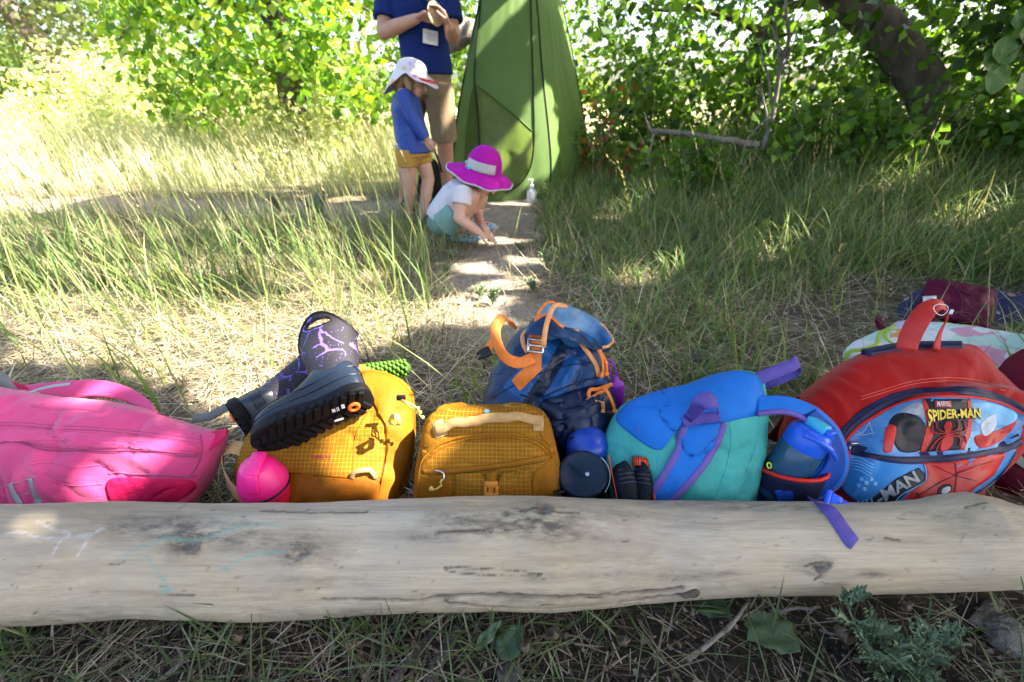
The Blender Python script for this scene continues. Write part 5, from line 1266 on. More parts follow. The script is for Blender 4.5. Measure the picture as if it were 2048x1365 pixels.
obj("vent_slot", mb, M_BLACKPL, cp, smooth=False)
c = at(1166, 950, .785); db = thing("food_jar", (c.x, c.y, 0), "dark round insulated jar with a flat ink blue lid leaning on the log", "jar")
Mf = frame((-.10, -.46, .86)); mb = MB(); mb.lathe([(0, -.115), (.040, -.115), (.046, -.10), (.046, -.012)], c, Mf, 36); obj("body", mb, M_BLACKPL, db)
mb = MB(); mb.lathe([(.047, -.016), (.050, -.012), (.050, .004), (.047, .009), (.043, .0095), (.0415, .008), (0, .0085)], c, Mf, 44); ld = obj("lid", mb, M_INK, db)
mb = MB(); mb.lathe([(0, .0), (.0042, .0), (.0042, .0012), (0, .0014)], c + Mf @ Vector((.008, -.002, .0083)), Mf, 14); obj("vent_button", mb, mat_plain("pale_lilac_plastic", (0.40, 0.42, 0.58), .4), ld)
mb = MB()
for k in range(4): mb.box(c + Mf @ Vector((-.022 + k * .0065, .012 - k * .005, .0086)), (.0006, .013, .0006), Mf @ Matrix.Rotation(.5, 3, 'Z'))
obj("embossed_line", mb, M_BLACKPL, ld, smooth=False)
pts = [c + Mf @ Vector((.0535 * math.cos(a), .0535 * math.sin(a), -.004)) for a in np.linspace(-.75, .75, 24)]
ribbon("reflective_band", pts, [(p - c).normalized() for p in pts], [.002, .012, .014, .012, .004], .0015, mat_plain("white_mesh", (0.55, 0.6, 0.66), .4), db, 30)
mb = MB(); mb.tube(catmull([c + Mf @ Vector(v) for v in [(-.046, -.028, -.005), (-.058, -.034, .004), (-.052, -.040, .010), (-.040, -.036, .010)]], 12), .0035, 7); obj("latch", mb, M_BLACKPL, db)
M_SHOE = mat_fabric("dark_shoe_fabric", (0.008, 0.012, 0.020), 0.6, 0.3, 500, 0.5)
M_ORED = mat_plain("orange_red_trim", (0.70, 0.07, 0.03), 0.5)
for k, (px, py, lab) in enumerate([(1246, 948, "small dark shoe with a thin grass blade across it, left of its mate"), (1284, 950, "small dark shoe with an orange striped heel loop leaning on the teal bag")]):
    c = at(px, py, .775 + .01 * k); sh = thing("shoe", (c.x, c.y, 0), lab, "shoe", "pair of small dark shoes"); Mf = frame((.12 - .3 * k, -.55, .83), (1, .0, .25 - .45 * k)) * .78
    # stands toe down: long axis = local y
    mb = MB(); rows = []
    for i in range(22):
        f_ = i / 21; y_ = -.085 + .112 * f_; w = .026 * (math.sin(math.pi * min(1, f_ * .93 + .06)) ** .45) * (1 + .12 * f_); h = .020 + .016 * smoothstep(0.2, .8, f_)
        rows.append([c + Mf @ Vector((w * math.cos(a), y_, h * (abs(math.sin(a)) ** .8) * (1 if math.sin(a) > 0 else -1))) for a in np.linspace(0, 2 * math.pi, 20, endpoint=False)])
    mb.grid(rows, close_u=True); mb.f.append(tuple(range(20))[::-1]); mb.f.append(tuple(len(mb.v) - 20 + q for q in range(20))); mb.mi += [0, 0]
    up = obj("upper", mb, M_SHOE, sh, sub=1)
    mb = MB()
    for q in range(4): mb.tube(catmull([c + Mf @ Vector((x_, .004 - q * .011, .030 * math.cos(x_ * 42) + .003)) for x_ in (-.020, -.01, 0, .01, .020)], 9), .0016, 5)
    obj("lacing", mb, mat_plain("blue_black_trim", (0.03, 0.04, 0.06), .4), up, kind='stuff')
    mb = MB(); rows = []
    for s_ in (-.022, -.010): rows.append([c + Mf @ Vector((1.1 * .026 * math.cos(a) * (1 if abs(math.sin(a)) > .01 else 1), -.030 + .060 * math.sin(a), s_)) for a in np.linspace(0, 2 * math.pi, 36, endpoint=False)])
    mb.grid(rows, close_u=True); mb.f.append(tuple(range(36))); mb.mi.append(0); obj("sole", mb, M_SOLE, sh)
    mb = MB(); mb.tube(catmull([c + Mf @ Vector((.029 * (1 if k else -1), y_, -.004 + .010 * f_)) for f_, y_ in ((0, -.06), (.5, -.01), (1, .03), (1.3, .05))], 14), .0026 if k else .0012, 6); obj("trim", mb, M_ORED, sh)
    if k:
        q = c + Mf @ Vector((-.004, .022, .018)); mb = MB(); rows = []
        for h_ in (-.011, .011): rows.append([q + Mf @ Matrix.Rotation(.5, 3, 'Y') @ Vector((.021 * math.cos(a), h_ + .004, .014 * math.sin(a))) for a in np.linspace(0, 2 * math.pi, 30, endpoint=False)])
        mb.grid(rows, close_u=True); lp = obj("heel_loop", mb, M_ORED, sh, solid=.003)
        mb = MB()
        for a in np.linspace(0, 2 * math.pi, 20, endpoint=False): mb.box(q + Mf @ Matrix.Rotation(.5, 3, 'Y') @ Vector((.0228 * math.cos(a), .004, .0158 * math.sin(a))), (.0009, .011, .0009), Mf)
        obj("loop_rib", mb, M_BLACKPL, lp, smooth=False, kind='stuff')

# ---- teal and blue backpack
M_TEAL = mat_fabric("teal_nylon", (0.065, 0.41, 0.37), 0.5, 0.15, 1000, 0.6, dirt=0.3)
M_TEALD = mat_plain("teal_seam", (0.06, 0.34, 0.33), .6)
M_AZURE = mat_fabric("azure_fabric", (0.018, 0.175, 0.62), 0.65, 0.16, 900, 0.45)
M_AZUREDK = mat_fabric("blue_mesh_padding", (0.010, 0.065, 0.36), 0.6, 0.25, 500, 0.6)
M_VIOLET = mat_webbing("violet_webbing", (0.085, 0.055, 0.33))
M_VIOLETP = mat_plain("violet_binding", (0.13, 0.085, 0.33), .6)
B = pillow([(1205, 905), (1216, 855), (1240, 815), (1275, 795), (1330, 778), (1375, 768), (1430, 748), (1480, 742), (1518, 752), (1530, 790), (1530, 850), (1522, 920), (1505, 990), (1480, 1045), (1400, 1058), (1290, 1052), (1225, 1010)],
           at(1370, 895, .86), tilt(34, -6), .085, .075, 2.6, wr=.015, ws=7, seed=33)
BT = B
bag = thing("backpack", base_of(B), "teal backpack with bright blue yoke and violet webbing, right of the dark jar", "backpack", BAGS)
obj("body", B.mb, M_TEAL, bag)
patch_on("yoke", B, [(1234, 842), (1244, 820), (1275, 798), (1330, 781), (1375, 771), (1430, 751), (1480, 745), (1515, 756), (1526, 790), (1524, 826), (1480, 838), (1440, 846), (1400, 850), (1362, 856), (1335, 880), (1322, 900), (1295, 893), (1262, 868)], .003, M_AZURE, bag, nr=20, nt=140, puff=.010)
pipe_on("seam", B, [(1326, 790), (1340, 815), (1352, 850)], .0011, mat_plain("blue_seam", (0.01, 0.06, .3), .6), bag, 24, .0095)
pipe_on("seam", B, [(1460, 845), (1462, 890), (1448, 950), (1428, 1005)], .0014, M_TEALD, bag, 40)
pipe_on("seam", B, [(1520, 830), (1512, 890), (1492, 950), (1470, 1000)], .0014, M_TEALD, bag, 40)
pipe_on("seam", B, [(1318, 902), (1316, 930), (1308, 960), (1296, 990)], .0014, M_TEALD, bag, 40)
patch_on("front_strap", B, [(1372, 850), (1442, 846), (1425, 890), (1398, 930), (1362, 975), (1335, 1010), (1290, 1010), (1322, 965), (1350, 915), (1362, 880)], .006, M_AZURE, bag, nr=16, sharp=True, puff=.002)
rib_on("webbing", B, [(1368, 852), (1360, 888), (1346, 920), (1318, 965), (1282, 1010)], .015, .003, M_VIOLETP, bag, 50, .006)
rib_on("webbing", B, [(1446, 846), (1432, 885), (1405, 930), (1368, 975), (1335, 1012)], .014, .003, M_VIOLETP, bag, 50, .006)
rib_on("webbing", B, [(1364, 846), (1400, 840), (1436, 836)], .020, .003, M_VIOLET, bag, 24, .014)
ribbon("webbing_loop", [at(1374, 838, .80), at(1388, 826, .785), at(1400, 808, .775), at(1420, 800, .78), at(1432, 806, .79), at(1436, 822, .80)], [Vector((-.4, -.8, .3)), Vector((-.3, -.9, .3)), Vector((-.1, -.8, .6)), Vector((.1, -.4, .9)), Vector((.8, -.3, .5)), Vector((.9, -.3, .1))], [.02, .03, .036, .034, .026, .02], .0025, M_VIOLET, bag, 40)
ribbon("top_handle", [at(1514, 800, .87), at(1506, 772, .89), at(1520, 757, .90), at(1552, 744, .91), at(1582, 732, .92), at(1596, 724, .935), at(1590, 740, .955), at(1560, 758, .96), at(1525, 768, .95)],
       [Vector((-.8, -.6, .1)), Vector((-.7, -.6, .4)), Vector((-.2, -.8, .6)), Vector((-.1, -.75, .65)), Vector((0, -.7, .7)), Vector((.9, -.2, .4)), Vector((.2, .6, -.7)), Vector((.1, .7, -.7)), Vector((.1, .7, -.7))], .026, .0025, M_VIOLET, bag, 70)
OUT = [(1512, 793, .86), (1570, 794, .86), (1630, 815, .85), (1675, 860, .835), (1694, 920, .81), (1678, 970, .785), (1622, 1006, .76), (1560, 1012, .75)]
INN = [(1514, 828, .83), (1565, 824, .83), (1608, 838, .825), (1638, 868, .81), (1650, 912, .79), (1630, 945, .775), (1590, 970, .76), (1552, 984, .755)]
st = strip3("shoulder_strap", [at(*q) for q in OUT], [at(*q) for q in INN], .014, M_AZURE, bag, 70)
strip3("strap_padding", [at(x - (x - i[0]) * .12, y - (y - i[1]) * .12, Y - .006) for (x, y, Y), i in list(zip(OUT, INN))[2:]], [at(i[0] + (x - i[0]) * .12, i[1] + (y - i[1]) * .12, i[2] - .006) for (x, y, Y), i in list(zip(OUT, INN))[2:]], .010, M_AZUREDK, st, 60)
mb = MB(); mb.tube(catmull([at(x, y, Y - .003) for x, y, Y in OUT[2:]], 50), .0042, 8); obj("binding", mb, M_VIOLETP, st)
mb = MB(); mb.tube(catmull([at(x, y, Y - .004) for x, y, Y in INN[:4]], 40), .0055, 8); obj("binding", mb, M_VIOLETP, st)
def dense(P, Y0):     # quilting creases on the padding
    mb = MB()
    for f_ in np.linspace(.3, .95, 9):
        a = catmull([at(*q) for q in OUT], 60)[int(f_ * 59)]; b = catmull([at(*q) for q in INN], 60)[int(f_ * 59)]
        a, b = Vector(a), Vector(b); n_ = (CAM - a).normalized() * .0125; mb.tube([a + (b - a) * .15 + n_, (a + b) / 2 + n_, a + (b - a) * .85 + n_], .0011, 5)
    return mb
obj("crease", dense(None, 0), mat_plain("dark_blue_crease", (0.005, 0.03, 0.2), .7), st)
# webbing tail and buckle hanging over the log
def on_log(px, py, k=.002):
    h = LOGB.bvh.ray_cast(CAM, ray(px, py).normalized()); return (h[0] + h[1] * k, h[1]) if h[0] else (at(px, py, .7), Vector((0, -.5, .8)))
pts = [at(1628, 1000, .735)]; nr_ = [Vector((0, -.4, .9))]
for q in [(1650, 1014), (1668, 1034), (1684, 1058), (1700, 1080), (1708, 1089)]:
    p, n_ = on_log(*q); pts.append(p); nr_.append(n_)
ribbon("webbing_tail", pts, nr_, .028, .002, M_VIOLET, bag, 40)
M_BRIGHTBLUE = mat_plain("bright_blue_plastic", (0.012, 0.10, 0.70), 0.35, 0.5, var=0.05)
q = at(1668, 1006, .69); Mf = frame((.1, -.6, .75), (.75, -.2, -.5)); mb = MB()
mb.box(q, (.010, .015, .006), Mf); mb.box(q + Mf @ Vector((.018, .010, 0)), (.011, .004, .005), Mf); mb.box(q + Mf @ Vector((.018, -.010, 0)), (.011, .004, .005), Mf); mb.box(q + Mf @ Vector((-.014, 0, .002)), (.004, .017, .004), Mf); mb.box(q + Mf @ Vector((.027, 0, 0)), (.004, .013, .005), Mf); mb.box(q + Mf @ Vector((.008, 0, .005)), (.006, .004, .003), Mf)
obj("buckle", mb, M_BRIGHTBLUE, bag, bevel=.002)

# ---- red backpack with printed front
M_RED = mat_fabric("red_canvas", (0.40, 0.0045, 0.003), 0.65, 0.16, 700, 0.4, 0.15, dirt=0.12)
M_REDW = mat_webbing("red_webbing", (0.50, 0.010, 0.007), 0.003)
M_NVY = mat_plain("navy_zip_tape", (0.010, 0.012, 0.055), .5)
M_REDP = mat_plain("red_piping", (0.62, 0.02, 0.012), .4)
t = NT("blue_print"); o = t.uv(); n1 = t.noise(o, 16, 4); n2 = t.noise(o, 60, 5)
dots = t.new("ShaderNodeTexVoronoi"); dots.inputs["Scale"].default_value = 320; dots.inputs["Randomness"].default_value = 0.0; t.link(o, dots.inputs["Vector"])
c = t.ramp(n1, [(0.3, (0.012, 0.07, 0.20)), (0.5, (0.025, 0.17, 0.42)), (0.7, (0.10, 0.30, 0.55))])
c = t.mix(t.math('MULTIPLY', t.math('LESS_THAN', dots.outputs["Distance"], 0.25), 0.22), c, (0.25, 0.45, 0.6)); t.link(c, t.b.inputs["Base Color"]); t.b.inputs["Roughness"].default_value = .45; M_PRINT = t.m
M_PBLACK = mat_plain("black_print", (0.012, 0.010, 0.014), .5); M_PRED = mat_plain("red_print", (0.50, 0.025, 0.02), .45, var=.25, scale=14)
M_PWHITE = mat_plain("white_print_ink", (0.55, 0.56, 0.60), .5, var=.15); M_PYEL = mat_plain("yellow_print", (0.72, 0.52, 0.05), .5, var=.1); M_PSKY = mat_plain("sky_print", (0.20, 0.42, 0.62), .5, var=.3, scale=20); M_PGREY = mat_plain("grey_print", (0.30, 0.32, 0.33), .5, var=.3, scale=60)
B = pillow([(1570, 880), (1576, 835), (1604, 795), (1660, 748), (1715, 712), (1738, 702), (1790, 695), (1860, 692), (1915, 692), (1936, 702), (1968, 735), (2003, 772), (2034, 810), (2034, 846), (1998, 893), (1956, 940), (1912, 990), (1870, 1034), (1820, 1056), (1740, 1050), (1655, 1015), (1598, 950)],
           at(1830, 860, .925), tilt(40, 4), .078, .09, 3.0, wr=.014, ws=6.5, seed=44, plateaus=[([(1676, 905), (1690, 868), (1722, 836), (1765, 810), (1815, 790), (1870, 781), (1940, 783), (2000, 797), (2050, 820), (2090, 860), (2090, 1100), (1650, 1100), (1660, 960)], .032, 9)])
BR = B
bag = thing("backpack", base_of(B), "bright red backpack with a blue comic print front and red carry loop", "backpack", BAGS)
obj("body", B.mb, M_RED, bag)
patch_on("front_print", B, [(1690, 892), (1712, 862), (1750, 834), (1805, 808), (1870, 795), (1940, 796), (2000, 808), (2045, 830), (2052, 858), (2020, 888), (1960, 902), (1890, 910), (1800, 914), (1730, 905)], .0022, M_PRINT, bag, nr=22, nt=140)
patch_on("lower_print", B, [(1682, 908), (1720, 914), (1800, 928), (1900, 924), (1990, 908), (2030, 900), (1990, 955), (1930, 995), (1850, 1025), (1760, 1022), (1690, 985), (1672, 945)], .0022, mat_plain("mid_blue_print", (0.03, 0.20, 0.46), .45, var=.25, scale=10), bag, nr=22, nt=140)
zip_line(B, [(1672, 900), (1685, 872), (1712, 842), (1755, 812), (1810, 790), (1870, 781), (1940, 783), (2000, 798), (2050, 822), (2062, 845)], bag, M_NVY, .020)
pipe_on("piping", B, [(1684, 898), (1702, 868), (1742, 837), (1802, 808), (1870, 794), (1942, 795), (2003, 808), (2050, 832)], .0034, M_REDP, bag, 80, .001)
zip_line(B, [(1690, 890), (1722, 904), (1800, 916), (1890, 914), (1960, 904), (2022, 888), (2040, 878)], bag, M_NVY, .024)
pipe_on("piping", B, [(1670, 948), (1692, 988), (1760, 1026), (1850, 1030), (1930, 1000), (1992, 958), (2030, 905)], .0026, M_NVY, bag, 80, .001)
def flat(nm, poly, m_, th=.0030, par=None, sharp=True, nt=60): return patch_on(nm, B, poly, th, m_, par or bag, nr=8, nt=nt, sharp=sharp)
tb = flat("title_band", [(1848, 800), (1932, 799), (1936, 840), (1932, 868), (1918, 900), (1845, 904), (1862, 872), (1858, 835)], M_PBLACK)
flat("band_edge", [(1843, 801), (1850, 801), (1860, 836), (1864, 872), (1848, 904), (1838, 905), (1856, 872), (1852, 836)], M_PRED, .0034); flat("band_edge", [(1932, 799), (1938, 799), (1942, 840), (1938, 868), (1925, 900), (1916, 900), (1931, 868), (1935, 840)], M_PRED, .0034)
flat("print_shape", [(1778, 850), (1792, 832), (1815, 828), (1838, 836), (1850, 855), (1852, 880), (1835, 902), (1800, 904), (1784, 880)], M_PBLACK, .003, None, False)
flat("print_shape", [(1770, 866), (1779, 852), (1790, 856), (1786, 880), (1780, 902), (1766, 902)], M_PRED, .0034, None, False)
flat("print_shape", [(1940, 806), (1985, 808), (2030, 828), (2020, 850), (1980, 850), (1950, 848), (1945, 830)], M_PSKY, .0028, None, False)
flat("print_shape", [(1932, 870), (1950, 862), (1962, 878), (1950, 900), (1926, 900)], M_PSKY, .0028, None, False)
flat("print_shape", [(1958, 850), (1972, 834), (1986, 830), (1990, 850), (1978, 868), (1964, 872)], M_PWHITE, .0034, None, False)
flat("print_shape", [(1945, 876), (1962, 868), (1990, 862), (2020, 848), (2032, 842), (2010, 872), (1980, 892), (1955, 896)], M_PRED, .0032, None, False)
flat("print_shape", [(1808, 818), (1838, 806), (1846, 816), (1850, 836), (1830, 830), (1800, 832)], M_PGREY, .0026, None, False)
for px_ in ([(1712, 862), (1722, 868), (1734, 855), (1738, 846)], [(1708, 868), (1725, 872), (1745, 868)], [(1735, 842), (1745, 862), (1748, 870)]): pipe_on("print_line", B, px_, .0006, M_PWHITE, bag, 20, .0028)
# lettering
mq = flat("print_shape", [(1868, 803), (1899, 803), (1899, 815), (1868, 815)], M_PRED, .0040)
text_on("lettering", B, "MARVEL", lambda u, v: (1870 + 27 * u, 813.5 - 9.5 * v), M_PWHITE, mq, .0056, .01)
def title(u, v):
    x = 1852 + 104 * u; b = 840 - 5 * u + 7 * (0.5 - u) ** 2 * (1 if u < .5 else .2) * 2; h = 17 + 6 * (1 - u) ** 6 + 1.5 * u; return (x - 2 * v, b - h * v + (10 * (1 - v) if u < .03 else 0))
text_on("lettering", B, "SPIDER-MAN", lambda u, v: (title(u, v)[0] + .9, title(u, v)[1] + 1.1), M_PBLACK, tb, .0052, .07)
text_on("lettering", B, "SPIDER-MAN", title, M_PYEL, tb, .0064, .03)
# spider badge
em = flat("emblem", [(1885, 856), (1889, 845), (1897, 844), (1901, 852), (1899, 862), (1903, 876), (1900, 892), (1888, 902), (1878, 902), (1880, 885), (1889, 872), (1890, 863)], M_PRED, .0048, tb, False)
for px_ in ([(1895, 866), (1912, 858), (1910, 842)], [(1897, 868), (1925, 862), (1922, 842)], [(1898, 871), (1916, 876), (1915, 892)], [(1899, 874), (1924, 872), (1926, 886)], [(1889, 866), (1872, 860), (1868, 846)], [(1889, 868), (1862, 866), (1861, 850)], [(1888, 871), (1868, 882), (1856, 900)], [(1887, 874), (1874, 888), (1868, 902)]):
    pipe_on("emblem_leg", B, px_, .0012, M_PRED, em, 14, .0046)
# lower print
flat("print_band", [(1700, 1012), (1740, 1000), (1790, 958), (1835, 936), (1848, 948), (1846, 965), (1812, 985), (1784, 1010), (1760, 1024)], M_PBLACK, .003)
flat("print_shape", [(1846, 965), (1852, 945), (1842, 926), (1900, 924), (1990, 908), (2012, 906), (1985, 950), (1930, 990), (1850, 1022), (1786, 1022), (1815, 988)], M_PRED, .003)
flat("print_shape", [(1872, 985), (1880, 972), (1897, 968), (1902, 976), (1892, 990), (1876, 992)], M_PBLACK, .0038, None, False); flat("print_shape", [(1879, 984), (1885, 976), (1896, 973), (1897, 980), (1886, 988)], M_PWHITE, .0046, None, False)
for px_ in ([(1860, 930), (1905, 950), (1950, 962)], [(1800, 1010), (1860, 975), (1920, 945), (1985, 920)], [(1908, 925), (1910, 960), (1905, 990)], [(1850, 1015), (1830, 985)]): pipe_on("print_line", B, px_, .0006, M_PBLACK, bag, 26, .0036)
pipe_on("print_line", B, [(1846, 930), (1850, 948), (1844, 966), (1800, 990), (1782, 1014)], .0010, M_PSKY, bag, 30, .0036)
text_on("lettering", B, "-MAN", lambda u, v: (1756 + 80 * u - 9 * v - 3 * u * v, 1008 - 46 * u - 20 * v), M_PGREY, bag, .0050, .03)
for k in range(5): pipe_on("print_line", B, [(1700 + k * 1, 915 + k * 6), (1722, 918 + k * 6), (1745 - k, 930 + k * 6)], .0010, M_PSKY, bag, 16, .0028)
for (x0, y0) in [(1722, 955), (1730, 962), (1740, 955), (1748, 964), (1716, 968), (1726, 974)]: flat("print_shape", [(x0, y0), (x0 + 6, y0 + 1), (x0 + 5, y0 + 8), (x0 - 1, y0 + 7)], M_PSKY, .0028, nt=16)
for px_ in ([(1715, 1000), (1716, 1014)], [(1724, 1000), (1725, 1018)], [(1733, 998), (1735, 1022)], [(1742, 995), (1745, 1020)]): pipe_on("print_line", B, px_, .0014, M_PSKY, bag, 8, .0036)
def pull(px, py, px2, py2, k):
    mb = MB(); a, n_ = hit(B, px, py); b, n2 = hit(B, px2, py2); mb.tube([a + n_ * .005, (a + b) / 2 + n_ * .008, b + n2 * .006], .0016, 6); obj("zip_pull", mb, M_STEEL, bag)
    mb = MB(); mb.tube([b + n2 * .006, b + n2 * .008 + Vector((-.002, -.004, -.018)), b + n2 * .006 + Vector((-.004, -.006, -.03))], [.003, .0045, .002], 7); obj("zip_tab", mb, M_REDP, bag)
pull(1700, 888, 1694, 902, 0)
mb = MB(); mb.box(hit(B, 1704, 888)[0] + Vector((0, -.005, .004)), (.008, .004, .004)); obj("zip_slider", mb, M_STEEL, bag, bevel=.001)
p, n_ = hit(B, 2044, 850); mb = MB(); mb.tube([p, p + Vector((0, -.012, -.02)), p + Vector((-.004, -.012, -.05))], [.003, .006, .003], 8); obj("zip_tab", mb, M_REDP, bag)
mb = MB(); q = at(1690, 965, .80); mb.tube([q, q + Vector((-.008, -.003, -.012)), q + Vector((-.012, -.004, -.022))], [.003, .006, .005], 8); obj("zip_tab", mb, M_REDP, bag)
for dy in (0, 6): pipe_on("stitching", B, [(1722, 800 - dy), (1770, 785 - dy), (1830, 768 - dy), (1900, 762 - dy), (1960, 768 - dy), (2010, 782 - dy)], .0006, mat_plain("pale_red_thread", (0.75, .15, .1), .6), bag, 60, .0003)
# carry loop on top
ribbon("carry_loop", [at(1812, 702, .965), at(1818, 680, .975), at(1832, 650, .985), at(1852, 622, 1.0), at(1874, 609, 1.01), at(1890, 616, 1.02), at(1893, 640, 1.015), at(1880, 668, 1.0), at(1872, 700, .985)],
       [Vector((-.2, -.85, .3)), Vector((-.3, -.85, .3)), Vector((-.5, -.8, .35)), Vector((-.5, -.6, .6)), Vector((.1, -.5, .85)), Vector((.8, -.4, .3)), Vector((.75, -.6, 0)), Vector((.6, -.75, .1)), Vector((.4, -.85, .1))], [.042, .040, .036, .032, .028, .026, .028, .030, .034], .003, M_REDW, bag, 70)
mb = MB(); c = at(1882, 620, .985); Mf = frame((.3, -.8, .4)); mb.tube([c + Mf @ Vector((.022 * math.cos(a), .012 * math.sin(a), .002 * math.sin(2 * a))) for a in np.linspace(0, 6.28, 30)], .0008, 6); obj("tag_string", mb, mat_plain("clear_plastic_string", (0.7, .7, .7), .3), bag)
mb = MB(); mb.box(c + Vector((.022, -.002, -.004)), (.003, .002, .005)); obj("string_clip", mb, mat_plain("clip_plastic", (0.75, .75, .75), .3), bag, bevel=.001)
strip3("back_panel", [at(1722, 705, 1.02), at(1810, 690, 1.03), at(1920, 688, 1.03)], [at(1740, 712, .99), at(1815, 700, 1.0), at(1925, 698, 1.0)], .02, M_NVY, bag)
# side pocket: dark mesh with a red bound mouth
M_MESH = mat_plain("dark_navy_mesh", (0.008, 0.010, 0.035), .7, var=.4, scale=300)
c = at(1580, 945, .80); ax = Vector((.12, .10, 1)).normalized(); Mf = frame(ax, (1, -.25, 0))
rows = []
for f_, r_ in ((-.10, .052), (-.08, .056), (-.04, .058), (0, .060), (.012, .060)): rows.append([c + Mf @ Vector((r_ * 1.05 * math.cos(a), r_ * .92 * math.sin(a), f_ + .012 * math.cos(a + .5))) for a in np.linspace(0, 2 * math.pi, 40, endpoint=False)])
mb = MB(); mb.grid(rows, close_u=True); mb.f.append(tuple(range(40))[::-1]); mb.mi.append(0); pk = obj("side_pocket", mb, M_MESH, bag, solid=.002)
mb = MB(); mb.tube([Vector(p) for p in rows[-1]] + [Vector(rows[-1][0])], .0042, 8, False); obj("pocket_binding", mb, M_REDP, pk)
mb = MB(); q = c + Mf @ Vector((-.052, -.028, .02)); mb.tube([q + frame((0, -.8, .6)) @ Vector((.0042 * math.cos(a), .0055 * math.sin(a), 0)) for a in np.linspace(0, 6.28, 18)], .0016, 6, False); obj("pocket_eyelet", mb, mat_plain("lime_plastic", (.55, .62, .03), .4), pk)
ribbon("strap", [at(1545, 880, 1.0), at(1570, 850, .97), at(1590, 822, .96), at(1608, 800, .96)], [Vector((-.3, -.8, .5))] * 4, .03, .003, mat_fabric("maroon_strap", (.22, .008, .012)), bag)
ribbon("strap", [at(1580, 1000, .76), at(1600, 960, .77), at(1622, 930, .79)], [Vector((0, -.8, .5))] * 3, .012, .003, M_REDP, bag)

# ---- blue water bottle in its pocket
M_CAPBLUE = mat_plain("cap_blue_plastic", (0.012, 0.10, 0.62), 0.35, 0.5, var=0.04); M_AQUA = mat_plain("aqua_plastic", (0.05, 0.42, 0.60), .35)
t = NT("translucent_blue_bottle"); t.b.inputs["Base Color"].default_value = (0.03, 0.12, 0.24, 1); t.b.inputs["Roughness"].default_value = .25; t.b.inputs["Transmission Weight"].default_value = .45; M_BOT = t.m
Ax = (cam_vec(.32, .88, -.36)).normalized(); c = at(1597, 905, .80); Mf = frame(Ax, (1, 0, 0))
wb = thing("drinking_bottle", (c.x, c.y, c.z - .12), "blue water bottle with bright blue spout cap in the red bag's side pocket", "bottle", "children's drinking bottles")
mb = MB(); mb.lathe([(0, -.11), (.036, -.11), (.041, -.10), (.042, -.01), (.041, .012), (.037, .022)], c, Mf); obj("body", mb, M_BOT, wb)
mb = MB(); mb.lathe([(.039, .014), (.0405, .018), (.0405, .042), (.038, .050), (.030, .058), (0, .060)], c, Mf); cp = obj("cap", mb, M_CAPBLUE, wb)
mb = MB(); mb.box(c + Mf @ Vector((.006, .004, .066)), (.014, .020, .009), Mf @ Matrix.Rotation(.5, 3, 'Z')); obj("spout_cover", mb, M_AQUA, cp, bevel=.003)
mb = MB(); mb.box(c + Mf @ Vector((.022, -.008, .060)), (.013, .013, .010), Mf @ Matrix.Rotation(.5, 3, 'Z')); obj("spout", mb, M_CAPBLUE, cp, bevel=.003)
ribbon("carry_handle", [c + Mf @ Vector(v) for v in [(-.030, -.022, .050), (-.012, -.040, .052), (.016, -.046, .044), (.038, -.040, .030), (.052, -.030, .022)]], [Mf @ Vector(v) for v in [(-.4, -.7, .5), (-.2, -.9, .3), (.2, -1, .2), (.5, -.8, .2), (.6, -.7, .2)]], [.014, .012, .010, .009, .007], .005, M_CAPBLUE, cp, 30)
# dark straps and small things in the shade between teal and red bag
B2 = pillow([(1480, 1000), (1492, 950), (1530, 915), (1570, 930), (1580, 980), (1570, 1040), (1500, 1045)], at(1530, 985, .80), tilt(45), .025, .025, 2.5, wr=.004, seed=51)
cl = obj("sun_jacket", B2.mb, mat_fabric("dark_blue_cloth", (.008, .02, .11), .6, .3, 600, .8), None); tag(cl, "crumpled dark blue jacket stuffed between the teal and red bags", "jacket")

# ---- maroon bag at the right edge
M_MAR = mat_fabric("maroon_canvas", (0.14, 0.006, 0.022), .7, .2, 700, .4)
B = pillow([(1955, 900), (1972, 830), (1995, 775), (2030, 725), (2080, 692), (2180, 680), (2260, 760), (2270, 920), (2200, 1050), (2080, 1055), (1990, 1010)], at(2090, 870, .97), tilt(30, 6), .08, .08, 3, wr=.007, seed=61)
bag = thing("backpack", base_of(B), "dark maroon backpack half cut off at the right edge", "backpack", BAGS); obj("body", B.mb, M_MAR, bag)
ribbon("strap", [at(1995, 880, .89), at(2020, 905, .88), at(2050, 928, .88), at(2090, 950, .88)], [Vector((0, -.8, .6))] * 4, .024, .002, M_GREYWEB, bag)
pipe_on("seam", B, [(2010, 790), (2040, 830), (2060, 900), (2050, 980)], .002, M_MAR, bag)

# ---- cloths on the grass behind the red bag
t = NT("pastel_brush_print"); o = t.obj(); mp = t.new("ShaderNodeMapping"); mp.inputs["Scale"].default_value = (7, 16, 10); t.link(o, mp.inputs[0])
n0 = t.new("ShaderNodeTexNoise"); n0.inputs["Scale"].default_value = 1.2; t.link(mp.outputs[0], n0.inputs["Vector"])
ad = t.new("ShaderNodeVectorMath", operation='MULTIPLY_ADD'); t.link(n0.outputs["Color"], ad.inputs[0]); ad.inputs[1].default_value = (1.2,) * 3; t.link(mp.outputs[0], ad.inputs[2])
vo = t.new("ShaderNodeTexVoronoi"); vo.inputs["Scale"].default_value = 1.3; t.link(ad.outputs[0], vo.inputs["Vector"]); sx_ = t.new("ShaderNodeSeparateColor"); t.link(vo.outputs["Color"], sx_.inputs[0])
c = t.ramp(sx_.outputs[0], [(0, (.45, .62, .55)), (.25, (.55, .42, .58)), (.42, (.62, .65, .66)), (.58, (.60, .30, .42)), (.72, (.62, .28, .10)), (.84, (.50, .62, .20)), (.92, (.40, .60, .62))]); c.node.color_ramp.interpolation = 'CONSTANT'
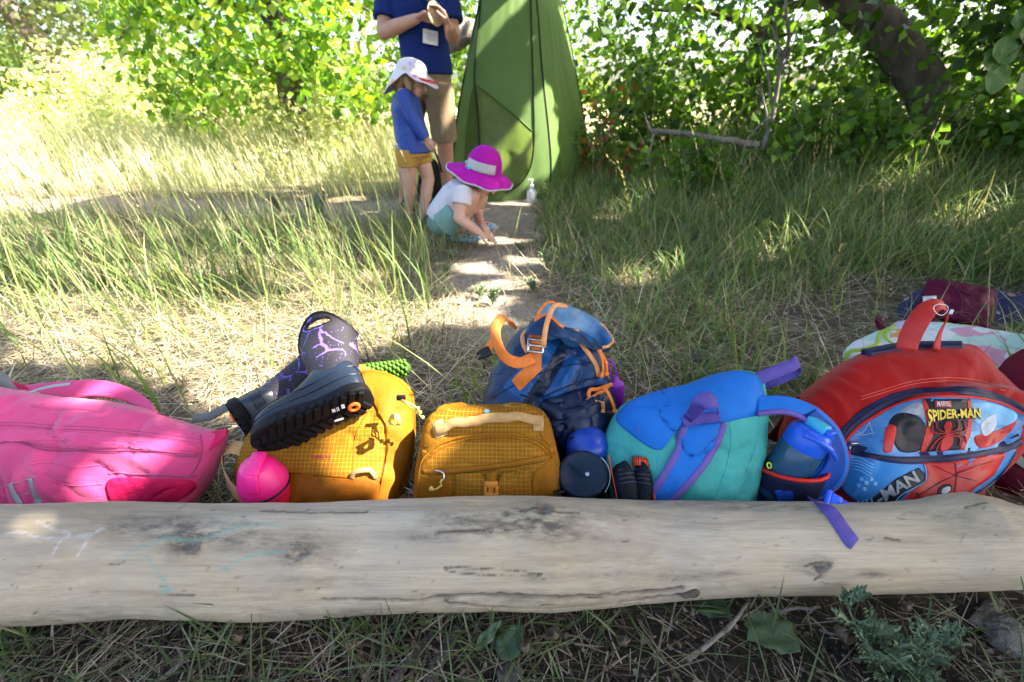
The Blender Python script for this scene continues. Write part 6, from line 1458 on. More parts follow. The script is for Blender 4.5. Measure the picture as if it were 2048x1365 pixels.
t.link(c, t.b.inputs["Base Color"]); t.b.inputs["Roughness"].default_value = .8; t.bump(t.noise(o, 22, 5), .5, .01); M_PASTEL = t.m
B = pillow([(1686, 712), (1700, 690), (1735, 672), (1775, 655), (1800, 646), (1890, 650), (1980, 664), (2060, 680), (2150, 700), (2160, 790), (2040, 800), (1900, 780), (1780, 760), (1700, 738)], at(1860, 705, 1.50), Vector((-.05, -.55, .83)), .05, .03, 2.4, wr=.014, ws=7, seed=71)
cl = thing("towel", base_of(B), "pastel towel with pink, mint and orange brush print and lime hem behind the red bag", "towel"); obj("cloth", B.mb, M_PASTEL, cl)
M_LIME = mat_plain("lime_hem", (.36, .48, .06), .7)
pipe_on("hem", B, [(1690, 720), (1700, 704), (1725, 700), (1752, 690), (1760, 668), (1775, 660)], .007, M_LIME, cl, 40); pipe_on("hem", B, [(1788, 650), (1770, 672), (1790, 690), (1840, 700)], .005, M_LIME, cl, 40)
t = NT("navy_space_print"); o = t.obj(); vo = t.new("ShaderNodeTexVoronoi"); vo.inputs["Scale"].default_value = 17; t.link(o, vo.inputs["Vector"])
sx_ = t.new("ShaderNodeSeparateColor"); t.link(vo.outputs["Color"], sx_.inputs[0]); th_ = t.math('MULTIPLY', sx_.outputs[1], .30)
c2 = t.ramp(sx_.outputs[0], [(0, (.5, .5, .6)), (.35, (.20, .28, .55)), (.6, (.45, .25, .45)), (.8, (.30, .16, .10))]); c2.node.color_ramp.interpolation = 'CONSTANT'
t.link(t.mix(t.math('LESS_THAN', vo.outputs["Distance"], th_), (.012, .016, .075), c2), t.b.inputs["Base Color"]); t.b.inputs["Roughness"].default_value = .7; t.bump(t.noise(o, 14, 4), .5, .02); M_SPACE = t.m
B = pillow([(1780, 660), (1792, 622), (1818, 592), (1860, 574), (1940, 574), (2030, 590), (2120, 600), (2150, 680), (2040, 690), (1900, 680), (1810, 680)], at(1940, 632, 1.85), Vector((-.05, -.5, .85)), .05, .05, 2.4, wr=.016, ws=5, seed=81)
cl = thing("blanket", base_of(B), "navy blanket printed with little planets at the right edge", "blanket"); obj("cloth", B.mb, M_SPACE, cl)
M_WINE = mat_fabric("wine_fabric", (.10, .008, .035), .6, .2, 600, .6)
B = pillow([(1826, 650), (1838, 610), (1850, 572), (1862, 562), (1910, 568), (1960, 576), (1990, 582), (1992, 606), (1980, 656), (1930, 648), (1870, 640)], at(1910, 610, 1.80), Vector((-.05, -.55, .83)), .022, .02, 4.0, wr=.008, ws=9, seed=91)
cl = thing("folded_jacket", base_of(B), "folded wine red jacket with a white tag lying on the navy blanket", "jacket"); obj("cloth", B.mb, M_WINE, cl)
tg = patch_on("tag", B, [(1846, 594), (1872, 593), (1872, 606), (1846, 607)], .003, M_PWHITE, cl, 4, 20, sharp=True)
for px_ in ([(1852, 599), (1866, 599)], [(1853, 603), (1864, 603)]): pipe_on("tag_line", B, px_, .0012, M_PBLACK, tg, 8, .0038)
pipe_on("fold", B, [(1915, 578), (1922, 605), (1916, 645)], .004, M_WINE, cl, 30); pipe_on("fold", B, [(1905, 572), (1940, 590), (1975, 585)], .004, M_WINE, cl, 30)
B = pillow([(1750, 640), (1757, 632), (1768, 645), (1772, 665), (1760, 668)], at(1760, 650, 1.58), tilt(30), .012, .012, 2.4, seed=3); cl = obj("sock", B.mb, M_WINE, None); tag(cl, "small wine red sock lying in the grass left of the towel", "sock")

# ---- green pinecone-like ribbed roll behind the mustard daypack
M_LEAFY = mat_plain("green_woven_cord", (.085, .19, .02), .6, var=.3, scale=60)
rl = thing("woven_strap", at(765, 745, 1.12), "green scaly woven cord bundle poking out behind the mustard daypack", "cord bundle")
a = at(712, 742, 1.09); b = at(808, 738, 1.14); d = (b - a).normalized(); Mf = frame(d)
mb = MB(); mb.capsule(a, .012, b, .019, 12); obj("core", mb, mat_plain("dark_green_cord", (.03, .08, .01), .7), rl)
for k in range(13):
    for j in range(8):
        f_ = k / 12; r_ = .013 + .009 * f_; an = 2 * math.pi * j / 8 + (k % 2) * .4; p = a + (b - a) * f_ + Mf @ Vector((r_ * math.cos(an), r_ * math.sin(an), 0))
        if k == 0 and j == 0:
            mb = MB(); mb.ellipsoid((0, 0, 0), (.0042, .008, .0042), nu=8, nv=6); proto = obj("strand", mb, M_LEAFY, rl); o2 = proto
        else:
            o2 = proto.copy(); sc.collection.objects.link(o2)
        q = Mf @ Matrix.Rotation(an, 3, 'Z'); M4 = (q @ Matrix.Rotation(.4, 3, 'X')).to_4x4(); M4.translation = p - Vector(rl.location); o2.matrix_parent_inverse = Matrix.Identity(4); o2.matrix_basis = M4
mb = MB(); mb.limb([(at(700, 745, 1.09), .010), (at(722, 738, 1.08), .012), (at(738, 742, 1.08), .006)]); obj("wrapper", mb, mat_plain("yellow_cloth", (.65, .38, .03), .6), rl, remesh=.003, smooth_it=3)
# ================================================================== TENT
t = NT("green_tent_nylon"); o = t.obj(); n1 = t.noise(o, 5, 4)
t.link(t.ramp(n1, [(0.3, (0.14, 0.235, 0.065)), (0.7, (0.17, 0.27, 0.08))]), t.b.inputs["Base Color"]); t.b.inputs["Roughness"].default_value = .5; t.b.inputs["Specular IOR Level"].default_value = .4
t.bump(t.noise(o, 5, 3, .5, (1, 1, .5)), .25, .03)
tr_ = t.new("ShaderNodeBsdfTranslucent"); tr_.inputs["Color"].default_value = (.20, .34, .08, 1); mx = t.new("ShaderNodeMixShader"); mx.inputs[0].default_value = .4
t.link(t.b.outputs[0], mx.inputs[1]); t.link(tr_.outputs[0], mx.inputs[2]); t.link(mx.outputs[0], t.out.inputs["Surface"]); M_TENT = t.m
M_TENTIN = mat_plain("shaded_olive_inside", (0.055, 0.085, 0.012), .6); M_FLAP = mat_plain("olive_green_door_nylon", (0.085, 0.125, 0.018), .4, .3, var=.25, bump=.5, scale=7)
M_PIPE = mat_plain("black_tent_piping", (.012, .014, .012), .6)
E_FL = [(903, 404, 4.28), (905, 340, 4.30), (912, 250, 4.35), (935, 120, 4.42), (960, 0, 4.5), (988, -150, 4.62)]
E_FR = [(1094, 398, 4.33), (1102, 345, 4.35), (1098, 270, 4.38), (1084, 140, 4.45), (1073, 0, 4.55), (1052, -150, 4.65)]
E_BR = [(1188, 367, 5.25), (1177, 290, 5.25), (1162, 205, 5.22), (1143, 100, 5.18), (1122, 0, 5.12), (1088, -150, 5.05)]
E_BL = [(950, 367, 5.3), (955, 300, 5.3), (965, 200, 5.25), (985, 100, 5.2), (1000, 0, 5.15), (1020, -150, 5.05)]
ED = [catmull([at(*q) for q in e], 60) for e in (E_FL, E_FR, E_BR, E_BL)]
for e in ED: e[:4, 2] = np.minimum(e[:4, 2], e[4, 2]); e[0, 2] = 0.0
tc = (ED[0][0] + ED[1][0] + ED[2][0] + ED[3][0]) / 4
tent = thing("pop_up_tent", (tc[0], tc[1], 0), "tall narrow green pop-up privacy tent with black seams and a half open door", "tent")
def panel(a, b, bow, nu=44, seed=0):
    rows = []
    for i in range(60):
        row = []
        for k in range(nu):
            f_ = k / (nu - 1); p = Vector(a[i] * (1 - f_) + b[i] * f_); s_ = Vector(b[i] - a[i]); n_ = s_.cross(Vector((0, 0, 1))).normalized()
            e_ = math.sin(math.pi * f_) ** .8
            w_ = noise.noise(Vector((f_ * 3 + seed, i * .05, seed))) * .012 + noise.noise(Vector((f_ * 9 + i * .03, i * .05 - f_ * 3, seed))) * .005 * (1 + 2.5 * (i < 12))
            row.append(p + n_ * (bow * e_ + w_ * e_) * (1 if n_.dot(p - Vector((tc[0], tc[1], p.z))) > 0 else -1))
        rows.append(row)
    mb = MB(); mb.grid(rows); return mb, rows
fm, frows = panel(ED[0], ED[1], .05, seed=1)
obj("front_panel", fm, M_TENT, tent)
obj("side_panel", panel(ED[1], ED[2], .008, seed=2)[0], M_TENT, tent); obj("back_panel", panel(ED[2], ED[3], .03, seed=3)[0], M_TENT, tent); obj("side_panel", panel(ED[3], ED[0], .03, seed=4)[0], M_TENT, tent)
mb = MB(); tpz = [e[-1] for e in ED]; mb.add([tuple(p) for p in tpz] + [tuple((tpz[0] + tpz[2]) / 2 + np.array([0, 0, .12]))], [(0, 1, 4), (1, 2, 4), (2, 3, 4), (3, 0, 4)]); obj("roof", mb, M_TENT, tent)
for e in ED: mb = MB(); mb.tube(e, .008, 6); obj("seam", mb, M_PIPE, tent)
TB = Bag(); TB.bvh = BVHTree.FromPolygons(fm.v, fm.f); TB.P = Vector(tc); TB.u = Vector((1, 0, 0)); TB.vv = Vector((0, 0, 1))
patch_on("door_shade_patch", TB, [(949, 165), (956, 200), (958, 300), (962, 398), (930, 399), (928, 330), (932, 260), (940, 200)], .004, M_TENTIN, tent, sharp=True)  # dark patch laid on the front panel, standing in for the shaded inside
patch_on("door_flap", TB, [(952, 168), (985, 195), (1030, 232), (1062, 262), (1066, 300), (1058, 338), (1036, 368), (1000, 388), (964, 396), (960, 300), (957, 220)], .008, M_FLAP, tent, sharp=True, puff=.008)
pipe_on("seam", TB, [(962, 0), (957, 60), (951, 120), (949, 165), (956, 230), (959, 300), (960, 396)], .006, M_PIPE, tent, 60, .006)
pipe_on("seam", TB, [(1060, -20), (1063, 80), (1066, 180), (1068, 270), (1062, 330), (1040, 368), (1010, 386)], .006, M_PIPE, tent, 60, .008)
pipe_on("door_edge", TB, [(951, 168), (985, 193), (1030, 230), (1063, 262)], .004, M_TENT, tent, 40, .012)

# ================================================================== PEOPLE
t = NT("skin"); o = t.obj(); n1 = t.noise(o, 18, 4)
t.link(t.ramp(n1, [(.3, (.50, .275, .19)), (.7, (.58, .34, .245))]), t.b.inputs["Base Color"]); t.b.inputs["Roughness"].default_value = .5; t.b.inputs["Subsurface Weight"].default_value = .08; t.b.inputs["Subsurface Radius"].default_value = (.012, .005, .003); M_SKINC = t.m
t = NT("tanned_skin"); o = t.obj(); n1 = t.noise(o, 18, 4)
t.link(t.ramp(n1, [(.3, (.40, .20, .13)), (.7, (.48, .26, .175))]), t.b.inputs["Base Color"]); t.b.inputs["Roughness"].default_value = .5; t.b.inputs["Subsurface Weight"].default_value = .08; t.b.inputs["Subsurface Radius"].default_value = (.012, .005, .003); M_SKINA = t.m
M_EYE = mat_plain("dark_eye", (.02, .015, .012), .2); M_LIP = mat_plain("lip", (.35, .10, .09), .5)
def ring(c, ax, ay, n=24): return [Vector(c) + Vector(ax) * math.cos(2 * math.pi * k / n) + Vector(ay) * math.sin(2 * math.pi * k / n) for k in range(n)]
def loft(mb, rings):
    o_ = len(mb.v); n = len(rings[0]); mb.grid(rings, close_u=True); mb.f.append(tuple(o_ + k for k in range(n))[::-1]); mb.f.append(tuple(o_ + (len(rings) - 1) * n + k for k in range(n))); mb.mi += [0, 0]
def hand(mb, W, d, nr_, s=1.0, curl=.55, thumb=1):
    d = Vector(d).normalized(); nr_ = Vector(nr_); nr_ = (nr_ - d * nr_.dot(d)).normalized(); sd = d.cross(nr_) * thumb
    for k, (off, L) in enumerate([(-.030, .90), (-.010, 1.0), (.011, .95), (.030, .76)]):
        kn = W + d * (.088 * s) + sd * off * s; mb.capsule(W + sd * off * .5 * s, .017 * s, kn, .0125 * s, 8)
        p, dd = kn, d.copy()
        for j, (l, r0, r1) in enumerate([(.044, .0098, .0090), (.028, .0090, .0082), (.022, .0082, .0070)]):
            a = curl * (.7 + .35 * j); dd = (dd * math.cos(a) + nr_ * math.sin(a)).normalized(); nn = (nr_ - dd * nr_.dot(dd)).normalized()
            q = p + dd * l * L * s; mb.capsule(p, r0 * s, q, r1 * s, 8); p = q; nr2 = nn
    b = W + d * .028 * s - sd * .024 * s; q1 = b + (d * .6 - sd * .65 + nr_ * .45).normalized() * .042 * s; q2 = q1 + (d * .9 - sd * .05 + nr_ * .45).normalized() * .034 * s; q3 = q2 + (d * .9 + sd * .2 + nr_ * .3).normalized() * .024 * s
    mb.capsule(b, .015 * s, q1, .012 * s, 8); mb.capsule(q1, .0115 * s, q2, .010 * s, 8); mb.capsule(q2, .010 * s, q3, .008 * s, 8)
def head(mb, c, f, up, s=1.0):
    """skull, jaw, nose, ears; returns face helper"""
    f = Vector(f).normalized(); up = Vector(up); up = (up - f * up.dot(f)).normalized(); r = f.cross(up)
    Mx = Matrix((r, f, up)).transposed()
    mb.ellipsoid(c + up * .018 * s, (.074 * s, .094 * s, .090 * s), Mx); mb.ellipsoid(c + f * .026 * s - up * .048 * s, (.055 * s, .062 * s, .060 * s), Mx)
    mb.capsule(c + f * .088 * s + up * .006 * s, .008 * s, c + f * .104 * s - up * .022 * s, .013 * s, 8)
    for q in (1, -1): mb.ellipsoid(c + r * q * .074 * s - up * .008 * s - f * .005 * s, (.012 * s, .020 * s, .032 * s), Mx, 10, 8)
    return r, f, up
def face(c, fr, s, parent):
    r, f, up = fr
    for q in (1, -1): mb = MB(); mb.ellipsoid(c + r * q * .032 * s + f * .086 * s + up * .012 * s, (.011 * s, .006 * s, .007 * s), Matrix((r, f, up)).transposed(), 10, 8); obj("eye", mb, M_EYE, parent)
    mb = MB(); mb.ellipsoid(c + f * .087 * s - up * .052 * s, (.022 * s, .006 * s, .006 * s), Matrix((r, f, up)).transposed(), 12, 8); obj("mouth", mb, M_LIP, parent)
def sole_shoe(name, heel, toe, w, h, mat, parent, up=Vector((0, 0, 1))):
    heel, toe = Vector(heel), Vector(toe); d = (toe - heel); L = d.length; d.normalize(); s_ = d.cross(up).normalized(); rows = []
    for i in range(15):
        f_ = i / 14; ww = w * (math.sin(math.pi * (f_ * .9 + .06)) ** .5) * (.85 + .25 * f_); hh = h * (1.0 - .45 * f_) if f_ < .96 else h * .35
        c = heel + d * L * f_; rows.append([c + s_ * ww * math.cos(a) + up * (hh * max(0, math.sin(a)) ** .8 if math.sin(a) > 0 else 0) for a in np.linspace(0, 2 * math.pi, 20, endpoint=False)])
    mb = MB(); loft(mb, rows); return obj(name, mb, mat, parent, sub=1)

# ---- man
FA = Vector((.42, -.90, 0)).normalized(); RA = Vector((.90, .42, 0)).normalized()
man_loc = Vector((at(850, 410, 3.95).x, 3.95, 0))
mb = MB(); N_ = at
hipL, hipR = at(826, 190, 3.97), at(878, 188, 3.90)
kneeL, kneeR = at(816, 290, 4.0), at(890, 286, 3.92); ankL, ankR = at(808, 396, 4.05), at(894, 396, 3.96)
chest = at(838, 10, 3.93); pel = at(852, 165, 3.93); neck0 = at(838, -55, 3.95)
hc = at(842, -118, 3.90)
mb.limb([(pel, .105), (at(846, 100, 3.93), .10), (chest, .10)]); mb.limb([(chest, .09), (neck0, .065), (hc, .06)])
for h_, k_, a_ in ((hipL, kneeL, ankL), (hipR, kneeR, ankR)):
    mb.limb([(pel, .095), (h_, .090), (k_, .060), (k_ + (a_ - k_) * .3 + Vector((0, .015, 0)), .060), (a_, .040)]); mb.capsule(a_, .04, Vector((a_.x, a_.y, .045)), .042); mb.capsule(Vector((a_.x, a_.y, .04)), .038, Vector((a_.x + .06, a_.y - .15, .03)), .028)
shL, elL, wrL = at(778, -18, 3.97), at(768, 64, 3.88), at(832, 38, 3.71)
shR, elR, wrR = at(890, -22, 3.86), at(906, 74, 3.78), at(900, 56, 3.63)
mb.limb([(chest, .085), (shL, .066), (elL, .050), (elL + (wrL - elL) * .3, .050), (wrL, .031)]); mb.limb([(chest, .085), (shR, .064), (elR, .047), (elR + (wrR - elR) * .3, .046), (wrR, .030)])
hand(mb, wrL, at(866, 22, 3.66) - wrL, Vector((.35, -.3, -.9)), 1.0, .6, -1)
hand(mb, wrR, at(884, 22, 3.62) - wrR, Vector((-.9, -.3, -.1)), 1.0, .6, -1)
frm = head(mb, hc, FA + Vector((.1, 0, -.45)), (0, 0, 1), 1.12)
man = obj("person", mb, M_SKINA, None, remesh=.0055, smooth_it=5); tag(man, "man in navy T-shirt and khaki shorts holding a wooden disc beside the tent", "person")
face(hc, frm, 1.12, man)
M_SHIRT = mat_fabric("navy_blue_shirt", (.011, .028, .15), .8, .12, 500, .9); M_KHAKI = mat_fabric("khaki_cotton", (.27, .20, .125), .8, .12, 500, .7)
mb = MB(); rx = RA
def tors(q): c, w, d_ = q; return ring(c, RA * w, FA * d_)
loft(mb, [tors(q) for q in [(at(856, 150, 3.92), .180, .130), (at(853, 120, 3.92), .174, .128), (at(846, 70, 3.93), .168, .125), (at(840, 20, 3.93), .185, .130), (at(836, -15, 3.94), .190, .115), (at(836, -42, 3.95), .10, .085), (at(838, -56, 3.95), .065, .065)]])
for s_, e_ in ((shL, elL), (shR, elR)):
    m_ = s_ + (e_ - s_) * .70; mb.tube([s_ + (chest - s_) * .35, s_, s_ + (e_ - s_) * .35, m_], [.095, .088, .084, .085], 20)
obj("shirt", mb, M_SHIRT, man, remesh=.007, smooth_it=6)
mb = MB()
loft(mb, [ring(c, RA * w, FA * d_) for c, w, d_ in [(at(852, 112, 3.93), .158, .112), (at(854, 135, 3.93), .164, .118), (at(854, 160, 3.93), .172, .125), (at(852, 192, 3.93), .178, .128)]])
for h_, k_ in ((hipL, kneeL), (hipR, kneeR)):
    mb.tube([h_ + Vector((0, 0, .06)), h_, h_ + (k_ - h_) * .5, h_ + (k_ - h_) * .98], [.105, .108, .098, .092], 22)
obj("shorts", mb, M_KHAKI, man, remesh=.007, smooth_it=5)
mb = MB(); mb.ellipsoid(hc + Vector((0, .015, .045)), (.088, .108, .085)); obj("hair", mb, mat_plain("brown_hair", (.06, .035, .02), .6, bump=.8, scale=90), man, remesh=.006)
M_DKSHOE = mat_plain("dark_shoe", (.02, .02, .024), .6)
for a_ in (ankL, ankR): sole_shoe("shoe", (a_.x - .03, a_.y + .07, .0), (a_.x + .10, a_.y - .20, .0), .05, .10, M_DKSHOE, man)
# disc and badge
dc = at(871, 28, 3.63); wd = thing("wood_slice", dc, "pale round wood slice held between the man's hands", "wood disc"); Mf = frame((.80, -.58, .12), (0, 0, 1))
mb = MB(); mb.lathe([(0, -.006), (.062, -.006), (.066, -.003), (.066, .003), (.062, .006), (0, .006)], dc, Mf, 36); obj("disc", mb, mat_plain("pale_wood", (.62, .47, .30), .6, var=.12), wd)
mb = MB(); mb.tube([dc + Mf @ Vector((.0655 * math.cos(a), .0655 * math.sin(a), 0)) for a in np.linspace(0, 6.284, 40)], .0042, 6, False); obj("bark_rim", mb, mat_plain("light_bark", (.35, .24, .14), .8), wd)
bc = at(861, 75, 3.765); bd = thing("name_badge", bc, "white name badge hanging on a lanyard at the man's stomach", "badge"); Mf = frame((.42, -.88, .2), (.95, .4, -.15))
mb = MB(); mb.box(bc, (.050, .042, .002), Mf); obj("card", mb, mat_plain("white_card", (.66, .68, .62), .4), bd, bevel=.001)
for k in range(4): mb = MB(); mb.box(bc + Mf @ Vector((0, .018 - .012 * k, .0028)), (.030 - .006 * (k % 2), .0016, .0006), Mf); obj("text_line", mb, mat_plain("grey_ink", (.30, .32, .32), .6), bd, smooth=False)
for sg in (-1, 1):
    mb = MB(); mb.tube(catmull([bc + Mf @ Vector((0, .042, 0)), at(856, 45, 3.772), at(848 + sg * 9, 5, 3.785), at(838 + sg * 15, -45, 3.86)], 20), .0028, 6); obj("lanyard", mb, M_DKSHOE, bd)

# ---- standing child, facing right, head bowed
M_RASH = mat_fabric("royal_blue_shirt", (.006, .055, .34), .45, .12, 400, .9, spec=.5); M_MUSTSH = mat_fabric("yellow_shorts", (.50, .29, .065), .75, .12, 400, .6)
FC = Vector((.93, -.10, 0)).normalized(); RC = Vector((-.10, -.99, 0)).normalized()
Y1 = 3.55
c1 = at(826, 160, Y1)
mb = MB(); pel = at(826, 300, Y1); ch = at(812, 205, Y1)
mb.limb([(pel, .085), (at(818, 255, Y1), .078), (ch, .080)]); mb.limb([(ch, .06), (at(815, 182, Y1), .036), (c1, .04)])
lg = [((at(814, 312, Y1 - .05)), at(819, 368, Y1 - .06), at(818, 418, Y1 - .03)), (at(840, 310, Y1 + .04), at(857, 358, Y1 + .02), at(846, 428, Y1 - .07))]
for h_, k_, a_ in lg:
    mb.limb([(pel, .07), (h_, .064), (k_, .042), (k_ + (a_ - k_) * .35, .042), (a_, .027)]); mb.capsule(a_, .027, Vector((a_.x, a_.y, .035)), .028); mb.capsule(Vector((a_.x, a_.y, .03)), .026, Vector((a_.x + .09, a_.y - .03, .025)), .02)
sh_, el_, wr_ = at(806, 190, Y1 - .10), at(826, 238, Y1 - .12), at(850, 276, Y1 - .13)
mb.limb([(ch, .055), (sh_, .038), (el_, .030), (wr_, .021)]); hand(mb, wr_, at(858, 290, Y1 - .13) - wr_, (.5, .6, -.2), .62, .35, 1)
s2, e2, w2 = at(820, 190, Y1 + .10), at(836, 238, Y1 + .12), at(848, 270, Y1 + .08)
mb.limb([(ch, .055), (s2, .036), (e2, .028), (w2, .020)]); hand(mb, w2, Vector((.5, 0, -.6)), (.5, -.4, .2), .62, .35, -1)
frm = head(mb, c1, FC + Vector((0, -.15, -.45)), (.15, 0, 1), .92)
kid = obj("person", mb, M_SKINC, None, remesh=.0042, smooth_it=5); tag(kid, "small child in blue long sleeved top and yellow shorts, standing with head bowed", "person")
face(c1, frm, .92, kid)
mb = MB(); loft(mb, [ring(c, FC * a, RC * b) for c, a, b in [(at(828, 305, Y1), .118, .120), (at(825, 285, Y1), .112, .116), (at(818, 250, Y1), .102, .106), (at(812, 215, Y1), .098, .112), (at(812, 193, Y1), .080, .105), (at(815, 180, Y1), .048, .055)]])
for s_, e_, w_ in ((sh_, el_, wr_), (s2, e2, w2)): mb.tube([s_ + (ch - s_) * .3, s_, (s_ + e_) / 2, e_, (e_ + w_) / 2, w_ + (w_ - e_) * .05], [.055, .052, .044, .041, .037, .034], 18)
obj("shirt", mb, M_RASH, kid, remesh=.0055, smooth_it=6)
mb = MB(); loft(mb, [ring(c, FC * a, RC * b) for c, a, b in [(at(826, 296, Y1), .105, .108), (at(828, 312, Y1), .106, .112)]])
for h_, k_, a_ in lg: mb.tube([h_ + Vector((0, 0, .04)), h_, h_ + (k_ - h_) * .40], [.075, .076, .068], 18)
obj("shorts", mb, M_MUSTSH, kid, remesh=.005, smooth_it=5)
M_HAIR = mat_plain("light_brown_hair", (.30, .19, .10), .55, var=.3, bump=.9, scale=120)
mb = MB(); mb.ellipsoid(c1 + Vector((-.02, .0, .03)), (.088, .080, .085)); mb.limb([(c1 + Vector((-.05, -.03, 0)), .045), (at(802, 170, Y1 - .03), .035), (at(799, 184, Y1 - .02), .018)]); mb.limb([(c1 + Vector((-.03, -.06, .01)), .03), (at(818, 176, Y1 - .09), .018)]); hr = obj("hair", mb, M_HAIR, kid, remesh=.005)
mb = MB(); rh = random.Random(2)
for k in range(46):
    a = rh.uniform(-2.6, -.2) if k % 2 else rh.uniform(1.5, 3.6); b = c1 + Vector((-.02 + .086 * math.cos(a) * .9, .082 * math.sin(a), .02 + rh.uniform(-.03, .03))); e = b + Vector((rh.uniform(-.03, .01), rh.uniform(-.015, .015), -rh.uniform(.06, .13))); mb.tube(catmull([b, (b + e) / 2 + Vector((-.012, 0, 0)), e], 6), [.0035, .0035, .003, .003, .002, .001], 5)
obj("strands", mb, M_HAIR, hr, kind='stuff')
t = NT("floral_hat_cloth"); o = t.obj(); vo = t.new("ShaderNodeTexVoronoi"); vo.inputs["Scale"].default_value = 26; t.link(o, vo.inputs["Vector"]); sx_ = t.new("ShaderNodeSeparateColor"); t.link(vo.outputs["Color"], sx_.inputs[0])
c_ = t.ramp(sx_.outputs[0], [(0, (.64, .60, .66)), (.55, (.62, .24, .42)), (.68, (.66, .60, .62)), (.8, (.62, .46, .14)), (.9, (.48, .40, .62))]); c_.node.color_ramp.interpolation = 'CONSTANT'
t.link(t.mix(t.math('LESS_THAN', vo.outputs["Distance"], .4), (.64, .60, .66), c_), t.b.inputs["Base Color"]); t.b.inputs["Roughness"].default_value = .8; M_FLOR = t.m
def hat(name, parent, c, M_, rc, hcrown, brim, drop, mat, n=64, wave=.004, thick=.003):
    """soft hat: crown dome and a brim whose width and droop vary round the head; brim(a), drop(a), a = 0 at the wearer's front"""
    rows = []
    for k in range(11):
        a = math.pi / 2 * (1 - k / 10); rows.append([c + M_ @ Vector((rc[0] * max(math.cos(a), .02) ** .85 * math.cos(q), rc[1] * max(math.cos(a), .02) ** .85 * math.sin(q), hcrown * math.sin(a) ** .9)) for q in np.linspace(0, 2 * math.pi, n, endpoint=False)])
    edge = []
    for k in range(1, 9):
        f_ = k / 8; row = []
        for q in np.linspace(0, 2 * math.pi, n, endpoint=False):
            b_ = brim(q); d_ = drop(q); row.append(c + M_ @ Vector(((rc[0] + b_ * f_) * math.cos(q), (rc[1] + b_ * f_) * math.sin(q), -d_ * f_ ** 1.4 + wave * f_ * math.sin(q * 7))))
        rows.append(row); edge = row
    mb = MB(); mb.grid(rows, close_u=True); h = obj(name, mb, mat, parent, solid=thick); return h, rows, edge
Mh = frame((.20, -.02, .96), (.95, -.1, -.25))
ht, rws, edge = hat("sun_hat", kid, c1 + Vector((-.005, 0, .042)), Mh, (.098, .090), .078, lambda q: .030 + .050 * max(0, math.cos(q)) + .030 * max(0, -math.cos(q)) ** 2, lambda q: .012 + .15 * max(0, -math.cos(q)) ** 1.5 + .045 * max(0, math.cos(q)), M_FLOR)
mb = MB(); mb.tube(catmull([at(790, 132, Y1), at(782, 128, Y1), at(774, 138, Y1), at(782, 144, Y1)], 16), .008, 7); obj("hat_bow", mb, M_FLOR, ht)
mb = MB(); rr_ = [c1 + Mh @ Vector(((.098 + .05) * math.cos(q), (.092 + .05) * math.sin(q), .010)) for q in np.linspace(-.9, .9, 20)]; mb.grid([rr_, [p + Mh @ Vector((-.03, 0, .012)) for p in rr_]]); obj("brim_lining", mb, mat_plain("red_lining", (.60, .03, .03), .7), ht, solid=.002)
M_SAND = mat_plain("navy_sandal", (.012, .018, .035), .5)
for h_, k_, a_ in lg:
    sole_shoe("sandal", (a_.x - .045, a_.y + .01, 0), (a_.x + .11, a_.y - .035, 0), .034, .075, M_SAND, kid)

# ---- crouching child, facing right, finger on the ground
M_WSHIRT = mat_fabric("white_cotton", (.66, .64, .70), .85, .06, 500, .7); M_SEA = mat_fabric("seafoam_shorts", (.20, .36, .33), .75, .1, 500, .6)
Y2 = 2.95
c2 = at(962, 357, Y2 - .02)
mb = MB(); pel = at(893, 437, Y2); ch = at(917, 385, Y2)
mb.limb([(pel, .090), (at(903, 412, Y2), .082), (ch, .078)]); mb.limb([(ch, .062), (at(936, 366, Y2), .038), (c2, .042)])
f1 = gp(925, 482); f2 = gp(962, 459)
LG = [(at(892, 445, Y2 - .07), at(946, 392, Y2 - .10), Vector((f1.x - .02, f1.y, .07))), (at(905, 440, Y2 + .07), at(962, 395, Y2 + .06), Vector((f2.x - .02, f2.y, .07)))]
for h_, k_, a_ in LG:
    mb.limb([(pel, .075), (h_, .068), (k_, .042), (k_ + (a_ - k_) * .35 + Vector((-.012, 0, 0)), .043), (a_, .029)]); mb.capsule(a_, .029, Vector((a_.x, a_.y, .035)), .03); mb.capsule(Vector((a_.x, a_.y, .035)), .028, Vector((a_.x + .08, a_.y - .01, .028)), .022)
sA, eA, wA = at(926, 386, Y2 - .12), at(918, 436, Y2 - .17), at(958, 466, Y2 - .20)
mb.limb([(ch, .055), (sA, .042), (eA, .033), (eA + (wA - eA) * .35, .032), (wA, .021)]); hand(mb, wA, at(988, 478, Y2 - .21) - wA, (.1, .1, -1), .66, .25, 1)
sB, eB, wB = at(942, 384, Y2 + .11), at(955, 425, Y2 + .12), at(964, 450, Y2 + .02)
mb.limb([(ch, .055), (sB, .038), (eB, .030), (wB, .020)]); hand(mb, wB, Vector((.5, -.3, -.6)), (.2, 0, -1), .66, .4, -1)
frm = head(mb, c2, Vector((.80, -.05, -.60)), (.6, 0, .8), .95)
kid2 = obj("person", mb, M_SKINC, None, remesh=.0042, smooth_it=5); tag(kid2, "crouching child in white T-shirt and magenta sun hat touching the dusty ground", "person")
face(c2, frm, .95, kid2)
D_ = (ch - pel).normalized(); S_ = Vector((0, 1, 0)); Fd = S_.cross(D_)
mb = MB(); loft(mb, [ring(c, Fd * a, S_ * b) for c, a, b in [(at(886, 442, Y2), .105, .112), (at(893, 428, Y2), .108, .114), (at(904, 408, Y2), .100, .108), (at(916, 388, Y2), .094, .115), (at(928, 373, Y2), .078, .105), (at(937, 364, Y2), .048, .05)]])
for s_, e_ in ((sA, eA), (sB, eB)): mb.tube([s_ + (ch - s_) * .4, s_, s_ + (e_ - s_) * .48], [.06, .058, .056], 18)
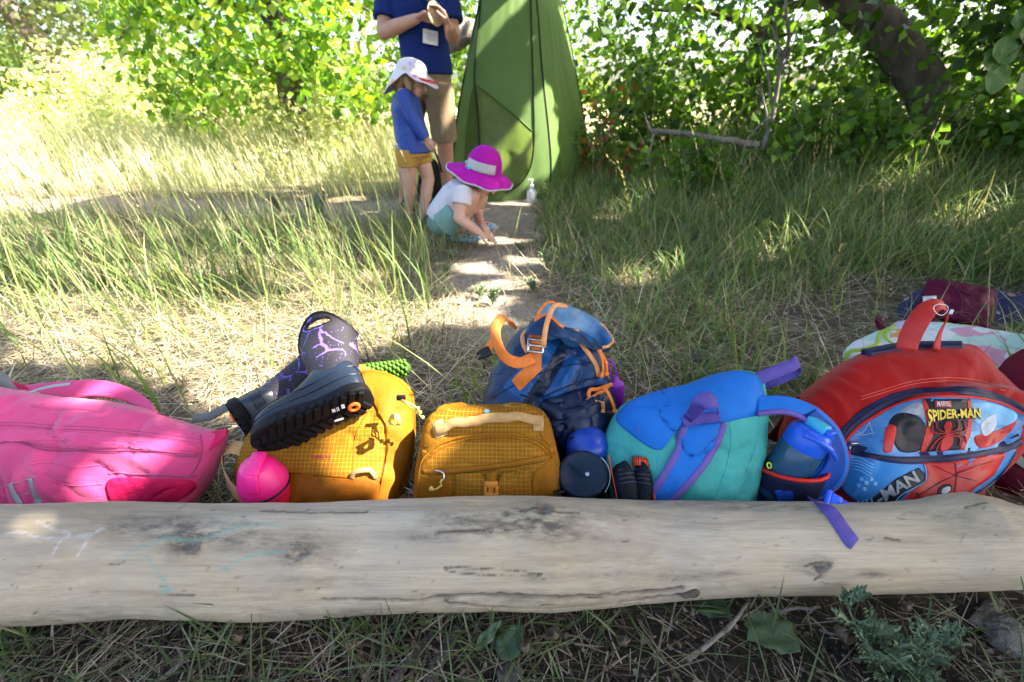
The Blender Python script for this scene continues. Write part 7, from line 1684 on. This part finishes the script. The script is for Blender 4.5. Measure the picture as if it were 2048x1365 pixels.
obj("shirt", mb, M_WSHIRT, kid2, remesh=.0055, smooth_it=6)
mb = MB(); mb.ellipsoid(at(890, 446, Y2), (.105, .115, .085))
for h_, k_, a_ in LG: mb.tube([pel + (h_ - pel) * .5, h_, h_ + (k_ - h_) * .42], [.085, .082, .072], 18)
obj("shorts", mb, M_SEA, kid2, remesh=.005, smooth_it=5)
mb = MB(); mb.ellipsoid(c2 + Vector((-.02, 0, .02)), (.088, .082, .085)); mb.limb([(c2 + Vector((-.05, -.045, -.01)), .035), (c2 + Vector((-.035, -.06, -.06)), .018)]); obj("hair", mb, M_HAIR, kid2, remesh=.005)
M_MAG = mat_fabric("magenta_hat_cloth", (.46, .012, .36), .75, .1, 500, .5)
Mh = frame((.24, -.12, .95), (.94, -.10, -.28))
hcc = c2 + Vector((.014, -.004, .045))
ht, rws, edge = hat("sun_hat", kid2, hcc, Mh, (.100, .094), .130, lambda q: .050 + .028 * max(0, math.cos(q)) + .055 * max(0, -math.cos(q)) ** 2, lambda q: .040 + .018 * abs(math.sin(q)) - .015 * max(0, -math.cos(q)), M_MAG, wave=.005)
mb = MB(); mb.tube(edge + [edge[0]], .0042, 7, False); obj("brim_edge", mb, mat_plain("grey_binding", (.45, .45, .47), .6), ht)
BD = mat_plain("grey_band", (.40, .40, .43), .7)
def crown_pt(q, h, k=1.02):
    cz = h; ca = math.sqrt(max(0, 1 - h ** (2 / .9))); return hcc + Mh @ Vector((.100 * ca ** .85 * k * math.cos(q), .094 * ca ** .85 * k * math.sin(q), .130 * h))
mb = MB(); mb.grid([[crown_pt(q, h, 1.035) for q in np.linspace(-2.6, -.75, 24)] for h in np.linspace(.06, .44, 6)]); obj("hat_band", mb, BD, ht, solid=.003)
mb = MB(); mb.grid([[crown_pt(q, h, 1.06) for q in np.linspace(-2.45, -2.2, 6)] for h in np.linspace(.0, .10, 4)]); obj("hat_tag", mb, mat_plain("cyan_tag", (.05, .40, .65), .5), ht, solid=.002)
mb = MB(); mb.ellipsoid(crown_pt(-2.65, .22, 1.06), (.010,) * 3, nu=10, nv=8); obj("hat_toggle", mb, BD, ht)
M_CLOG = mat_plain("pale_blue_foam", (.26, .43, .50), .6, var=.05); M_HOLE = mat_plain("dark_hole", (.02, .03, .035), .8)
for k, fp in enumerate((f1, f2)):
    he, to = (fp.x - .075, fp.y + .012, 0), (fp.x + .105, fp.y - .012, 0)
    cl = sole_shoe("clog", he, to, .043, .072, M_CLOG, kid2)
    mb = MB(); mb.tube([Vector((fp.x - .078 + .0 * q, fp.y, .016)) + Vector((.09 + .098 * math.cos(a), .046 * math.sin(a), 0)) for a in np.linspace(0, 6.284, 40) for q in (0,)], .009, 6, False); obj("clog_rim", mb, M_CLOG, cl)
    for (dx, dz, dy) in [(.0, .056, -.020), (.022, .051, -.024), (.044, .044, -.026), (.066, .034, -.026), (.015, .036, -.038), (.040, .030, -.039), (.066, .022, -.037), (.085, .022, -.027), (.03, .058, -.006), (.055, .046, -.008)]:
        mb = MB(); mb.ellipsoid(Vector((fp.x + dx, fp.y + dy, dz)), (.0058, .0058, .0058), nu=8, nv=6); obj("vent_hole", mb, M_HOLE, cl)
# ---- black bag behind the children, soap bottle
B = pillow([(846, 330), (858, 318), (872, 322), (880, 345), (882, 400), (860, 410), (838, 405), (836, 370)], at(862, 370, 3.72), tilt(12), .09, .08, 3, wr=.012, ws=9, seed=5)
bg = thing("backpack", base_of(B), "black bag standing on the ground between the two children", "backpack"); obj("body", B.mb, mat_fabric("black_nylon", (.006, .007, .009), .6, .2, 500, .5), bg)
mb = MB(); mb.tube(catmull([at(856, 322, 3.72), at(858, 305, 3.72), at(868, 303, 3.72), at(876, 318, 3.72), at(884, 345, 3.68)], 24), .008, 7); obj("strap", mb, M_BLACKPL, bg)
b = gp(1063, 407); sb = thing("soap_bottle", b, "white foaming soap pump bottle standing before the tent", "bottle"); M_SOAP = mat_plain("milky_plastic", (.62, .64, .66), .35)
mb = MB(); mb.lathe([(0, 0), (.036, 0), (.040, .006), (.040, .085), (.036, .105), (.022, .118), (.016, .124), (.016, .128)], b, None, 28, sy=.8); obj("body", mb, M_SOAP, sb)
mb = MB(); mb.lathe([(.019, .126), (.019, .145), (.012, .150), (.006, .152), (.006, .178), (.012, .180), (.012, .190), (0, .191)], b, None, 18); mb.box(b + Vector((-.016, -.004, .186)), (.020, .006, .005)); obj("pump", mb, mat_plain("white_plastic", (.75, .75, .75), .35), sb, bevel=.001)

# ================================================================== SMALL PLANTS AND DEBRIS
def twig_thing(name, label, cat, pts, r0, r1, mat, group=None, side=(), amp=.02, seed=0, n=20):
    base = Vector(pts[0]); t_ = thing(name, base, label, cat, group); mb = MB(); P = limb_mb(mb, pts, r0, r1, n, amp, seed, 8); obj("stem", mb, mat, t_)
    for k, (f_, e, r_) in enumerate(side):
        mb = MB(); b = Vector(P[int(f_ * (n - 1))]); limb_mb(mb, [b, (b + Vector(e)) / 2 + Vector((0, 0, .02)), e], r_, r_ * .3, 12, amp, seed + k + 1, 6); obj("branch", mb, mat, t_)
    return t_
g = lambda *q: at(*q)
twig_thing("dead_sapling", "bare pale dead sapling standing on the right bank", "dead sapling", [g(1525, 300, 4.2), g(1545, 235, 4.2), g(1552, 190, 4.2), g(1562, 130, 4.18), g(1578, 80, 4.15), g(1573, 0, 4.1), g(1580, -80, 4.1)], .022, .007, M_DEADWOOD,
           side=[(.15, g(1520, 160, 4.2), .014), (.25, g(1522, 90, 4.25), .012), (.5, g(1545, 30, 4.0), .009), (.45, g(1600, 60, 4.1), .009), (.62, g(1612, 20, 4.1), .008), (.55, g(1530, 40, 4.2), .008)], seed=5)
twig_thing("fallen_branch", "grey fallen branch lying across the right bank", "branch", [g(1300, 262, 4.1), g(1360, 266, 4.05), g(1430, 278, 4.0), g(1520, 288, 3.95)], .016, .026, M_DEADWOOD, side=[(.1, g(1293, 330, 3.95), .010), (.05, g(1285, 225, 4.3), .012)], seed=9)
twig_thing("twig", "thin bare twig slanting from the ground below the dead sapling", "twig", [g(1480, 330, 3.8), g(1500, 270, 3.85), g(1565, 215, 3.9)], .007, .003, M_DEADWOOD, seed=12)
# leaf as one object
def leaf_mb(L, W, curl=.2, fold=.25, lobes=0, seed=0, nx=10, ny=7):
    rows = []; rl_ = random.Random(seed)
    for i in range(nx + 1):
        f_ = i / nx; w = W * (math.sin(math.pi * f_ ** .75) ** .8) * (1 + (.18 * math.sin(f_ * lobes * 6.28) if lobes else 0)); a = curl * f_ * f_; row = []
        for j in range(ny):
            v = j / (ny - 1) * 2 - 1; row.append((v * w, f_ * L * math.cos(a), L * .5 * math.sin(a) * f_ + abs(v) * w * fold + .004 * math.sin(f_ * 14 + v * 3 + seed)))
        rows.append(row)
    return rows
def mat_bigleaf(name, a, b):
    t = NT(name); o = t.obj(); n = t.noise(o, 60, 6, .7); c = t.ramp(n, [(.3, a), (.7, b)]); t.link(c, t.b.inputs["Base Color"]); t.b.inputs["Roughness"].default_value = .55; t.bump(t.noise(o, 110, 3), .5, .003)
    tr = t.new("ShaderNodeBsdfTranslucent"); t.link(c, tr.inputs["Color"]); mx = t.new("ShaderNodeMixShader"); mx.inputs[0].default_value = .25; t.link(t.b.outputs[0], mx.inputs[1]); t.link(tr.outputs[0], mx.inputs[2]); t.link(mx.outputs[0], t.out.inputs["Surface"]); return t.m
M_DOCK = mat_bigleaf("dock_leaf", (.075, .12, .05), (.13, .18, .075)); M_DOCKD = mat_bigleaf("dark_dock_leaf", (.035, .075, .03), (.06, .11, .045)); M_DRYLEAF = mat_bigleaf("dry_leaf", (.10, .07, .045), (.22, .165, .11)); M_SAGE = mat_bigleaf("sage_leaf", (.16, .20, .13), (.27, .31, .22)); M_SAGED = mat_bigleaf("mugwort_leaf", (.16, .24, .12), (.26, .34, .19)); M_FRESH = mat_bigleaf("fresh_leaf", (.06, .14, .025), (.10, .21, .04))
def place_rows(rows, base, d, up):
    d = Vector(d).normalized(); up = Vector(up); up = (up - d * up.dot(d)).normalized(); r = d.cross(up); return [[Vector(base) + r * p[0] + d * p[1] + up * p[2] for p in row] for row in rows]
def leaf_thing(name, label, cat, a, b, W, mat, lift=.02, curl=.2, fold=.25, seed=0, group=None, up=(0, -.2, 1), lobes=0):
    A = gp(*a, .008); Bq = gp(*b, lift); mb = MB(); mb.grid(place_rows(leaf_mb((Bq - A).length, W, curl, fold, lobes, seed), A, Bq - A, up)); o = obj(name, mb, mat, None, solid=.0008); tag(o, label, cat, group)
    r = place_rows(leaf_mb((Bq - A).length, W, curl, fold, lobes, seed), A, Bq - A, up); mb = MB(); mb.tube([row[3] + Vector((0, 0, .0008)) for row in r], [.0016 - .0011 * i / 10 for i in range(11)], 5); obj("midrib", mb, mat, o)
    return o
leaf_thing("dock_leaf", "large torn green dock leaf lying on the dark soil before the log", "leaf", (1495, 1232), (1605, 1320), .036, M_DOCK, .02, .3, .2, 3, lobes=4)
leaf_thing("dock_leaf", "dark green dock leaf tucked under the log's lower edge", "leaf", (1395, 1192), (1462, 1245), .026, M_DOCKD, .03, .2, .15, 5)
leaf_thing("dock_leaf", "dark dock leaf standing below the splintered middle of the log", "leaf", (1000, 1320), (1045, 1250), .022, M_DOCKD, .03, .1, .3, 6)
leaf_thing("dock_leaf", "narrow pale leaf crossing in front of the log's centre", "leaf", (950, 1300), (1010, 1240), .010, M_DOCK, .05, .3, .3, 7)
for k, (a, b, W, lab) in enumerate([((1062, 1280), (1050, 1345), .016, "brown curled dry leaf below the middle of the log"), ((1238, 1275), (1262, 1312), .010, "pale grey dry leaf beside the dirt before the log"), ((1095, 1262), (1125, 1300), .014, "dry brown leaf right of the curled one"), ((462, 1275), (500, 1300), .012, "pale withered leaf in the straw left of centre"), ((690, 1285), (715, 1320), .010, "small whitish leaf scrap in the straw"), ((1700, 1268), (1650, 1290), .016, "grey dry leaf at the foot of the mugwort"), ((1795, 1212), (1838, 1235), .014, "crumpled dry leaf beneath the log's right part")]):
    leaf_thing("dry_leaf", lab, "leaf", a, b, W, M_DRYLEAF, .02, 1.0, .6, k, "dry leaves before the log")
def stick(label, a, b, r, mat=M_DEADWOOD, bend=.02, za=.01, zb=.015, seed=0, name="stick", group="sticks on the ground"):
    A, Bq = gp(*a, za), gp(*b, zb); m_ = (A + Bq) / 2 + Vector((bend, 0, .004)); t_ = thing(name, A, label, "stick", group); mb = MB(); limb_mb(mb, [A, m_, Bq], r, r * .6, 14, .006, seed, 7); obj("wood", mb, mat, t_); return t_
stick("curved bare stick leaning from the soil up to the log", (1375, 1322), (1495, 1210), .0042, bend=.012, zb=.03)
stick("pale weathered stick in the straw at lower left", (318, 1365), (352, 1290), .0045, seed=2)
stick("short dark stick between log and green leaf", (1540, 1225), (1640, 1215), .004, seed=3)
stick("short pale stick lying behind the mustard daypack", (842, 733), (905, 733), .008, seed=5)
stick("thin straight twig at the lower right edge", (1640, 1260), (1760, 1330), .0022, seed=6)
M_CHIP = bark_mat("bark_chip", (.05, .045, .04), (.20, .18, .16))
def chunk(label, px, py, s, seed, rot=0.0, name="bark_chunk", mat=None, group="bark pieces on the ground"):
    p = gp(px, py, s[2] * .7); mb = MB(); rl_ = random.Random(seed); Mx = Matrix.Rotation(rot, 3, 'Z'); rows = []
    for i in range(9):
        f_ = i / 8; e_ = max(.15, math.sin(math.pi * (f_ * .8 + .1)) ** .4); rows.append([p + Mx @ Vector(((f_ * 2 - 1) * s[0], s[1] * e_ * math.cos(a) * (1 + rl_.uniform(-.22, .22)), s[2] * e_ * math.sin(a) * (1 + rl_.uniform(-.3, .3)))) for a in np.linspace(0, 6.283, 12, endpoint=False)])
    loft(mb, rows); o = obj(name, mb, mat or M_CHIP, None, smooth=False); tag(o, label, "bark", group); return o
chunk("dark bark chunk at the lower right corner", 2012, 1268, (.035, .028, .014), 1, .8)
chunk("splintered grey wood piece lower right, under the log's end", 1975, 1225, (.045, .012, .007), 2, .5, mat=M_DEADWOOD)
chunk("dark wide bark chunk on the straw right of the roll-top bag", 1430, 712, (.075, .035, .014), 3, .1)
chunk("flat pale bark flake left of the dark chunk", 1372, 716, (.045, .03, .006), 4, .4, mat=M_DEADWOOD)
chunk("long grey bark strip in front of the dark chunk", 1450, 738, (.10, .012, .006), 5, .05, mat=M_DEADWOOD)
chunk("small grey bark flake above the teal bag", 1322, 745, (.035, .018, .005), 6, -.3, mat=M_DEADWOOD)
chunk("dark bark piece above the teal bag's yoke", 1395, 752, (.05, .02, .008), 7, .2)
chunk("curled bark strip in the straw below the log's centre", 885, 1310, (.05, .011, .006), 8, 1.2)
chunk("brown bark sliver lying in the frayed fibres", 820, 1320, (.055, .007, .004), 9, 1.0)
chunk("dark bark scrap left of the dry leaves", 1020, 1345, (.02, .014, .008), 10, .3)
# sage and seedlings
def sage(name, label, cat, base, h, n_st, mat, seed, group, spread=.35, lw=.0045, ll=.03, per=14):
    t_ = thing(name, base, label, cat, group); rl_ = random.Random(seed); mbS, mbL = MB(), MB()
    for k in range(n_st):
        a = rl_.uniform(0, 6.28); tl_ = rl_.uniform(.05, spread); e = Vector(base) + Vector((math.cos(a) * tl_ * h, math.sin(a) * tl_ * h, h * rl_.uniform(.7, 1))); P = catmull([tuple(base), tuple((Vector(base) + e) / 2 + Vector((0, 0, .03 * h))), tuple(e)], per); mbS.tube(P, [.0016] * len(P), 5)
        for i, p in enumerate(P[2:]):
            for q in range(3):
                b = a + i * 2.4 + q * 2.1 + rl_.uniform(-.4, .4); d = Vector((math.cos(b), math.sin(b), rl_.uniform(.3, .9))); mbL.grid(place_rows(leaf_mb(ll * rl_.uniform(.7, 1.2), lw, .3, .3, 0, i, 3, 3), p, d, (0, 0, 1)))
    obj("stem", mbS, mat, t_); obj("leaves", mbL, mat, t_, kind='stuff'); return t_
SG = "grey green sage plants left of the path"
p0 = gp(640, 450); s0 = sage("sage_plant", "full grey green sage plant in the shade left of the children", "plant", p0, .20, 8, M_SAGE, 1, SG)
p1 = gp(560, 430); s1 = sage("sage_plant", "narrow grey green sage plant further left in the shade", "plant", p1, .16, 7, M_SAGE, 2, SG)
rs = random.Random(5)
def sage_label(px, py, k):
    size = ["small", "low", "spreading", "upright", "bushy", "thin"][k % 6]
    side = "left of the patch" if px < 540 else ("amid the patch" if px < 660 else ("left of the child's legs" if px < 740 else "by the children's feet"))
    row = "by the bare strip" if py < 425 else ("halfway up" if py < 475 else "among the tall grass")
    near = ["with leaning tips", "with dense leaves", "with sparse leaves", "with a forked top", "with short stems", "with long stems", "turned to the path"][(k // 6) % 7]
    return f"{size} sage plant {near}, {side}, {row}"
for k in range(34):
    px, py = rs.uniform(440, 800), rs.uniform(395, 520)
    if px > 760 and py > 470: continue
    c = copy_tree([s0, s1][k % 2]); c['label'] = sage_label(px, py, k); q = gp(px, py); c.location = (q.x, q.y, float(gz(q.x, q.y))); c.rotation_euler = (0, 0, rs.uniform(0, 6.28)); s_ = rs.uniform(.6, 1.2); c.scale = (s_,) * 3
for k, (px, py, h, lab) in enumerate([(985, 612, .085, "small pale green seedling in the middle of the path behind the roll-top bag"), (962, 600, .06, "tiny seedling just left of the larger one on the path"), (893, 558, .07, "seedling at the left edge of the path below the child"), (1092, 535, .085, "green seedling near the right edge of the path"), (905, 520, .05, "small seedling beside the crouching child's shoe"), (1065, 585, .06, "seedling at the path's right border near the bag"), (1040, 505, .05, "faint seedling in the dust right of the crouching child")]):
    sage("seedling", lab, "plant", gp(px, py), h, 4, M_SAGED, 20 + k, "seedlings on the path", .5, .0035, .022, 8)
# mugwort in front of the log
mw = thing("mugwort_plant", gp(1760, 1330), "silvery green mugwort with feathery leaves in front of the log at lower right", "plant"); mbS = MB(); rl_ = random.Random(9)
for k, path in enumerate([[(1790, 1390, 0), (1760, 1330, .03), (1725, 1275, .05), (1700, 1225, .06), (1694, 1195, .075)], [(1780, 1370, 0), (1800, 1320, .03), (1850, 1290, .03), (1905, 1280, .03)], [(1770, 1350, 0), (1765, 1300, .03), (1750, 1260, .04)], [(1790, 1380, 0), (1830, 1345, .02), (1850, 1330, .03)]]):
    P = catmull([gp(x, y, z_) for x, y, z_ in path], 14); mbS.tube(P, [.0022 - .001 * i / 13 for i in range(14)], 6)
    for i in range(3, 14):
        for q in range(1 + (i % 3 == 0)):
            a = i * 2.4 + q * 3.1 + k; d = Vector((math.cos(a), math.sin(a) * .8, .35 + .5 * (i > 11))); s_ = rl_.uniform(.9, 1.35) * (1.0 if i < 12 else .8); base = Vector(P[i]); mb = MB()
            up = (0, -.1, 1); mb.grid(place_rows(leaf_mb(.036 * s_, .0032 * s_, .5, .2, 0, i, 6, 3), base, d, up)); dn = d.normalized(); sd = dn.cross(Vector((0, 0, 1))).normalized()
            for f_ in (.3, .5, .7):
                for g_ in (1, -1): mb.grid(place_rows(leaf_mb(.019 * s_ * (1.15 - f_ * .5), .0022 * s_, .3, .2, 0, i, 4, 3), base + dn * .036 * s_ * f_, dn * .75 + sd * g_ * .8, up))
            obj("leaf", mb, M_SAGED, mw)
obj("stem", mbS, M_SAGED, mw)
# broad grass tuft rising before the log
def tuft(label, px, py, n, h, seed, lean=0, w=.006, mat=None, cols=None):
    q = gp(px, py); x = rng.normal(q.x, .012, n); y = rng.normal(q.y, .012, n); t_ = thing("grass_tuft", q, label, "grass tuft", "grass tufts by the log")
    o = blades("blade", roots(x, y), rng.uniform(.6, 1, n) * h, rng.uniform(.7, 1.1, n) * w, rng.uniform(0, 6.28, n), rng.uniform(.2, .9, n), rng.uniform(.2, .9, n), pick(cols or [(.14, .19, .07), (.10, .16, .05)], n), S=6, parent=t_, kind=None)
tuft("broad bladed grass tuft at the splintered middle of the log", 985, 1275, 7, .09, 1, w=.008)
tuft("grass tuft right of the dock leaf under the log", 1180, 1245, 14, .09, 2, w=.003)
tuft("grass tuft at the far left under the log", 60, 1290, 14, .12, 3)
tuft("green grass tuft below the log between left end and middle", 720, 1270, 12, .11, 4, w=.005)
tuft("grass tuft growing in front of the pink bottle", 560, 1003, 7, .10, 5, w=.004, cols=[(.25, .28, .14), (.18, .22, .09)])
tuft("grass tuft before the mustard daypack with boots", 770, 1000, 4, .09, 6, w=.003)
tuft("grass tuft beside the tan strap of the mustard daypack", 430, 1000, 9, .12, 7, w=.004)
# leafy sprig hanging in at the right edge
sp = twig_thing("leafy_sprig", "sprig with large round green leaves hanging in at the right edge", "branch", [g(2160, 60, 2.6), g(2080, 75, 2.6), g(2030, 100, 2.6), g(2000, 130, 2.58)], .006, .002, M_BARK, seed=3)
for k, (px, py, dx, dz, L) in enumerate([(2040, 95, -1, -.25, .15), (2060, 88, -.5, .9, .13), (2010, 125, -.2, -1, .15), (2050, 140, .6, -1, .16), (2000, 130, -.8, .3, .12), (2030, 60, .2, 1, .11)]):
    mb = MB(); mb.grid(place_rows(leaf_mb(L, L * .40, .5, .15, 0, k), at(px, py, 2.6), (dx, .1, dz), (.1, -1, .3))); obj("leaf", mb, M_FRESH, sp)
# clods and crumbs of earth
def crumbs(name, label, n, x0, x1, y0, y1, dens, s, cols):
    x, y = scatter(n, x0, x1, y0, y1, dens); n = len(x); P = roots(x, y); sz = rng.uniform(s[0], s[1], n) * rng.uniform(.4, 1, n)
    OCT = np.array([(1, 0, 0), (-1, 0, 0), (0, 1, 0), (0, -1, 0), (0, 0, .7), (0, 0, -.7)], float); V = P[:, None, :] + OCT[None] * sz[:, None, None] * rng.uniform(.6, 1.3, (n, 6, 1)); b = np.arange(n)[:, None] * 6
    F = np.concatenate([b + np.array(t_) for t_ in [(0, 2, 4), (2, 1, 4), (1, 3, 4), (3, 0, 4), (2, 0, 5), (1, 2, 5), (3, 1, 5), (0, 3, 5)]], 0)
    o = np_mesh(name, V.reshape(-1, 3), F, M_STRAW, np.repeat(pick(cols, n, .25), 6, 0), None, False, 'stuff'); tag(o, label)
crumbs("earth_crumbs", "crumbs of dry earth and pebbles on the path", 5000, -1.2, 1.6, 1.0, 4.2, lambda x, y: .25 + .75 * path_mask(x, y), (.002, .008), [(.22, .19, .155), (.30, .26, .21), (.15, .13, .11)])
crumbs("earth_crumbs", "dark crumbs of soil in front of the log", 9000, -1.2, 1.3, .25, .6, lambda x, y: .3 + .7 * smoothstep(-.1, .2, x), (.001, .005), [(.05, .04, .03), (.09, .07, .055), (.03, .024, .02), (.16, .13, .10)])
